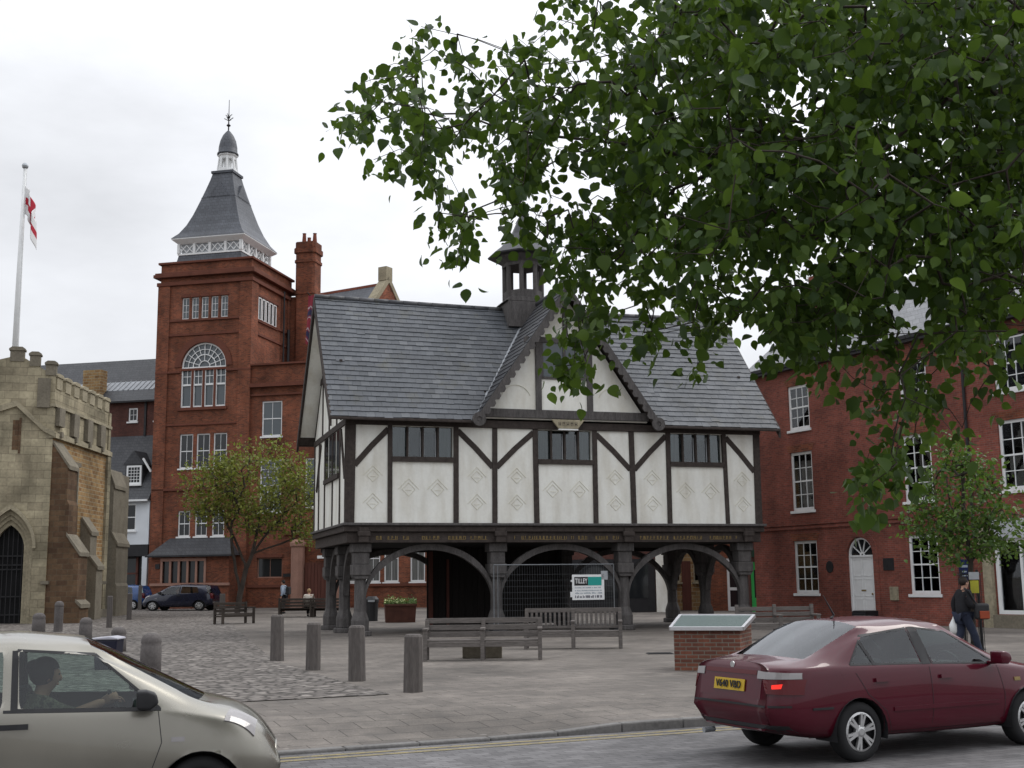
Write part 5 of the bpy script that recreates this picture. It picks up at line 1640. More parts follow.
def mirror_part(root, x, y, z, side, mat):
    m = MB(); yy = sorted((y + side * 0.05, y + side * 0.23)); m.prism([(x - 0.07, z - 0.06), (x + 0.03, z - 0.065), (x + 0.09, z - 0.02), (x + 0.07, z + 0.05), (x, z + 0.075), (x - 0.07, z + 0.075)], yy[0], yy[1]); m.beam((x, y - side * 0.06, z - 0.06), (x, y + side * 0.08, z - 0.05), 0.07, 0.04)
    return m.build('door_mirror', mat, root, 0.025, True, 3)


def seats(root, xs, zs, y=0.36):
    for x in xs:
        for s_ in (1, -1):
            m = MB()
            m.prism([(x - 0.12, zs - 0.3), (x + 0.42, zs - 0.3), (x + 0.45, zs - 0.16), (x - 0.1, zs - 0.2), (x - 0.3, zs + 0.38), (x - 0.42, zs + 0.36), (x - 0.24, zs - 0.25)], s_ * y - 0.23, s_ * y + 0.23)
            m.box(x - 0.46, x - 0.36, s_ * y - 0.13, s_ * y + 0.13, zs + 0.42, zs + 0.62)
            m.build('seat', MT['seat_cloth'], root, 0.03)


def cabin(root, x0, x1, xd, zd, half, ysteer, zfloor=0.3):
    m = MB(); m.box(x0, x1, -half, half, zfloor, zfloor + 0.03); m.box(xd, xd + 0.35, -half, half, 0.6, zd); m.build('dashboard', MT['plastic'], root, 0.04)
    m = MB(); N = 20; c = Vector((xd - 0.12, ysteer, zd - 0.02))
    pts = []
    for k in range(N + 1):
        t = 2 * PI * k / N; pts.append(c + Vector((-0.09 * math.sin(t), 0.18 * math.cos(t), 0.16 * math.sin(t))))
    m.tube(pts, 0.016, 6, False); m.beam(c + Vector((0, -0.17, 0)), c + Vector((0, 0.17, 0)), 0.03, 0.03); m.tube([c, c + Vector((0.2, 0, -0.1))], 0.03, 6)
    m.build('steering_wheel', MT['plastic'], root)


TEXTM = {}
def text_obj(body, size, mat, parent, loc, rot, name='lettering', ext=0.002, bold=0.0, sx=1.0):
    cu = bpy.data.curves.new(name, 'FONT'); cu.body = body; cu.size = size; cu.extrude = ext; cu.align_x = 'CENTER'; cu.align_y = 'CENTER'; cu.offset = bold; cu.space_character = 1.05
    o = bpy.data.objects.new(name, cu); COL.objects.link(o)
    me = evalmesh(o); bpy.data.objects.remove(o)
    me.name = name
    o = bpy.data.objects.new(name, me); link(o, parent); me.materials.clear(); me.materials.append(mat)
    o.location = loc; o.rotation_euler = rot; o.scale = (sx, 1, 1)
    return o


# ---- maroon saloon
SEDAN = [
    row(-0.98, 0.62, 0.34, -0.985, 0.95, 0.60, [(-0.975, 0.975, 0.57), (-0.96, 1.0, 0.50), (-0.95, 1.015, 0.42), (-0.94, 1.025, 0.23), (-0.94, 1.03, 0)], -1.06, 0.54),
    row(-0.86, 0.84, 0.30, -0.84, 0.95, 0.79, [(-0.84, 0.975, 0.76), (-0.85, 1.005, 0.66), (-0.86, 1.02, 0.52), (-0.86, 1.03, 0.28), (-0.86, 1.035, 0)], -0.90, 0.55),
    row(-0.40, 0.87, 0.22, -0.40, 0.955, 0.83, [(-0.42, 0.985, 0.795), (-0.45, 1.02, 0.70), (-0.50, 1.04, 0.585), (-0.55, 1.055, 0.31), (-0.56, 1.06, 0)]),
    row(-0.02, 0.87, 0.21, -0.08, 0.95, 0.84, [(-0.08, 0.98, 0.805), (0.22, 1.27, 0.68), (0.24, 1.37, 0.60), (0.27, 1.42, 0.33), (0.28, 1.428, 0)]),
    row(0.92, 0.87, 0.20, 0.92, 0.935, 0.845, [(0.94, 0.965, 0.815), (0.87, 1.335, 0.67), (0.88, 1.405, 0.60), (0.88, 1.448, 0.33), (0.88, 1.455, 0)]),
    row(1.06, 0.87, 0.20, 1.06, 0.93, 0.845, [(1.08, 0.96, 0.815), (1.0, 1.335, 0.67), (1.0, 1.405, 0.60), (1.0, 1.446, 0.33), (1.0, 1.453, 0)]),
    row(2.0, 0.87, 0.20, 2.02, 0.895, 0.83, [(2.06, 0.925, 0.80), (1.44, 1.29, 0.67), (1.42, 1.365, 0.60), (1.38, 1.415, 0.34), (1.36, 1.425, 0)]),
    row(2.18, 0.87, 0.21, 2.2, 0.885, 0.82, [(2.22, 0.905, 0.79), (2.22, 0.93, 0.72), (2.28, 0.95, 0.62), (2.36, 0.965, 0.34), (2.38, 0.97, 0)]),
    row(2.75, 0.86, 0.22, 2.75, 0.83, 0.79, [(2.75, 0.85, 0.75), (2.77, 0.875, 0.67), (2.79, 0.89, 0.54), (2.81, 0.905, 0.29), (2.82, 0.91, 0)]),
    row(3.12, 0.80, 0.26, 3.14, 0.73, 0.72, [(3.16, 0.755, 0.68), (3.19, 0.775, 0.6), (3.21, 0.785, 0.48), (3.23, 0.795, 0.26), (3.24, 0.80, 0)]),
    row(3.32, 0.60, 0.30, 3.30, 0.60, 0.55, [(3.31, 0.625, 0.51), (3.325, 0.64, 0.45), (3.335, 0.65, 0.36), (3.345, 0.655, 0.19), (3.35, 0.657, 0)], 3.35, 0.50)]
B2 = (1, -1)
SEDAN_WIN = [(3, (5,), B2), (5, (5,), B2), (2, (7, 8), B2), (6, (7, 8), B2)]
HEAD = rad(27)
# right rear wheel contact at (3.55, 13.1): right side is -y of the car
u_, v_ = Vector((math.cos(HEAD), math.sin(HEAD))), Vector((-math.sin(HEAD), math.cos(HEAD)))
org = Vector((3.56, 13.1)) + v_ * 0.80
MC = thing('parked_car', 'shiny maroon saloon car with its brake light lit at the kerb', 'car', (org.x, org.y, ROAD_Z), HEAD)
maroon = carpaint('maroon_metallic', (0.07, 0.0045, 0.013), rough=0.3, coat=0.65, metal=0.0, spec=0.1)
WHS = [(0.0, 0.305, 0.87), (2.51, 0.305, 0.87)]
body, bv = build_car(MC, SEDAN, SEDAN_WIN, WHS, 0.305, maroon)
for x in (0.0, 2.51):
    for s_ in (1, -1): wheel_part(MC, x, 0.305, s_ * 0.845, 0.305, s_, 6)
PL = MT['plastic']
for s_ in (-1, 1):
    m = side_line(bv, [(-0.02, 0.90), (0.12, 0.68), (0.36, 0.50), (0.46, 0.28)], s_); m.join(side_line(bv, [(1.02, 0.93), (1.03, 0.5), (1.02, 0.27)], s_)); m.join(side_line(bv, [(2.06, 0.90), (2.12, 0.6), (2.10, 0.27)], s_)); m.join(side_line(bv, [(0.46, 0.275), (2.1, 0.275)], s_)); m.build('door_seam', PL, MC)
    solid(side_patch(bv, [(0.46, 0.49), (2.02, 0.49), (2.02, 0.53), (0.46, 0.53)], s_, 0.014, 14, 2).build('side_moulding', maroon, MC), 0.014)
    solid(side_patch(bv, [(-0.62, 0.555), (-0.36, 0.555), (-0.36, 0.575), (-0.62, 0.575)], s_, 0.01, 6, 1).build('bumper_strip', PL, MC), 0.01)
    solid(side_patch(bv, [(0.94, 0.955), (1.06, 0.955), (1.0, 1.345), (0.89, 1.345)], s_, 0.005, 4, 8).build('door_pillar', PL, MC), 0.004)
    solid(side_patch(bv, [(0.24, 0.97), (0.285, 0.97), (0.175, 1.22), (0.14, 1.2)], s_, 0.006, 3, 8).build('quarter_light_bar', PL, MC), 0.005)
    for x in (0.22, 1.15): solid(side_patch(bv, [(x, 0.80), (x + 0.19, 0.80), (x + 0.19, 0.835), (x, 0.84)], s_, 0.03, 6, 2).build('door_handle', maroon, MC), 0.025)
    solid(side_patch(bv, [(2.3, 0.72), (2.4, 0.72), (2.4, 0.76), (2.3, 0.76)], s_, 0.008, 3, 2).build('indicator', MT['gold'], MC), 0.008)
    solid(side_patch(bv, [(0.36, 0.2), (2.15, 0.2), (2.15, 0.235), (0.36, 0.235)], s_, 0.01, 14, 1).build('sill_strip', PL, MC), 0.01)
    for lp in ([(-0.07, 0.985), (0.21, 1.27), (0.87, 1.335), (0.94, 0.967), (-0.07, 0.985)], [(1.08, 0.962), (1.0, 1.333), (1.44, 1.287), (2.05, 0.927), (1.08, 0.962)]): side_line(bv, lp, s_, 0.02, 0.004).build('window_seal', PL, MC)
    mirror_part(MC, 1.96, s_ * 0.83, 0.99, s_, maroon)
# tail
redl = NT('rear_lamp_red').set((0.085, 0.003, 0.006), 0.25, 0, 0.3, 0.15); clr = NT('lamp_clear').set((0.25, 0.235, 0.235), 0.15, 0, 0.6, 0.5)
t = NT('brake_lamp_lit'); t.set((0.6, 0.02, 0.01), 0.3); t.b.inputs['Emission Color'].default_value = (1, 0.03, 0.02, 1); t.b.inputs['Emission Strength'].default_value = 0.9; lit = t.m
for s_ in (1, -1):
    solid(end_patch(bv, [(s_ * 0.80, 0.865), (s_ * 0.47, 0.865), (s_ * 0.47, 0.945), (s_ * 0.79, 0.925)], -1, 0.012, 8, 4).build('rear_light', clr, MC), 0.012)
    solid(end_patch(bv, [(s_ * 0.82, 0.71), (s_ * 0.62, 0.72), (s_ * 0.56, 0.86), (s_ * 0.81, 0.86)], -1, 0.011, 8, 4).build('rear_light', redl, MC), 0.012)
m = end_patch(bv, [(-0.735, 0.775), (-0.67, 0.77), (-0.665, 0.81), (-0.74, 0.82)], -1, 0.034, 4, 4).build('brake_light', lit, MC)
solid(end_patch(bv, [(0.44, 0.90), (-0.44, 0.90), (-0.44, 0.945), (0.44, 0.945)], -1, 0.01, 12, 2).build('red_garnish', redl, MC), 0.01)
solid(end_patch(bv, [(0.52, 0.66), (-0.52, 0.66), (-0.52, 0.89), (0.52, 0.89)], -1, 0.002, 12, 4).build('plate_recess', maroon, MC), 0.004)
plate = solid(end_patch(bv, [(0.26, 0.725), (-0.26, 0.725), (-0.26, 0.845), (0.26, 0.845)], -1, 0.018, 4, 3).build('number_plate', NT('plate_yellow').set((0.5, 0.33, 0.03), 0.5), MC), 0.008)
hp, hn = cast(bv, (-6, 0, 0.785), (1, 0, 0)); hn = hn if hn.x < 0 else -hn; tl = math.atan2(hn.z, -hn.x)
text_obj('V640 VBD', 0.105, MT['black'], plate, (hp.x - 0.03, 0, 0.785), (PI / 2 - tl, 0, -PI / 2), 'registration', 0.004, 0.001, 0.92)
solid(end_patch(bv, [(0.79, 0.585), (-0.79, 0.585), (-0.79, 0.605), (0.79, 0.605)], -1, 0.01, 24, 1).build('bumper_strip', PL, MC), 0.01)
solid(end_patch(bv, [(0.74, 0.33), (-0.74, 0.33), (-0.74, 0.40), (0.74, 0.40)], -1, 0.008, 24, 2).build('lower_bumper', PL, MC), 0.01)
m = MB(); m.lathe((0, 0, 0), [(0.035, -0.006), (0.035, 0.006)], 16); bd = m.build('boot_badge', MT['alloy'], MC); hp, hn = cast(bv, (-6, 0, 0.985), (1, 0, 0)); bd.location = hp + Vector((-0.006, 0, 0)); bd.rotation_euler = (0, PI / 2, 0)
m = MB(); m.tube([(-0.92, 0.45, 0.27), (-1.06, 0.45, 0.265)], 0.03, 10); m.build('exhaust_pipe', MT['galv'], MC)
hp, hn = cast(bv, (0.42, 0, 3), (0, 0, -1)); m = MB(); m.tube([hp, hp + Vector((0.04, 0, 0.04)), hp + Vector((-0.10, 0, 0.26))], [0.02, 0.012, 0.004], 6); m.build('aerial', PL, MC)
seats(MC, (0.80, 1.55), 0.58); cabin(MC, -0.2, 2.1, 1.95, 0.90, 0.72, -0.36)
m = MB(); m.box(-0.5, 0.12, -0.62, 0.62, 0.86, 0.9); m.build('parcel_shelf', MT['seat_cloth'], MC)
for s_ in (1, -1):
    solid(end_patch(bv, [(s_ * 0.72, 0.58), (s_ * 0.42, 0.60), (s_ * 0.42, 0.68), (s_ * 0.68, 0.70)], 1, 0.008, 6, 3).build('headlight', clr, MC), 0.01)

# ---- champagne silver hatchback
HATCH = [
    row(-0.60, 0.62, 0.34, -0.62, 0.87, 0.62, [(-0.60, 0.92, 0.60), (-0.50, 1.25, 0.55), (-0.42, 1.42, 0.46), (-0.40, 1.45, 0.25), (-0.40, 1.455, 0)], -0.66, 0.54),
    row(-0.45, 0.79, 0.30, -0.44, 0.94, 0.76, [(-0.42, 0.99, 0.73), (-0.32, 1.28, 0.64), (-0.22, 1.46, 0.53), (-0.20, 1.49, 0.28), (-0.20, 1.50, 0)]),
    row(0.05, 0.83, 0.22, 0.05, 0.98, 0.80, [(0.03, 1.02, 0.775), (0.15, 1.37, 0.655), (0.18, 1.475, 0.57), (0.20, 1.52, 0.31), (0.20, 1.53, 0)]),
    row(0.98, 0.83, 0.20, 0.98, 0.955, 0.81, [(1.0, 0.985, 0.785), (0.98, 1.415, 0.64), (0.98, 1.485, 0.56), (0.98, 1.535, 0.31), (0.98, 1.545, 0)]),
    row(1.06, 0.83, 0.20, 1.06, 0.95, 0.81, [(1.08, 0.98, 0.785), (1.06, 1.415, 0.64), (1.06, 1.485, 0.56), (1.06, 1.533, 0.31), (1.06, 1.543, 0)]),
    row(2.02, 0.83, 0.20, 2.06, 0.92, 0.785, [(2.12, 0.95, 0.755), (1.62, 1.37, 0.635), (1.58, 1.44, 0.56), (1.54, 1.485, 0.33), (1.52, 1.495, 0)]),
    row(2.18, 0.83, 0.21, 2.24, 0.91, 0.77, [(2.29, 0.93, 0.74), (2.36, 0.955, 0.67), (2.42, 0.975, 0.57), (2.50, 0.99, 0.31), (2.52, 0.995, 0)]),
    row(2.62, 0.82, 0.22, 2.62, 0.845, 0.765, [(2.64, 0.87, 0.725), (2.68, 0.905, 0.64), (2.71, 0.925, 0.5), (2.75, 0.94, 0.27), (2.76, 0.945, 0)]),
    row(2.9, 0.74, 0.24, 2.90, 0.72, 0.67, [(2.91, 0.75, 0.62), (2.93, 0.78, 0.54), (2.95, 0.80, 0.42), (2.97, 0.81, 0.22), (2.98, 0.815, 0)]),
    row(3.06, 0.54, 0.26, 3.05, 0.57, 0.50, [(3.055, 0.60, 0.46), (3.065, 0.62, 0.4), (3.07, 0.63, 0.31), (3.08, 0.64, 0.16), (3.08, 0.645, 0)], 3.08, 0.46)]
HATCH_WIN = [(2, (5,), B2), (4, (5,), B2), (0, (5, 6), B2), (5, (7, 8), B2)]
WH2 = [(0.0, 0.29, 0.83), (2.43, 0.29, 0.83)]


def hatch(root, paint, lvl=3, detail=True):
    body, bv = build_car(root, HATCH, HATCH_WIN, WH2, 0.29, paint, lvl=lvl)
    for x in (0.0, 2.43):
        for s_ in (1, -1): wheel_part(root, x, 0.29, s_ * 0.80, 0.29, s_, 7)
    for s_ in (-1, 1):
        m = side_line(bv, [(0.96, 0.96), (0.94, 0.6), (0.98, 0.26)], s_); m.join(side_line(bv, [(2.10, 0.93), (2.13, 0.7), (2.06, 0.5), (2.0, 0.27)], s_)); m.join(side_line(bv, [(0.98, 0.262), (2.0, 0.262)], s_)); m.build('door_seam', PL, root)
        solid(side_patch(bv, [(0.99, 0.965), (2.12, 0.935), (2.12, 0.955), (0.99, 0.985)], s_, 0.006, 14, 1).build('window_trim', PL, root), 0.006)
        solid(side_patch(bv, [(1.04, 0.98), (1.085, 0.98), (1.065, 1.41), (1.025, 1.41)], s_, 0.006, 2, 8).build('window_trim', PL, root), 0.005)
        m = side_patch(bv, [(0.97, 0.845), (1.17, 0.845), (1.17, 0.885), (0.97, 0.885)], s_, 0.035, 6, 2).build('door_handle', PL, root); solid(m, 0.03)
        side_line(bv, [(1.08, 0.982), (1.06, 1.412), (1.62, 1.367), (2.11, 0.952), (1.08, 0.982)], s_, 0.02, 0.004).build('window_seal', PL, root)
        mirror_part(root, 2.0, s_ * 0.80, 1.03, s_, PL)
        solid(side_patch(bv, [(2.2, 0.70), (2.3, 0.70), (2.3, 0.735), (2.2, 0.735)], s_, 0.008, 3, 2).build('indicator', clr, root), 0.008)
        solid(top_patch(bv, [(2.60, s_ * 0.74), (2.84, s_ * 0.69), (2.88, s_ * 0.53), (2.66, s_ * 0.6)], 0.012, 6, 4).build('headlight', clr, root), 0.014)
        solid(end_patch(bv, [(s_ * 0.70, 0.70), (s_ * 0.55, 0.70), (s_ * 0.55, 1.0), (s_ * 0.68, 1.0)], -1, 0.01, 4, 4).build('rear_light', redl, root), 0.01)
    solid(end_patch(bv, [(0.42, 0.40), (-0.42, 0.40), (-0.42, 0.5), (0.42, 0.5)], 1, 0.008, 10, 3).build('grille', PL, root), 0.01)
    m = MB(); m.beam((2.40, 0.5, 1.0), (2.2, -0.25, 1.05), 0.02, 0.02); m.build('wiper', PL, root)
    return bv


HD2 = rad(19)
u2, v2 = Vector((math.cos(HD2), math.sin(HD2))), Vector((-math.sin(HD2), math.cos(HD2)))
fw = at(201, 770, 9.75)          # near front wheel
org = Vector((fw.x, 9.75)) - u2 * 2.43 + v2 * 0.80
SCAR = thing('silver_hatchback', 'champagne silver hatchback cut by the left edge with its driver seen through the door window', 'car', (org.x, org.y, ROAD_Z), HD2)
silver = carpaint('champagne_silver', (0.25, 0.237, 0.203), rough=0.27, coat=0.7, metal=0.75)
bvs = hatch(SCAR, silver)
seats(SCAR, (1.42,), 0.70, 0.35); cabin(SCAR, 0.0, 2.2, 1.95, 0.92, 0.70, -0.34)
# ---- far cars
navy = carpaint('navy_paint', (0.007, 0.010, 0.03), rough=0.25, metal=0.2)
b = at(190, 609, 73)
NC = thing('navy_estate_car', 'dark navy estate car parked along the foot of the brick tower', 'car', (at(205, 609, 73).x, 73.0, gz(-18.4, 73) + 0.01), rad(180 - 10))
hatch(NC, navy, 2); NC.scale = (1.2, 1.08, 1.0)
sky_blue = carpaint('bright_blue_paint', (0.01, 0.055, 0.19), rough=0.25, metal=0.1)
BC = thing('bright_blue_car', 'bright blue car half hidden behind the end of the church', 'car', (at(137, 604, 76).x, 76.3, gz(-23, 77)), rad(172))
hatch(BC, sky_blue, 2)
# ---------------------------------------------------------------- bollards


def bollard(px, py, kind, h, r, label, tilt=0.0, seed=1):
    rg = random.Random(seed)
    # real position on the ground from its foot in the photograph
    rr = ray(px, py); p = None; z = 0.0
    for _ in range(30):
        p = Vector((0, 0, EYE)) + rr * ((z - EYE) / rr.z); z = gz(p.x, p.y)
    m = MB()
    if kind == 'oct':
        m.lathe((0, 0, -0.1), [(r, 0), (r, h - 0.12), (r * 0.94, h - 0.1), (r * 1.04, h - 0.06), (r * 1.04, h), (r * 0.8, h + 0.09), (r * 0.35, h + 0.13)], 8, 0.5)
        o = m.build('bollard', MT['bollard'], None, 0.008)
    elif kind == 'round':
        m.lathe((0, 0, -0.1), [(r * 1.03, 0), (r, h - 0.1), (r * 0.92, h - 0.08), (r * 0.98, h - 0.04), (r * 0.94, h + 0.03), (r * 0.7, h + 0.1), (r * 0.3, h + 0.13)], 18)
        o = m.build('bollard', MT['bollard'], None, 0, True)
    else:
        m.lathe((0, 0, -0.1), [(r * 1.05, 0), (r * 0.98, h), (r * 0.98, h + 0.06), (r * 0.8, h + 0.1)], 4 if kind == 'sq' else 10, 0.5)
        o = m.build('bollard', MT['bollard_wood'], None, 0.015)
    o.location = (p.x, p.y, z); o.rotation_euler = (tilt, tilt * 0.7, rg.uniform(0, 0.6))
    return tag(o, label, 'bollard', 'bollards round the setts')


bollard(413, 692, 'wood', 0.90, 0.155, 'grey weathered bollard nearest the road at the tip of the setts', 0.01, 1)
bollard(357, 681, 'wood', 0.97, 0.15, 'grey bollard in front of the left oak posts, second from the road', -0.012, 2)
bollard(313, 670, 'wood', 0.94, 0.15, 'grey bollard left of the oak posts, third from the road', 0.008, 3)
bollard(277, 661, 'wood', 1.03, 0.155, 'tall grey bollard farthest from the road in the row beside the timbered hall', -0.01, 4)
bollard(150, 680, 'round', 0.82, 0.19, 'stout round stone bollard standing just beyond the silver car bonnet', 0.0, 5)
bollard(38, 640, 'round', 0.85, 0.21, 'stout dark bollard before the church doorway, leftmost of all', 0.0, 6)
bollard(58, 632, 'oct', 1.12, 0.17, 'pale tan octagonal stone bollard with a pointed cap before the brown buttress', 0.0, 7)
bollard(85, 645, 'round', 0.78, 0.19, 'stout dark bollard behind the roof of the silver car', 0.0, 8)
bollard(109, 628, 'sq', 1.28, 0.15, 'tall thin grey post against the second church buttress', 0.0, 9)
bollard(118, 652, 'round', 0.62, 0.2, 'short stone bollard just behind the blue litter bin', 0.0, 10)
bollard(129, 620, 'sq', 1.25, 0.16, 'slim grey post at the far end of the church', 0.0, 11)
bollard(139.5, 610, 'sq', 1.5, 0.15, 'thin dark post beside the bright blue car', 0.0, 12)
bollard(222, 615, 'sq', 1.1, 0.2, 'dark square post near the tail of the navy car', 0.0, 13)

# ---------------------------------------------------------------- benches


def slat_bench(name, label, L, vertical, loc, rz, mat, back_h=0.88, mid=True, group=None, grain=None):
    t = thing(name, label, 'bench', loc, rz, group)
    m = MB()
    for k in range(5): y = 0.0 + k * 0.105; m.box(-L / 2, L / 2, y, y + 0.09, 0.41, 0.455)
    m.box(-L / 2, L / 2, -0.02, 0.02, 0.30, 0.405)
    m.build('seat', mat, t, 0.006)
    m = MB()
    if vertical:
        m.box(-L / 2, L / 2, 0.545, 0.585, back_h - 0.11, back_h); m.box(-L / 2, L / 2, 0.53, 0.57, 0.5, 0.56)
        n = int(L / 0.115)
        for k in range(n): x = -L / 2 + (k + 0.5) * L / n; m.box(x - 0.03, x + 0.03, 0.545, 0.57, 0.56, back_h - 0.11)
    else:
        for z in (0.50, 0.65, 0.80): m.box(-L / 2, L / 2, 0.53 + (z - 0.5) * 0.1, 0.57 + (z - 0.5) * 0.1, z, z + 0.115)
    m.build('backrest', mat, t, 0.006)
    xs = [-L / 2 + 0.04, L / 2 - 0.04] + ([0.0] if mid else [])
    for x in xs:
        m = MB(); m.box(x - 0.045, x + 0.045, -0.04, 0.05, 0, 0.66); m.build('leg', mat, t, 0.006)
        m = MB(); m.box(x - 0.045, x + 0.045, 0.52, 0.61, 0, back_h - 0.02); m.build('leg', mat, t, 0.006)
        m = MB(); m.box(x - 0.055, x + 0.055, -0.07, 0.53, 0.661, 0.71).cut(); m.box(x - 0.03, x + 0.03, 0.041, 0.519, 0.3, 0.36); m.build('armrest', mat, t, 0.008)
    return t


oakg = plain('grey_teak', (0.125, 0.112, 0.104), 0.9, 0.4, 3.0, 0.4, stretch=(0.6, 6, 6), fine=12)
oakd = plain('dark_teak', (0.045, 0.036, 0.03), 0.9, 0.35, 3.0, 0.3)
slat_bench('park_bench', 'weathered double bench with three long back rails, nearest the road', 2.62, False, (-0.72, 27.45, 0), rad(-1), oakg, 0.90)
slat_bench('park_bench', 'weathered bench with upright back slats under the white sign', 2.5, True, (1.48, 31.7, 0), rad(-4), oakg, 1.02)
slat_bench('park_bench', 'grey bench behind the brick plinth beside the maroon car', 2.3, False, (7.55, 35.2, 0), rad(6), oakg, 1.0)
slat_bench('park_bench', 'dark bench at the foot of the leaning tree, seen from its end', 1.7, False, (at(243, 624, 53).x - 0.2, 53, gz(-11.2, 53)), rad(50), oakd, 0.95, False)
slat_bench('park_bench', 'dark bench below the far wall, left of the pair behind the oak posts', 1.75, False, (at(296, 618, 60.5).x, 61.1, gz(-10.7, 60.5)), rad(180), oakd, 0.95, False)
slat_bench('park_bench', 'dark bench below the far wall, right of the pair behind the oak posts', 1.75, False, (at(333, 618, 60.2).x - 0.3, 61.0, gz(-9.3, 60.2)), rad(180), oakd, 0.95, False)
# dark concrete block under the near bench
m = MB(); m.box(-0.45, 0.45, -0.2, 0.2, 0, 0.3); o = m.build('stone_block', MT['stone_grey'], None, 0.02); o.location = (-0.75, 28.5, 0.0)
tag(o, 'dark stone block on the paving behind the nearest bench', 'stone block')

# ---------------------------------------------------------------- brick display plinth with a sloping glass case
BP = thing('brick_display_plinth', 'low red brick plinth carrying a sloping glass topped display case', 'display case', (3.05, 23.75, 0), rad(20))
W, Dp = 1.62, 1.9
p0, p1 = Vector((3.03, 23.72)), Vector((3.80, 23.2))
BP.location = (3.03, 23.74, 0); BP.rotation_euler = (0, 0, rad(-14))
a, b_, c_, d_ = (0, 0), (0.80, 0.0), (1.95, 1.15), (0.75, 1.95)
poly = [(0, 0), (1.25, -0.02), (1.40, 1.15), (0.05, 1.2)]
m = MB(); m.prism(poly, -0.05, 0.72, 'xy'); m.build('brick_base', MT['brick_old'], BP, 0.01)
def topz(y): return 0.75 + 0.15 * y
m = MB()
cor = [(-0.05, -0.06), (1.31, -0.08), (1.46, 1.2), (0.0, 1.26)]
for i in range(4):
    A, B = cor[i], cor[(i + 1) % 4]
    m.beam((A[0], A[1], topz(A[1]) + 0.05), (B[0], B[1], topz(B[1]) + 0.05), 0.06, 0.075)
m.build('case_frame', MT['bright_metal'], BP, 0.006)
m = MB(); ins = [(-0.02, -0.03), (1.28, -0.05), (1.43, 1.17), (0.03, 1.23)]
m.add([(x, y, topz(y) + 0.075) for x, y in ins] + [(x, y, topz(y) + 0.065) for x, y in ins], [(0, 1, 2, 3), (7, 6, 5, 4)]); m.build('glass_top', NT('case_glass').set((0.12, 0.16, 0.15), 0.06, 0, 0.8), BP)
m = MB()
for i in range(4):
    A, B = poly[i], poly[(i + 1) % 4]; m.quad((A[0], A[1], 0.722), (B[0], B[1], 0.722), (B[0], B[1], topz(B[1])), (A[0], A[1], topz(A[1])))
m.build('brick_slope', MT['brick_old'], BP)

# ---------------------------------------------------------------- temporary mesh fence and site sign under the school
c7, s7 = math.cos(0.3026), math.sin(0.3026)
def sch(x, y): return (-5.541 + x * c7 - y * s7, 40.387 + x * s7 + y * c7)
fx, fy = sch(5.0, -0.25)
HF = thing('mesh_fence_panel', 'temporary steel mesh fence panel closing the middle arch', 'fence', (fx, fy, 0), 0.3026)
FL, FH = 4.35, 2.28
m = MB()
m.tube([(0, 0, 0.05), (0, 0, FH)], 0.02, 6); m.tube([(FL, 0, 0.05), (FL, 0, FH)], 0.02, 6); m.tube([(0, 0, FH), (FL, 0, FH)], 0.02, 6); m.tube([(0, 0, 0.15), (FL, 0, 0.15)], 0.02, 6); m.tube([(0.14, 0, 0.15), (0.14, 0, FH)], 0.016, 6)
m.build('tube_frame', plain('dull_galvanised_tube', (0.17, 0.18, 0.19), 0.5, 0.15, 5.0, metal=0.4), HF)
wires = plain('dull_wire', (0.085, 0.09, 0.095), 0.6, 0.1, 3.0, metal=0.3)
m = MB(); x = 0.2
while x < FL - 0.05: m.box(x, x + 0.006, -0.004, 0.004, 0.15, FH); x += 0.09
for k in range(9): z = 0.35 + k * 0.2; m.box(0, FL, -0.005, 0.005, z, z + 0.006)
m.build('wire_mesh', wires, HF)
m = MB(); m.box(-0.1, 0.1, -0.3, 0.3, 0, 0.13); m.box(FL - 0.1, FL + 0.1, -0.3, 0.3, 0, 0.13); m.build('foot_block', MT['black'], HF, 0.02)
sx, sy = sch(7.78, -0.33)
SG = thing('site_sign', 'white sign with black and teal heading hung on the mesh fence', 'sign', (sx, sy, 1.07), 0.3026)
SW, SH = 1.18, 0.86
m = MB(); m.box(0, SW, 0, 0.012, 0, SH); m.build('board', MT['white'], SG, 0.003)
m = MB(); m.box(0.08, 0.58, -0.006, -0.001, SH - 0.37, SH - 0.08); m.build('black_panel', MT['black'], SG)
m = MB(); m.box(0.585, 1.08, -0.006, -0.001, SH - 0.37, SH - 0.08); m.build('teal_panel', NT('teal_paint').set((0.02, 0.30, 0.26), 0.5), SG)
text_obj('TILLEY', 0.235, MT['white'], SG, (0.33, -0.008, SH - 0.225), (PI / 2, 0, 0), 'lettering', 0.002, 0.004, 0.62)
grylet = NT('grey_print').set((0.28, 0.33, 0.38), 0.7); darklet = NT('dark_print').set((0.08, 0.08, 0.11), 0.7)
rg = random.Random(8)
for z, h, mt in ((0.40, 0.035, grylet), (0.30, 0.035, grylet), (0.21, 0.045, grylet), (0.07, 0.085, darklet)):
    m = MB(); x = 0.1
    while x < SW - 0.12:
        w = rg.uniform(0.015, 0.04); m.box(x, x + w, -0.005, -0.001, z, z + h * rg.choice((0.7, 1.0, 1.0))); x += w + rg.choice((0.012, 0.012, 0.04))
    m.build('small_print', mt, SG)
m = MB(); m.box(-0.07, 0.0, 0, 0.02, 0.1, 0.28); m.box(-0.05, 0.0, 0, 0.02, 0.62, 0.68); m.build('cable_tie', MT['white'], SG)
m = MB(); m.box(0.05, 0.3, -0.03, 0.0, 0, 0.3); o = m.build('small_notice', MT['galv'], None, 0.006); q = sch(8.8, -0.3); o.location = (q[0], q[1], 1.75); o.rotation_euler = (0, 0, 0.3026)
tag(o, 'small grey notice plate at the top right corner of the mesh fence', 'notice')

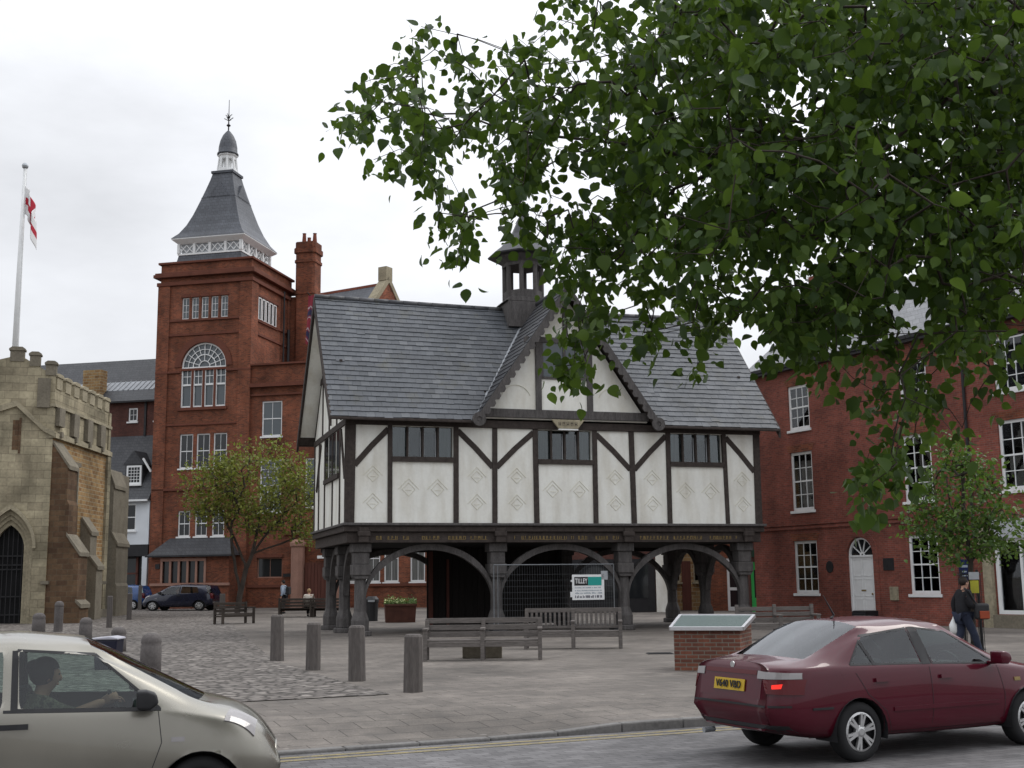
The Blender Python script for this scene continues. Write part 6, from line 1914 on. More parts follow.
# ---------------------------------------------------------------- planter with flowers, bins
PLN = thing('brown_planter', 'rust brown box planter filled with flowers between the left posts', 'planter', (-5.55, 53.0, gz(-5.5, 53)), 0.15)
PLN.scale = (0.8, 0.8, 0.92)
m = MB(); m.prism([(0.06, 0), (1.62, 0), (1.68, 0.85), (0, 0.85)], 0, 1.2); m.box(-0.04, 1.72, -0.04, 0, 0.75, 0.85); m.build('box', plain('rust_brown', (0.085, 0.034, 0.024), 0.8, 0.25, 3.0, 0.2), PLN, 0.01)
lf = leafmat('planter_leaves', [(0.05, 0.11, 0.03), (0.10, 0.17, 0.05), (0.20, 0.26, 0.10)])
rg = random.Random(3)
def leaf_cloud(n, fpos, size, rg, aspect=0.6):
    m = MB()
    for _ in range(n):
        c = fpos(rg); d = Vector((rg.gauss(0, 1), rg.gauss(0, 1), rg.gauss(0, 0.7))).normalized(); e = d.cross(Vector((rg.gauss(0, 1), rg.gauss(0, 1), rg.gauss(0, 1)))).normalized(); s_ = size * rg.uniform(0.6, 1.3)
        nn = d.cross(e) * s_ * 0.12
        m.add([c - d * s_ / 2, c + e * s_ * aspect / 2 + nn, c + d * s_ / 2, c - e * s_ * aspect / 2 + nn], [(0, 1, 2), (0, 2, 3)])
    return m
leaf_cloud(900, lambda r: Vector((r.uniform(0.0, 1.7), r.uniform(0.05, 1.15), 0.82 + abs(r.gauss(0, 0.12)))), 0.12, rg).build('foliage', lf, PLN)
leaf_cloud(70, lambda r: Vector((r.uniform(0.0, 1.1), r.uniform(0.0, 1.15), 0.92 + abs(r.gauss(0, 0.09)))), 0.1, rg, 1.0).build('flowers', plain('pale_flowers', (0.55, 0.6, 0.3), 0.9, 0.2), PLN)['kind'] = 'stuff'
LB_ = thing('litter_bin', 'blue black litter bin with a pale lid behind the silver car', 'litter bin', (at(108, 660, 26).x, 26, 0))
m = MB(); m.prism([(-0.2, 0), (0.2, 0), (0.25, 0.62), (-0.25, 0.62)], -0.25, 0.25); m.build('bin_body', plain('navy_plastic', (0.008, 0.009, 0.024), 0.4, 0.15), LB_, 0.03)
m = MB(); m.prism([(-0.28, 0.62), (0.28, 0.62), (0.27, 0.66), (0.1, 0.69), (-0.27, 0.66)], -0.27, 0.27); m.build('lid', plain('pale_lid', (0.42, 0.42, 0.47), 0.4, 0.1), LB_, 0.02)
LB2 = thing('black_bin', 'black litter bin beside the rust brown planter', 'litter bin', (at(372, 618, 55).x, 55, gz(-6.3, 55)))
m = MB(); m.lathe((0, 0, 0), [(0.25, 0), (0.28, 0.8), (0.3, 0.82), (0.3, 0.95), (0.2, 1.08)], 14); m.build('bin_body', MT['black'], LB2, 0.01)
m = MB(); m.box(-0.15, 0.15, -0.305, -0.28, 0.84, 0.93); m.build('bin_opening', MT['galv'], LB2)
q = Vector((13.4, 47)) + RD * 0.62 + Vector((-0.879, -0.477)) * 0.75
BX = thing('black_planter', 'black square planter box in front of the white arched door', 'planter', (q.x, q.y, 0), RA)
m = MB(); m.prism([(-0.3, 0), (0.3, 0), (0.34, 0.5), (-0.34, 0.5)], -0.33, 0.33)
for k in range(2): m.box(-0.34, 0.34, -0.36, -0.33, 0.1 + k * 0.2, 0.22 + k * 0.2)
m.build('box', MT['black'], BX, 0.02)
m = MB(); m.box(-0.28, 0.28, -0.28, 0.28, 0.4, 0.51); m.build('soil', MT['earth'], BX)
q = Vector((13.4, 47)) + RD * 4.85
BS = thing('blue_wall_sign', 'small dark blue sign fixed to the brick wall beside the guarded tree', 'sign', (q.x - 0.05, q.y - 0.03, 1.9), RA)
m = MB(); m.box(-0.25, 0.25, -0.10, -0.06, -0.35, 0.4); m.build('board', plain('navy_enamel', (0.012, 0.02, 0.075), 0.4, 0.1), BS, 0.01)
m = MB(); m.box(-0.15, 0.15, -0.108, -0.101, 0.12, 0.2); m.box(-0.15, 0.1, -0.108, -0.101, -0.05, 0.0); m.box(-0.15, 0.12, -0.108, -0.101, -0.18, -0.13); m.build('printing', grylet, BS)
# iron tree guard
TG = thing('iron_tree_guard', 'tall black iron guard round the young tree by the brick house', 'tree guard', (9.95, 27.0, 0))
m = MB()
for k in range(4):
    t_a = PI / 2 * k + 0.5; m.beam((0.23 * math.cos(t_a), 0.23 * math.sin(t_a), 0), (0.23 * math.cos(t_a), 0.23 * math.sin(t_a), 1.85), 0.05, 0.014)
for k in range(8):
    t_a = PI / 4 * k + 0.2; m.tube([(0.23 * math.cos(t_a), 0.23 * math.sin(t_a), 0.1), (0.23 * math.cos(t_a), 0.23 * math.sin(t_a), 1.8)], 0.008, 5)
m.build('upright', MT['iron'], TG)
m = MB()
for z in (0.15, 0.9, 1.75):
    pts = [(0.235 * math.cos(2 * PI * k / 20), 0.235 * math.sin(2 * PI * k / 20), z) for k in range(21)]; m.tube(pts, 0.014, 5, False)
m.build('hoop', MT['iron'], TG)
m = MB(); m.box(-0.08, 0.1, -0.26, -0.245, 1.35, 1.62); m.build('yellow_tag', plain('faded_yellow', (0.35, 0.33, 0.03), 0.6), TG)
m = MB(); m.box(-0.1, 0.12, -0.262, -0.247, 1.64, 1.8); m.build('pale_tag', MT['galv'], TG)
m = MB(); m.lathe((0, 0, 0), [(0.6, 0.0), (0.6, 0.012)], 4, 0.5); m.build('base_grille', MT['iron'], TG)
# ---------------------------------------------------------------- trees
def grow(nodes, points, seg, rg, wob=0.06):
    """connect each point to the nearest part of the skeleton. nodes: list of [pos, parent]"""
    grid = {}
    cs = seg * 3
    def key(p): return (int(p.x // cs), int(p.y // cs), int(p.z // cs))
    for i, n in enumerate(nodes): grid.setdefault(key(n[0]), []).append(i)
    tips = []
    for p in points:
        k = key(p); best = None; bd = 1e9; r = 1
        while best is None and r < 12:
            for a in range(-r, r + 1):
                for b in range(-r, r + 1):
                    for c in range(-r, r + 1):
                        for i in grid.get((k[0] + a, k[1] + b, k[2] + c), ()):
                            d = (nodes[i][0] - p).length
                            if d < bd: bd = d; best = i
            r += 2
        if best is None: continue
        n = max(1, int(bd / seg)); q0 = nodes[best][0].copy(); prev = best
        for j in range(1, n + 1):
            q = q0.lerp(p, j / n)
            if j < n: q += Vector((rg.gauss(0, wob), rg.gauss(0, wob), rg.gauss(0, wob) + wob * 1.2 * math.sin(PI * j / n)))
            nodes.append([q, prev]); prev = len(nodes) - 1; grid.setdefault(key(q), []).append(prev)
        tips.append(prev)
    return tips


def wood(nodes, r_tip, power, rmax, n=6):
    cnt = [0.0] * len(nodes)
    kids_ = [0] * len(nodes)
    for nd in nodes:
        if nd[1] is not None: kids_[nd[1]] += 1
    rad_ = [0.0] * len(nodes)
    for i in range(len(nodes) - 1, -1, -1):
        if rad_[i] == 0: rad_[i] = r_tip ** power
        pa = nodes[i][1]
        if pa is not None: rad_[pa] += rad_[i] * (1.0 if kids_[pa] > 1 else 1.02)
    m = MB()
    for i, nd in enumerate(nodes):
        if nd[1] is None: continue
        r1 = min(rmax, rad_[i] ** (1 / power)); r0 = min(rmax, max(r1, rad_[nd[1]] ** (1 / power)))
        if r0 > r1 * 1.6: r0 = r1 * 1.6
        m.tube([nodes[nd[1]][0], nd[0]], [r0, r1], n if r0 > 0.02 else 4, False)
    return m


LEAF_W = ((0.0, 0.0), (0.06, 0.24), (0.18, 0.43), (0.36, 0.5), (0.56, 0.42), (0.75, 0.24), (0.89, 0.08))


def leaf(m, base, d, nrm, L, w, fold=0.25):
    d = d.normalized(); s_ = d.cross(nrm)
    if s_.length < 1e-3: s_ = d.orthogonal()
    s_.normalize(); u = s_.cross(d); k = len(LEAF_W); P = []
    for t, q in LEAF_W: P.append(base + d * L * t + u * (-L * 0.16 * t * t))
    P.append(base + d * L + u * (-L * 0.16))
    for sg in (1, -1):
        for t, q in LEAF_W[1:]: P.append(base + d * L * t + u * (-L * 0.16 * t * t + w * fold * q * 1.6) + s_ * (sg * w * q))
    F = []
    for sg in (0, 1):
        o = k + 1 + sg * (k - 1)
        f = [(0, 1, o)] + [(i, i + 1, o + i, o + i - 1) for i in range(1, k - 1)] + [(k - 1, k, o + k - 2)]
        F += [q if sg else q[::-1] for q in f]
    m.add(P, F)


bark = plain('grey_brown_bark', (0.042, 0.034, 0.027), 0.95, 0.35, 3.0, 0.6, stretch=(4, 4, 1), fine=14)
bark_d = plain('dark_bark', (0.055, 0.045, 0.038), 0.95, 0.3, 3.0, 0.5)
# --- overhanging tree near the camera
rg = random.Random(21)
near_leaf = leafmat('broad_green_leaves', [(0.012, 0.034, 0.006), (0.022, 0.054, 0.009), (0.036, 0.078, 0.012), (0.06, 0.112, 0.016), (0.095, 0.16, 0.028)], 0.46, 0.45, 0.28)
NT_ = thing('overhanging_tree', 'broad leaved green tree near the viewer whose branches hang over the square from the right', 'tree', (6.4, 5.0, -0.06))
off = Vector((6.4, 5.0, -0.06))
OUT = [(342, 100), (350, 72), (385, 48), (415, 20), (440, 14), (470, 40), (525, 38), (545, 5), (560, -40), (600, -500), (1500, -500), (1500, 330), (1060, 400), (1000, 395), (960, 465), (930, 440), (905, 480), (875, 522), (845, 510), (868, 450), (845, 400), (800, 372), (765, 372), (752, 330), (735, 330), (722, 405), (694, 395), (690, 320), (664, 325), (655, 365), (640, 365), (636, 305), (606, 310), (604, 375), (574, 405), (545, 395), (553, 335), (520, 290), (478, 275), (445, 305), (425, 305), (440, 262), (402, 243), (392, 228), (430, 190), (415, 150), (372, 172), (345, 165)]
def inside(x, y, P):
    c = False; j = len(P) - 1
    for i in range(len(P)):
        if (P[i][1] > y) != (P[j][1] > y) and x < (P[j][0] - P[i][0]) * (y - P[i][1]) / (P[j][1] - P[i][1]) + P[i][0]: c = not c
        j = i
    return c
def dens(x, y):
    if y < -20 or x > 1060: return 0.42
    d = 0.30 + 0.75 * sm((x - 540) / 170)
    if y > 215 and x < 770: d *= 1.0 - 0.55 * sm((y - 215) / 70)
    if 505 < x < 612 and y > 190: d *= 1.9
    if y > 270 and x >= 770: d *= 1.0 - 0.62 * sm((y - 270) / 80)
    if x < 660: d *= 0.8
    if x < 560: d *= 0.85 + 0.8 * sm(1 - abs(y - 110) / 100)
    if 560 < x < 720 and y < 60: d *= 0.7
    g = noise.noise(Vector((x / 55.0, y / 55.0, 3.1)))
    return d * max(0.0, 0.8 + (0.9 if x > 680 and y < 230 else 2.1) * g)
limbs = [[(6.4, 5.0, -0.1), (6.35, 5.05, 1.2), (6.25, 5.1, 2.4), (6.1, 5.2, 3.3)]]
def A(x, y, Y): return tuple(at(x, y, Y))
limbs += [[limbs[0][-1], (4.6, 5.5, 3.9), A(1010, 240, 5.6), A(860, 195, 5.8), A(720, 165, 6.0), A(600, 150, 6.15), A(500, 130, 6.25), A(420, 110, 6.3)],
          [limbs[0][-1], (4.7, 5.4, 3.5), A(1015, 330, 5.4), A(920, 340, 5.45), A(880, 400, 5.5)],
          [limbs[0][-1], (4.9, 5.7, 4.6), A(1000, 70, 6.0), A(820, 60, 6.4), A(650, 50, 6.6), A(520, 70, 6.7)],
          [A(720, 165, 6.0), A(640, 225, 5.9), A(590, 280, 5.8), A(570, 340, 5.8)],
          [A(860, 195, 5.8), A(770, 280, 5.8), A(720, 340, 5.85)],
          [A(600, 150, 6.15), A(500, 195, 6.2), A(440, 225, 6.2)],
          [limbs[0][-1], (5.2, 5.4, 5.2), (4.2, 5.8, 6.4), (2.8, 6.3, 7.2)], [limbs[0][-1], (6.2, 5.6, 5.2), (6.6, 6.0, 6.6)]]
nodes = []
def add_limb(pts):
    pts = [Vector(p) for p in pts]; par = None
    if nodes:
        par = min(range(len(nodes)), key=lambda i: (nodes[i][0] - pts[0]).length)
    else: nodes.append([pts[0], None]); par = 0
    for a, b in zip(pts[:-1], pts[1:]):
        n = max(2, int((b - a).length / 0.28))
        for k in range(1, n + 1):
            q = a.lerp(b, k / n) + Vector((rg.gauss(0, 0.02), rg.gauss(0, 0.02), rg.gauss(0, 0.02)))
            nodes.append([q, par]); par = len(nodes) - 1
for L_ in limbs: add_limb(L_)
pts = []
tries = 0
while len(pts) < 4000 and tries < 160000:
    tries += 1
    if rg.random() < 0.72: x, y = rg.uniform(335, 1060), rg.uniform(-20, 530)
    else: x, y = rg.uniform(560, 1500), rg.uniform(-500, 330)
    if not inside(x, y + (26 if y > 180 else 0), OUT) or not inside(x, y, OUT) or rg.random() > dens(x, y): continue
    Y = rg.triangular(4.3, 8.2, 6.2) if x > 640 else rg.uniform(5.3, 6.9)
    pts.append(at(x, y, Y))
ctr = Vector((4.5, 5.5, 4.2)); pts.sort(key=lambda p: (p - ctr).length)
tips = grow(nodes, pts, 0.12, rg, 0.014)
wm = wood(nodes, 0.0018, 2.25, 0.2, 7)
wm.v = [tuple(Vector(v) - off) for v in wm.v]
wm.build('branches', bark, NT_, smooth=True)
lm = MB()
for p in pts:
    n = rg.randint(6, 11); dirn = Vector((rg.gauss(0, 1), rg.gauss(0, 1), rg.gauss(-0.4, 0.5))).normalized(); Lh = rg.uniform(0.12, 0.3)
    for k in range(n):
        t = k / max(1, n - 1)
        b = p + dirn * Lh * (t - 0.4) + Vector((0, 0, -0.05 * t * t)) + Vector((rg.gauss(0, 0.02), rg.gauss(0, 0.02), rg.gauss(0, 0.02)))
        d = Vector((rg.gauss(0, 0.6), rg.gauss(0, 0.6), rg.gauss(-0.75, 0.45)))
        nr = Vector((rg.gauss(0, 1), rg.gauss(0, 1), rg.gauss(0.5, 0.8)))
        L_ = rg.choice((0.035, 0.045, 0.055, 0.062, 0.075)) * rg.uniform(0.85, 1.2)
        b2 = b + d.normalized() * 0.03
        leaf(lm, b2 - off, d, nr, L_, L_ * rg.uniform(0.68, 0.9), rg.uniform(-0.1, 0.35))
lm.build('crown', near_leaf, NT_, smooth=True)


def small_tree(name, label, base, trunk, crown, npts, leafm, barkm, lsize, per, seed, rtip, rmax, group=None, droop=-0.2, hollow=0.35):
    """trunk: polyline; crown: list of (centre, radii, weight) lobes; all in metres relative to base"""
    global nodes
    rg = random.Random(seed)
    t = thing(name, label, 'tree', base, 0, group)
    nd = []
    for L_ in trunk:
        P_ = [Vector(p) for p in L_]
        par = min(range(len(nd)), key=lambda i: (nd[i][0] - P_[0]).length) if nd else None
        if par is None: nd.append([P_[0], None]); par = 0
        for a, b in zip(P_[:-1], P_[1:]):
            n = max(2, int((b - a).length / 0.3))
            for k in range(1, n + 1): nd.append([a.lerp(b, k / n) + Vector((rg.gauss(0, 0.015), rg.gauss(0, 0.015), 0)), par]); par = len(nd) - 1
    ps = []
    tot = sum(c[2] for c in crown)
    for c, r, w in crown:
        for _ in range(int(npts * w / tot)):
            d = Vector((rg.gauss(0, 1), rg.gauss(0, 1), rg.gauss(0, 1))).normalized(); q = (hollow + (1 - hollow) * rg.random()) ** 0.6 * rg.uniform(0.8, 1.1)
            ps.append(Vector((c[0] + d.x * r[0] * q, c[1] + d.y * r[1] * q, c[2] + d.z * r[2] * q)))
    top = Vector(trunk[0][-1]); ps.sort(key=lambda p: (p - top).length)
    grow(nd, ps, 0.3, rg, 0.03)
    wood(nd, rtip, 2.2, rmax, 6).build('trunk', barkm, t, smooth=True)
    m = MB()
    for p in ps:
        for k in range(rg.randint(per - 3, per + 3)):
            b = p + Vector((rg.gauss(0, 1), rg.gauss(0, 1), rg.gauss(0, 0.8))) * lsize * 1.5
            d = Vector((rg.gauss(0, 0.7), rg.gauss(0, 0.7), rg.gauss(droop, 0.5))); nr = Vector((rg.gauss(0, 0.6), rg.gauss(0, 0.6), rg.gauss(0.7, 0.6)))
            L_ = lsize * rg.uniform(0.6, 1.3); leaf(m, b, d, nr, L_, L_ * rg.uniform(0.5, 0.8))
    m.build('crown', leafm, t, smooth=True)
    return t


bx, by = at(237, 616, 66).x, 66.0
yl = leafmat('yellow_green_leaves', [(0.13, 0.165, 0.03), (0.19, 0.22, 0.035), (0.25, 0.27, 0.05), (0.16, 0.13, 0.04), (0.30, 0.32, 0.07)], 0.4)
small_tree('leaning_tree', 'thin leafed yellow green tree leaning right in front of the brick tower', (bx, by, gz(bx, by)),
           [[(0, 0, -0.1), (0.15, 0, 1.2), (0.45, 0, 2.4), (0.75, 0, 3.2)], [(0.75, 0, 3.2), (1.6, -0.3, 4.3), (2.6, -0.3, 5.4), (3.4, 0, 6.2)], [(0.75, 0, 3.2), (1.0, 0.3, 4.8), (1.2, 0.2, 6.5)], [(0.45, 0, 2.4), (-0.2, 0.2, 3.8), (-0.9, 0.2, 5.2), (-1.5, 0, 6.6)], [(0.15, 0, 1.2), (-0.1, 0, 2.2), (-0.25, -0.2, 3.2), (-0.4, -0.3, 4.6)], [(0.75, 0, 3.2), (2.2, 0.2, 3.7), (3.6, 0, 4.2)]],
           [((0.9, 0, 7.0), (2.8, 2.4, 2.6), 5), ((-1.3, 0, 6.6), (2.1, 1.8, 2.0), 4), ((3.1, 0, 6.6), (1.6, 1.7, 2.1), 2.5), ((3.6, 0, 4.4), (1.2, 1.2, 0.9), 0.8), ((0.9, 0, 4.9), (2.2, 1.6, 1.0), 1.2)],
           640, yl, bark_d, 0.18, 12, 5, 0.012, 0.24)
gl = leafmat('fresh_green_leaves', [(0.035, 0.08, 0.014), (0.055, 0.115, 0.018), (0.085, 0.16, 0.026), (0.13, 0.2, 0.04)], 0.4)
small_tree('young_street_tree', 'young bushy green tree growing inside the iron guard by the brick house', (9.95, 27.0, 0),
           [[(0, 0, -0.05), (0.02, 0.02, 1.0), (0.05, 0, 2.0), (0.0, 0, 3.0), (0.05, 0, 4.0)], [(0.05, 0, 2.0), (-0.5, -0.1, 2.7), (-0.9, -0.1, 3.2)], [(0.05, 0, 2.0), (0.6, 0.1, 2.6), (1.1, 0, 3.0)]],
           [((0.05, 0, 3.5), (1.0, 1.0, 0.95), 4), ((-0.75, 0, 2.9), (0.7, 0.7, 0.55), 2), ((0.85, 0, 2.75), (0.7, 0.7, 0.6), 2), ((0.0, 0, 2.35), (0.8, 0.7, 0.4), 1.6), ((-0.1, 0, 4.4), (0.45, 0.45, 0.4), 0.9)],
           330, gl, bark_d, 0.11, 11, 9, 0.006, 0.07)
# ---------------------------------------------------------------- people


def skin_mesh(J, E, root='pelvis', sub=2):
    names = list(J); me = bpy.data.meshes.new('sk')
    me.from_pydata([J[n][0] for n in names], [(names.index(a), names.index(b)) for a, b in E], []); me.update()
    o = bpy.data.objects.new('sk', me); COL.objects.link(o)
    sk = o.modifiers.new('skin', 'SKIN'); sk.use_smooth_shade = True
    if not me.skin_vertices: bpy.context.view_layer.update()
    d = me.skin_vertices[0].data
    for i, n in enumerate(names):
        r = J[n][1]; d[i].radius = r if isinstance(r, tuple) else (r, r)
        d[i].use_root = (n == root)
    s_ = o.modifiers.new('sub', 'SUBSURF'); s_.levels = sub; s_.render_levels = sub
    em = evalmesh(o); bpy.data.objects.remove(o)
    m = MB(); m.v = [tuple(v.co) for v in em.vertices]; m.f = [tuple(p.vertices) for p in em.polygons]
    return m


def hand_mesh(m, w, d, up, size=0.18, curl=0.5, side=1):
    """palm with four fingers and a thumb, from wrist w along d"""
    d = d.normalized(); n = up - d * up.dot(d); n.normalize(); s_ = d.cross(n) * side
    pal = size * 0.5
    m.tube([w - d * 0.01, w + d * pal * 0.5, w + d * pal], [size * 0.15, size * 0.22, size * 0.21], 8)
    for k, L in enumerate((0.40, 0.46, 0.42, 0.33)):
        b = w + d * pal * 0.92 + s_ * size * (0.16 - 0.105 * k); L *= size; pts = [b]; dd = d.copy()
        for j in range(3):
            c_, sn = math.cos(curl * 0.8), math.sin(curl * 0.8); dd = (dd * c_ - n * sn); dd.normalize(); pts.append(pts[-1] + dd * L / 3)
            n2 = n * c_ + dd * 0; 
        m.tube(pts, [size * 0.05, size * 0.048, size * 0.043, size * 0.032], 6)
    b = w + d * pal * 0.3 + s_ * size * 0.2; m.tube([b, b + (s_ * 0.7 + d * 0.6) * size * 0.2, b + (s_ * 0.55 + d * 1.3 - n * 0.4) * size * 0.28], [size * 0.06, size * 0.055, size * 0.04], 6)


skin_c = plain('skin', (0.42, 0.24, 0.17), 0.6, 0.06, 6.0)


def person(label, loc, rz, J, top, legs, hair, shoe=None, hairshape='short', parent_scale=1.0, name='person', topname='jacket'):
    t = thing(name, label, 'person', loc, rz)
    t.scale = (parent_scale,) * 3
    V = {k: Vector(v) for k, v in J.items() if isinstance(v, tuple)}
    B = dict(pelvis=(V['pelvis'], (0.13, 0.11)), spine=(V['spine'], (0.125, 0.10)), chest=(V['chest'], (0.145, 0.11)), neck=(V['neck'], 0.05), jaw=(V['jaw'], (0.07, 0.08)), head=(V['head'], (0.10, 0.118)), crown=(V['crown'], (0.07, 0.085)))
    E = [('pelvis', 'spine'), ('spine', 'chest'), ('chest', 'neck'), ('neck', 'jaw'), ('jaw', 'head'), ('head', 'crown')]
    for s_ in 'lr':
        B.update({'sh' + s_: (V['sh' + s_], 0.062), 'el' + s_: (V['el' + s_], 0.043), 'wr' + s_: (V['wr' + s_], 0.03), 'hp' + s_: (V['hp' + s_], 0.088), 'kn' + s_: (V['kn' + s_], 0.058), 'an' + s_: (V['an' + s_], 0.04), 'to' + s_: (V['to' + s_], 0.035)})
        E += [('chest', 'sh' + s_), ('sh' + s_, 'el' + s_), ('el' + s_, 'wr' + s_), ('pelvis', 'hp' + s_), ('hp' + s_, 'kn' + s_), ('kn' + s_, 'an' + s_), ('an' + s_, 'to' + s_)]
    m = skin_mesh(B, E)
    fwd = Vector(J.get('face', (1, 0, 0))).normalized(); h = V['head']; upv = (V['crown'] - V['jaw']).normalized(); sd = fwd.cross(upv).normalized()
    m.sphere(h + fwd * 0.088 - upv * 0.015, 0.018, 8, 6, (1, 1, 1.5)); m.sphere(h + fwd * 0.072 - upv * 0.062, 0.022, 8, 6, (0.6, 1.1, 0.5))
    for s_ in (1, -1): m.sphere(h + sd * s_ * 0.085 - upv * 0.01, 0.026, 8, 6, (0.8, 0.5, 1.2))
    for s_ in 'lr':
        d = V['wr' + s_] - V['el' + s_]; hd = Vector(J.get('hd' + s_, d)); hand_mesh(m, V['wr' + s_], hd, Vector(J.get('hu' + s_, (0, 0, 1))), 0.18, J.get('curl', 0.45), 1 if s_ == 'r' else -1)
    body = m.build('body', skin_c, t, smooth=True)
    e = MB()
    for s_ in (1, -1): e.sphere(h + fwd * 0.078 + sd * s_ * 0.032 + upv * 0.015, 0.012, 8, 6)
    e.build('eyes', MT['black'], body)
    c = dict(pelvis=(V['pelvis'] - Vector((0, 0, 0.10)), (0.20, 0.17)), spine=(V['spine'], (0.185, 0.165)), chest=(V['chest'], (0.20, 0.175)), neck=(V['chest'].lerp(V['neck'], 0.85), 0.10)); E2 = [('pelvis', 'spine'), ('spine', 'chest'), ('chest', 'neck')]
    for s_ in 'lr':
        c.update({'sh' + s_: (V['sh' + s_], 0.105), 'el' + s_: (V['el' + s_], 0.075), 'wr' + s_: (V['el' + s_].lerp(V['wr' + s_], J.get('sleeve', 0.93)), 0.05)}); E2 += [('chest', 'sh' + s_), ('sh' + s_, 'el' + s_), ('el' + s_, 'wr' + s_)]
    skin_mesh(c, E2).build(topname, top, t, smooth=True)
    c = dict(pelvis=(V['pelvis'] + Vector((0, 0, 0.01)), (0.165, 0.15))); E2 = []
    for s_ in 'lr':
        c.update({'hp' + s_: (V['hp' + s_], 0.118), 'kn' + s_: (V['kn' + s_], 0.088), 'an' + s_: (V['kn' + s_].lerp(V['an' + s_], 0.95), 0.07)}); E2 += [('pelvis', 'hp' + s_), ('hp' + s_, 'kn' + s_), ('kn' + s_, 'an' + s_)]
    skin_mesh(c, E2).build('trousers', legs, t, smooth=True)
    for s_ in 'lr':
        a, b = V['an' + s_], V['to' + s_]; m = MB(); m.tube([a - (b - a) * 0.35 + Vector((0, 0, -0.03)), a + Vector((0, 0, -0.02)), a.lerp(b, 0.6) + Vector((0, 0, 0.0)), b + (b - a) * 0.25], [0.04, 0.058, 0.052, 0.03], 8); m.build('shoe', shoe or MT['black'], t, smooth=True)
    m = MB(); m.sphere(h - fwd * 0.022 + upv * 0.035, 0.108, 14, 9, (1.0, 0.92, 1.05))
    if hairshape == 'long': m.tube([h - fwd * 0.05 + upv * 0.03, h - fwd * 0.085 - upv * 0.10, h - fwd * 0.08 - upv * 0.2], [0.09, 0.085, 0.05], 10)
    if hairshape == 'bun': m.sphere(h - fwd * 0.11 + upv * 0.06, 0.06, 10, 8); m.sphere(h - fwd * 0.03 + upv * 0.03, 0.118, 14, 9)
    # keep the face clear
    keep = MB(); cut = h + fwd * 0.045
    for f in m.f:
        cc = sum((Vector(m.v[i]) for i in f), Vector()) / len(f) - cut
        if cc.dot(fwd) > 0 and cc.dot(upv) < 0.075: continue
        keep.f.append(f)
    keep.v = m.v
    keep.build('hair', hair, t, smooth=True)
    return t


dark_hair = plain('dark_hair', (0.018, 0.013, 0.01), 0.6, 0.3, 20.0)
black_cloth = plain('black_jacket', (0.014, 0.014, 0.017), 0.9, 0.3, 5.0, 0.3); jeans = plain('dark_denim', (0.022, 0.028, 0.05), 0.9, 0.3, 6.0, 0.2)
WALK = dict(pelvis=(0, 0, 0.94), spine=(0.01, 0, 1.12), chest=(0.03, 0, 1.33), neck=(0.05, 0, 1.50), jaw=(0.08, 0, 1.565), head=(0.08, 0, 1.635), crown=(0.07, 0, 1.71),
            shl=(0.03, 0.18, 1.42), ell=(-0.08, 0.24, 1.17), wrl=(-0.06, 0.22, 0.93), shr=(0.03, -0.18, 1.42), elr=(0.03, -0.25, 1.14), wrr=(0.27, -0.20, 1.08),
            hpl=(0, 0.09, 0.90), knl=(-0.03, 0.10, 0.50), anl=(-0.27, 0.10, 0.13), tol=(-0.15, 0.11, 0.035), hpr=(0, -0.09, 0.90), knr=(0.18, -0.10, 0.50), anr=(0.30, -0.10, 0.09), tor=(0.43, -0.11, 0.045))
pp = at(957, 656, 27.0)
P1 = person('man in a black jacket and dark jeans walking right past the iron tree guard', (9.62, 26.6, 0.0), rad(12), WALK, black_cloth, jeans, dark_hair, parent_scale=0.96)
BG = thing('shoulder_bag', 'dark bag with an orange red front carried by the man in the black jacket', 'bag', (9.62, 26.6, 0), rad(12))
m = MB(); m.box(0.10, 0.42, -0.36, -0.22, 0.80, 1.14); m.build('bag_body', MT['black'], BG, 0.05, seg=3)
m = MB(); m.box(0.16, 0.39, -0.385, -0.362, 0.82, 0.98); m.build('front_pocket', plain('orange_red_nylon', (0.26, 0.05, 0.02), 0.7, 0.2), BG, 0.01)
m = MB(); m.tube([(0.14, -0.3, 1.12), (0.0, -0.27, 1.40), (0.0, -0.1, 1.46)], 0.018, 6); m.build('strap', MT['black'], BG)
WB = thing('carrier_bag', 'small white carrier bag hanging from the left hand of the man in the black jacket', 'bag', (9.62, 26.6, 0), rad(12))
m = MB(); m.lathe((-0.1, 0.21, 0.48), [(0.05, 0), (0.10, 0.05), (0.11, 0.2), (0.03, 0.34), (0.012, 0.40)], 9); m.build('bag_body', MT['white'], WB, smooth=True)
STAND = dict(WALK); STAND.update(ell=(-0.02, 0.24, 1.15), wrl=(0.05, 0.24, 0.9), elr=(-0.02, -0.24, 1.15), wrr=(0.05, -0.24, 0.9), knl=(0.04, 0.10, 0.5), anl=(-0.08, 0.10, 0.09), tol=(0.06, 0.11, 0.04), knr=(0.05, -0.10, 0.5), anr=(0.1, -0.10, 0.09), tor=(0.24, -0.11, 0.04))
x = at(284, 600, 66).x
paleblue = plain('pale_blue_shirt', (0.35, 0.42, 0.52), 0.9, 0.1)
P2 = person('person in a pale blue shirt walking left along the far brick wall', (x, 66, gz(x, 66)), rad(165), STAND, paleblue, black_cloth, dark_hair, topname='shirt')
BK = thing('backpack', 'dark backpack on the back of the person in the pale blue shirt', 'backpack', (x, 66, gz(x, 66)), rad(165))
m = MB(); m.box(-0.34, -0.16, -0.16, 0.16, 1.0, 1.42); m.build('pack', MT['black'], BK, 0.05, seg=3)
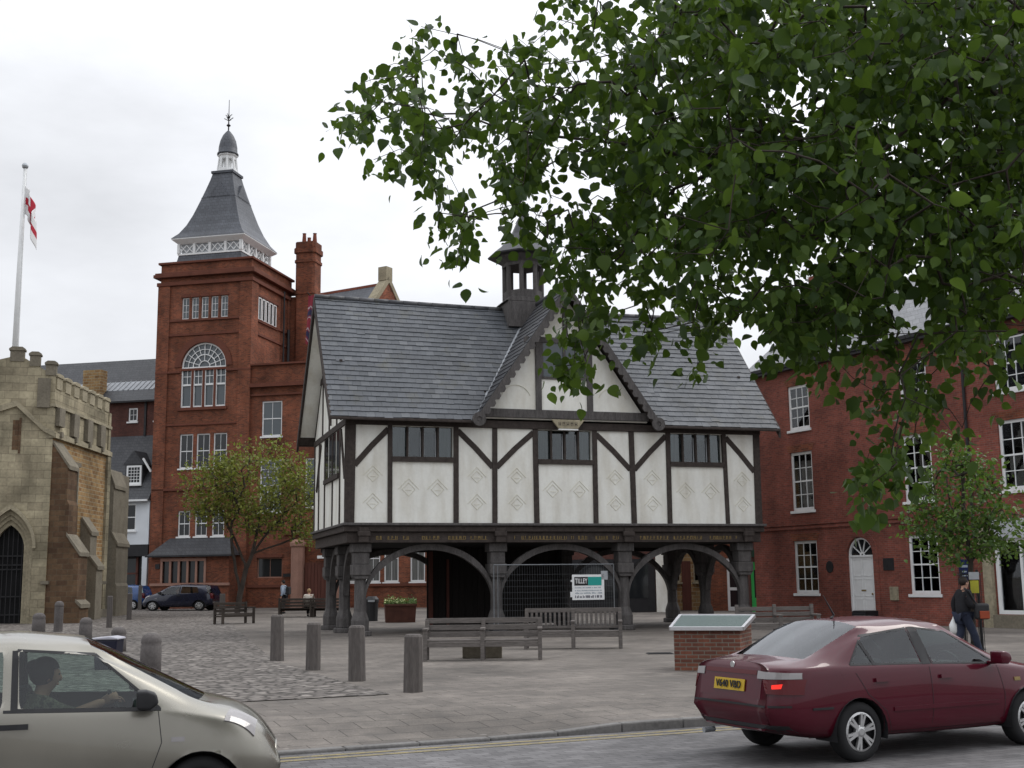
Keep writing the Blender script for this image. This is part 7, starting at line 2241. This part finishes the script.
m = MB(); m.tube([(-0.2, 0.11, 1.38), (0.0, 0.13, 1.5), (0.13, 0.12, 1.38), (0.0, 0.13, 1.1), (-0.2, 0.11, 1.05)], 0.018, 6); m.tube([(-0.2, -0.11, 1.38), (0.0, -0.13, 1.5), (0.13, -0.12, 1.38), (0.0, -0.13, 1.1), (-0.2, -0.11, 1.05)], 0.018, 6); m.build('shoulder_strap', MT['black'], BK)
SIT = dict(pelvis=(0, 0, 0.55), spine=(-0.03, 0, 0.72), chest=(-0.03, 0, 0.93), neck=(0.0, 0, 1.10), jaw=(0.03, 0, 1.165), head=(0.035, 0, 1.235), crown=(0.025, 0, 1.31),
           shl=(-0.03, 0.18, 1.02), ell=(0.02, 0.24, 0.78), wrl=(0.24, 0.16, 0.66), shr=(-0.03, -0.18, 1.02), elr=(0.02, -0.24, 0.78), wrr=(0.24, -0.16, 0.66),
           hpl=(0.05, 0.09, 0.53), knl=(0.45, 0.11, 0.53), anl=(0.43, 0.11, 0.1), tol=(0.56, 0.11, 0.045), hpr=(0.05, -0.09, 0.53), knr=(0.45, -0.11, 0.53), anr=(0.43, -0.11, 0.1), tor=(0.56, -0.11, 0.045))
x = at(308, 600, 60.5).x
P3 = person('person in a pale top seated on a dark bench under the far brick wall', (x, 60.75, gz(x, 60.8)), rad(90), SIT, plain('cream_top', (0.5, 0.46, 0.4), 0.9, 0.1), black_cloth, plain('fair_hair', (0.25, 0.16, 0.08), 0.7, 0.2, 20), topname='top')
DRV = dict(pelvis=(1.18, 0, 0.58), spine=(1.16, 0, 0.72), chest=(1.18, 0, 0.92), neck=(1.23, 0, 1.07), jaw=(1.27, 0, 1.13), head=(1.28, 0, 1.20), crown=(1.27, 0, 1.275), face=(1, 0, -0.05),
           shl=(1.2, 0.17, 0.99), ell=(1.42, 0.22, 0.86), wrl=(1.70, 0.12, 0.98), shr=(1.2, -0.17, 0.99), elr=(1.46, -0.2, 0.90), wrr=(1.72, -0.13, 1.0), sleeve=0.25, curl=0.8,
           hpl=(1.24, 0.09, 0.56), knl=(1.66, 0.11, 0.66), anl=(1.95, 0.11, 0.42), tol=(2.05, 0.11, 0.48), hpr=(1.24, -0.09, 0.56), knr=(1.66, -0.11, 0.66), anr=(1.95, -0.11, 0.42), tor=(2.05, -0.11, 0.48))
camo = NT('patterned_top'); n = camo.noise(14, 2); camo.set(camo.ramp(n, [(0.42, (0.05, 0.055, 0.04)), (0.5, (0.22, 0.22, 0.16)), (0.58, (0.10, 0.10, 0.07))]), 0.9)
q = org - v2 * 0.36
P4 = person('driver with dark pinned up hair and patterned top inside the silver hatchback', (q.x, q.y, ROAD_Z), HD2, DRV, camo.m, black_cloth, dark_hair, hairshape='bun', topname='top')
# ---------------------------------------------------------------- sky, sun, camera
W = bpy.data.worlds.new('World'); SC.world = W; W.use_nodes = True
nt = W.node_tree; nn = nt.nodes; ll = nt.links
for n_ in list(nn): nn.remove(n_)
outw = nn.new('ShaderNodeOutputWorld'); bg = nn.new('ShaderNodeBackground'); bg.inputs['Strength'].default_value = 0.1
sky = nn.new('ShaderNodeTexSky'); sky.sky_type = 'NISHITA'; sky.sun_disc = False
SUN_AZ, SUN_EL = rad(62), rad(48)        # azimuth from +y towards +x
sky.sun_elevation = SUN_EL; sky.sun_rotation = SUN_AZ
tc = nn.new('ShaderNodeTexCoord'); sp = nn.new('ShaderNodeSeparateXYZ'); ll.new(tc.outputs['Generated'], sp.inputs[0])
def mth(op, a, b=None, c=None):
    n_ = nn.new('ShaderNodeMath'); n_.operation = op
    for i, v in enumerate((a, b, c)):
        if v is None: continue
        if hasattr(v, 'is_output'): ll.new(v, n_.inputs[i])
        else: n_.inputs[i].default_value = v
    return n_.outputs[0]
mp = nn.new('ShaderNodeMapping'); mp.inputs['Scale'].default_value = (1.0, 1.0, 2.6); ll.new(tc.outputs['Generated'], mp.inputs[0])
no = nn.new('ShaderNodeTexNoise'); no.inputs['Scale'].default_value = 2.2; no.inputs['Detail'].default_value = 6; no.inputs['Roughness'].default_value = 0.55; ll.new(mp.outputs[0], no.inputs['Vector'])
el = mth('MAXIMUM', sp.outputs[2], 0.0)
base = mth('MULTIPLY_ADD', el, 10.5, 6.5)                         # overcast: brighter overhead
dotn = nn.new('ShaderNodeVectorMath'); dotn.operation = 'DOT_PRODUCT'; ll.new(tc.outputs['Generated'], dotn.inputs[0])
dotn.inputs[1].default_value = (math.sin(SUN_AZ) * math.cos(SUN_EL), math.cos(SUN_AZ) * math.cos(SUN_EL), math.sin(SUN_EL))
glow = mth('POWER', mth('MAXIMUM', dotn.outputs['Value'], 0.0), 3.0)
base = mth('MULTIPLY_ADD', glow, 7.0, base)
mr = nn.new('ShaderNodeMapRange'); mr.inputs['From Min'].default_value = 0.3; mr.inputs['From Max'].default_value = 0.7; mr.inputs['To Min'].default_value = 0.75; mr.inputs['To Max'].default_value = 1.14; ll.new(no.outputs['Fac'], mr.inputs['Value'])
lum = mth('MULTIPLY', base, mr.outputs['Result'])
ccol = nn.new('ShaderNodeVectorMath'); ccol.operation = 'SCALE'; ccol.inputs[0].default_value = (0.965, 0.985, 1.03); ll.new(lum, ccol.inputs['Scale'])
mx = nn.new('ShaderNodeMix'); mx.data_type = 'RGBA'; mx.inputs[0].default_value = 0.96
ll.new(sky.outputs[0], mx.inputs[6]); ll.new(ccol.outputs[0], mx.inputs[7]); ll.new(mx.outputs[2], bg.inputs['Color']); ll.new(bg.outputs[0], outw.inputs[0])
sl = bpy.data.lights.new('sun', 'SUN'); sl.energy = 0.9; sl.angle = rad(22); sl.color = (1.0, 0.96, 0.9)
so = bpy.data.objects.new('sun', sl); COL.objects.link(so)
sv = Vector((math.sin(SUN_AZ) * math.cos(SUN_EL), math.cos(SUN_AZ) * math.cos(SUN_EL), math.sin(SUN_EL)))
so.rotation_euler = sv.to_track_quat('Z', 'Y').to_euler(); so.location = (20, -10, 60)
cam = bpy.data.cameras.new('camera'); co = bpy.data.objects.new('camera', cam); COL.objects.link(co)
cam.sensor_width = 36.0; cam.lens = F_PX / 1024 * 36.0; cam.clip_start = 0.1; cam.clip_end = 6000
co.matrix_world = Matrix.Translation((0, 0, EYE)) @ Matrix.Rotation(PI / 2 + PITCH, 4, 'X') @ Matrix.Rotation(ROLL, 4, 'Z')
SC.camera = co
SC.render.engine = 'CYCLES'
SC.render.resolution_x, SC.render.resolution_y = 1024, 768
SC.view_settings.view_transform = 'Standard'; SC.view_settings.look = 'None'; SC.view_settings.exposure = 0.06; SC.view_settings.gamma = 1.0; SC.view_settings.use_curve_mapping = False
SC.cycles.max_bounces = 6; SC.cycles.transparent_max_bounces = 12
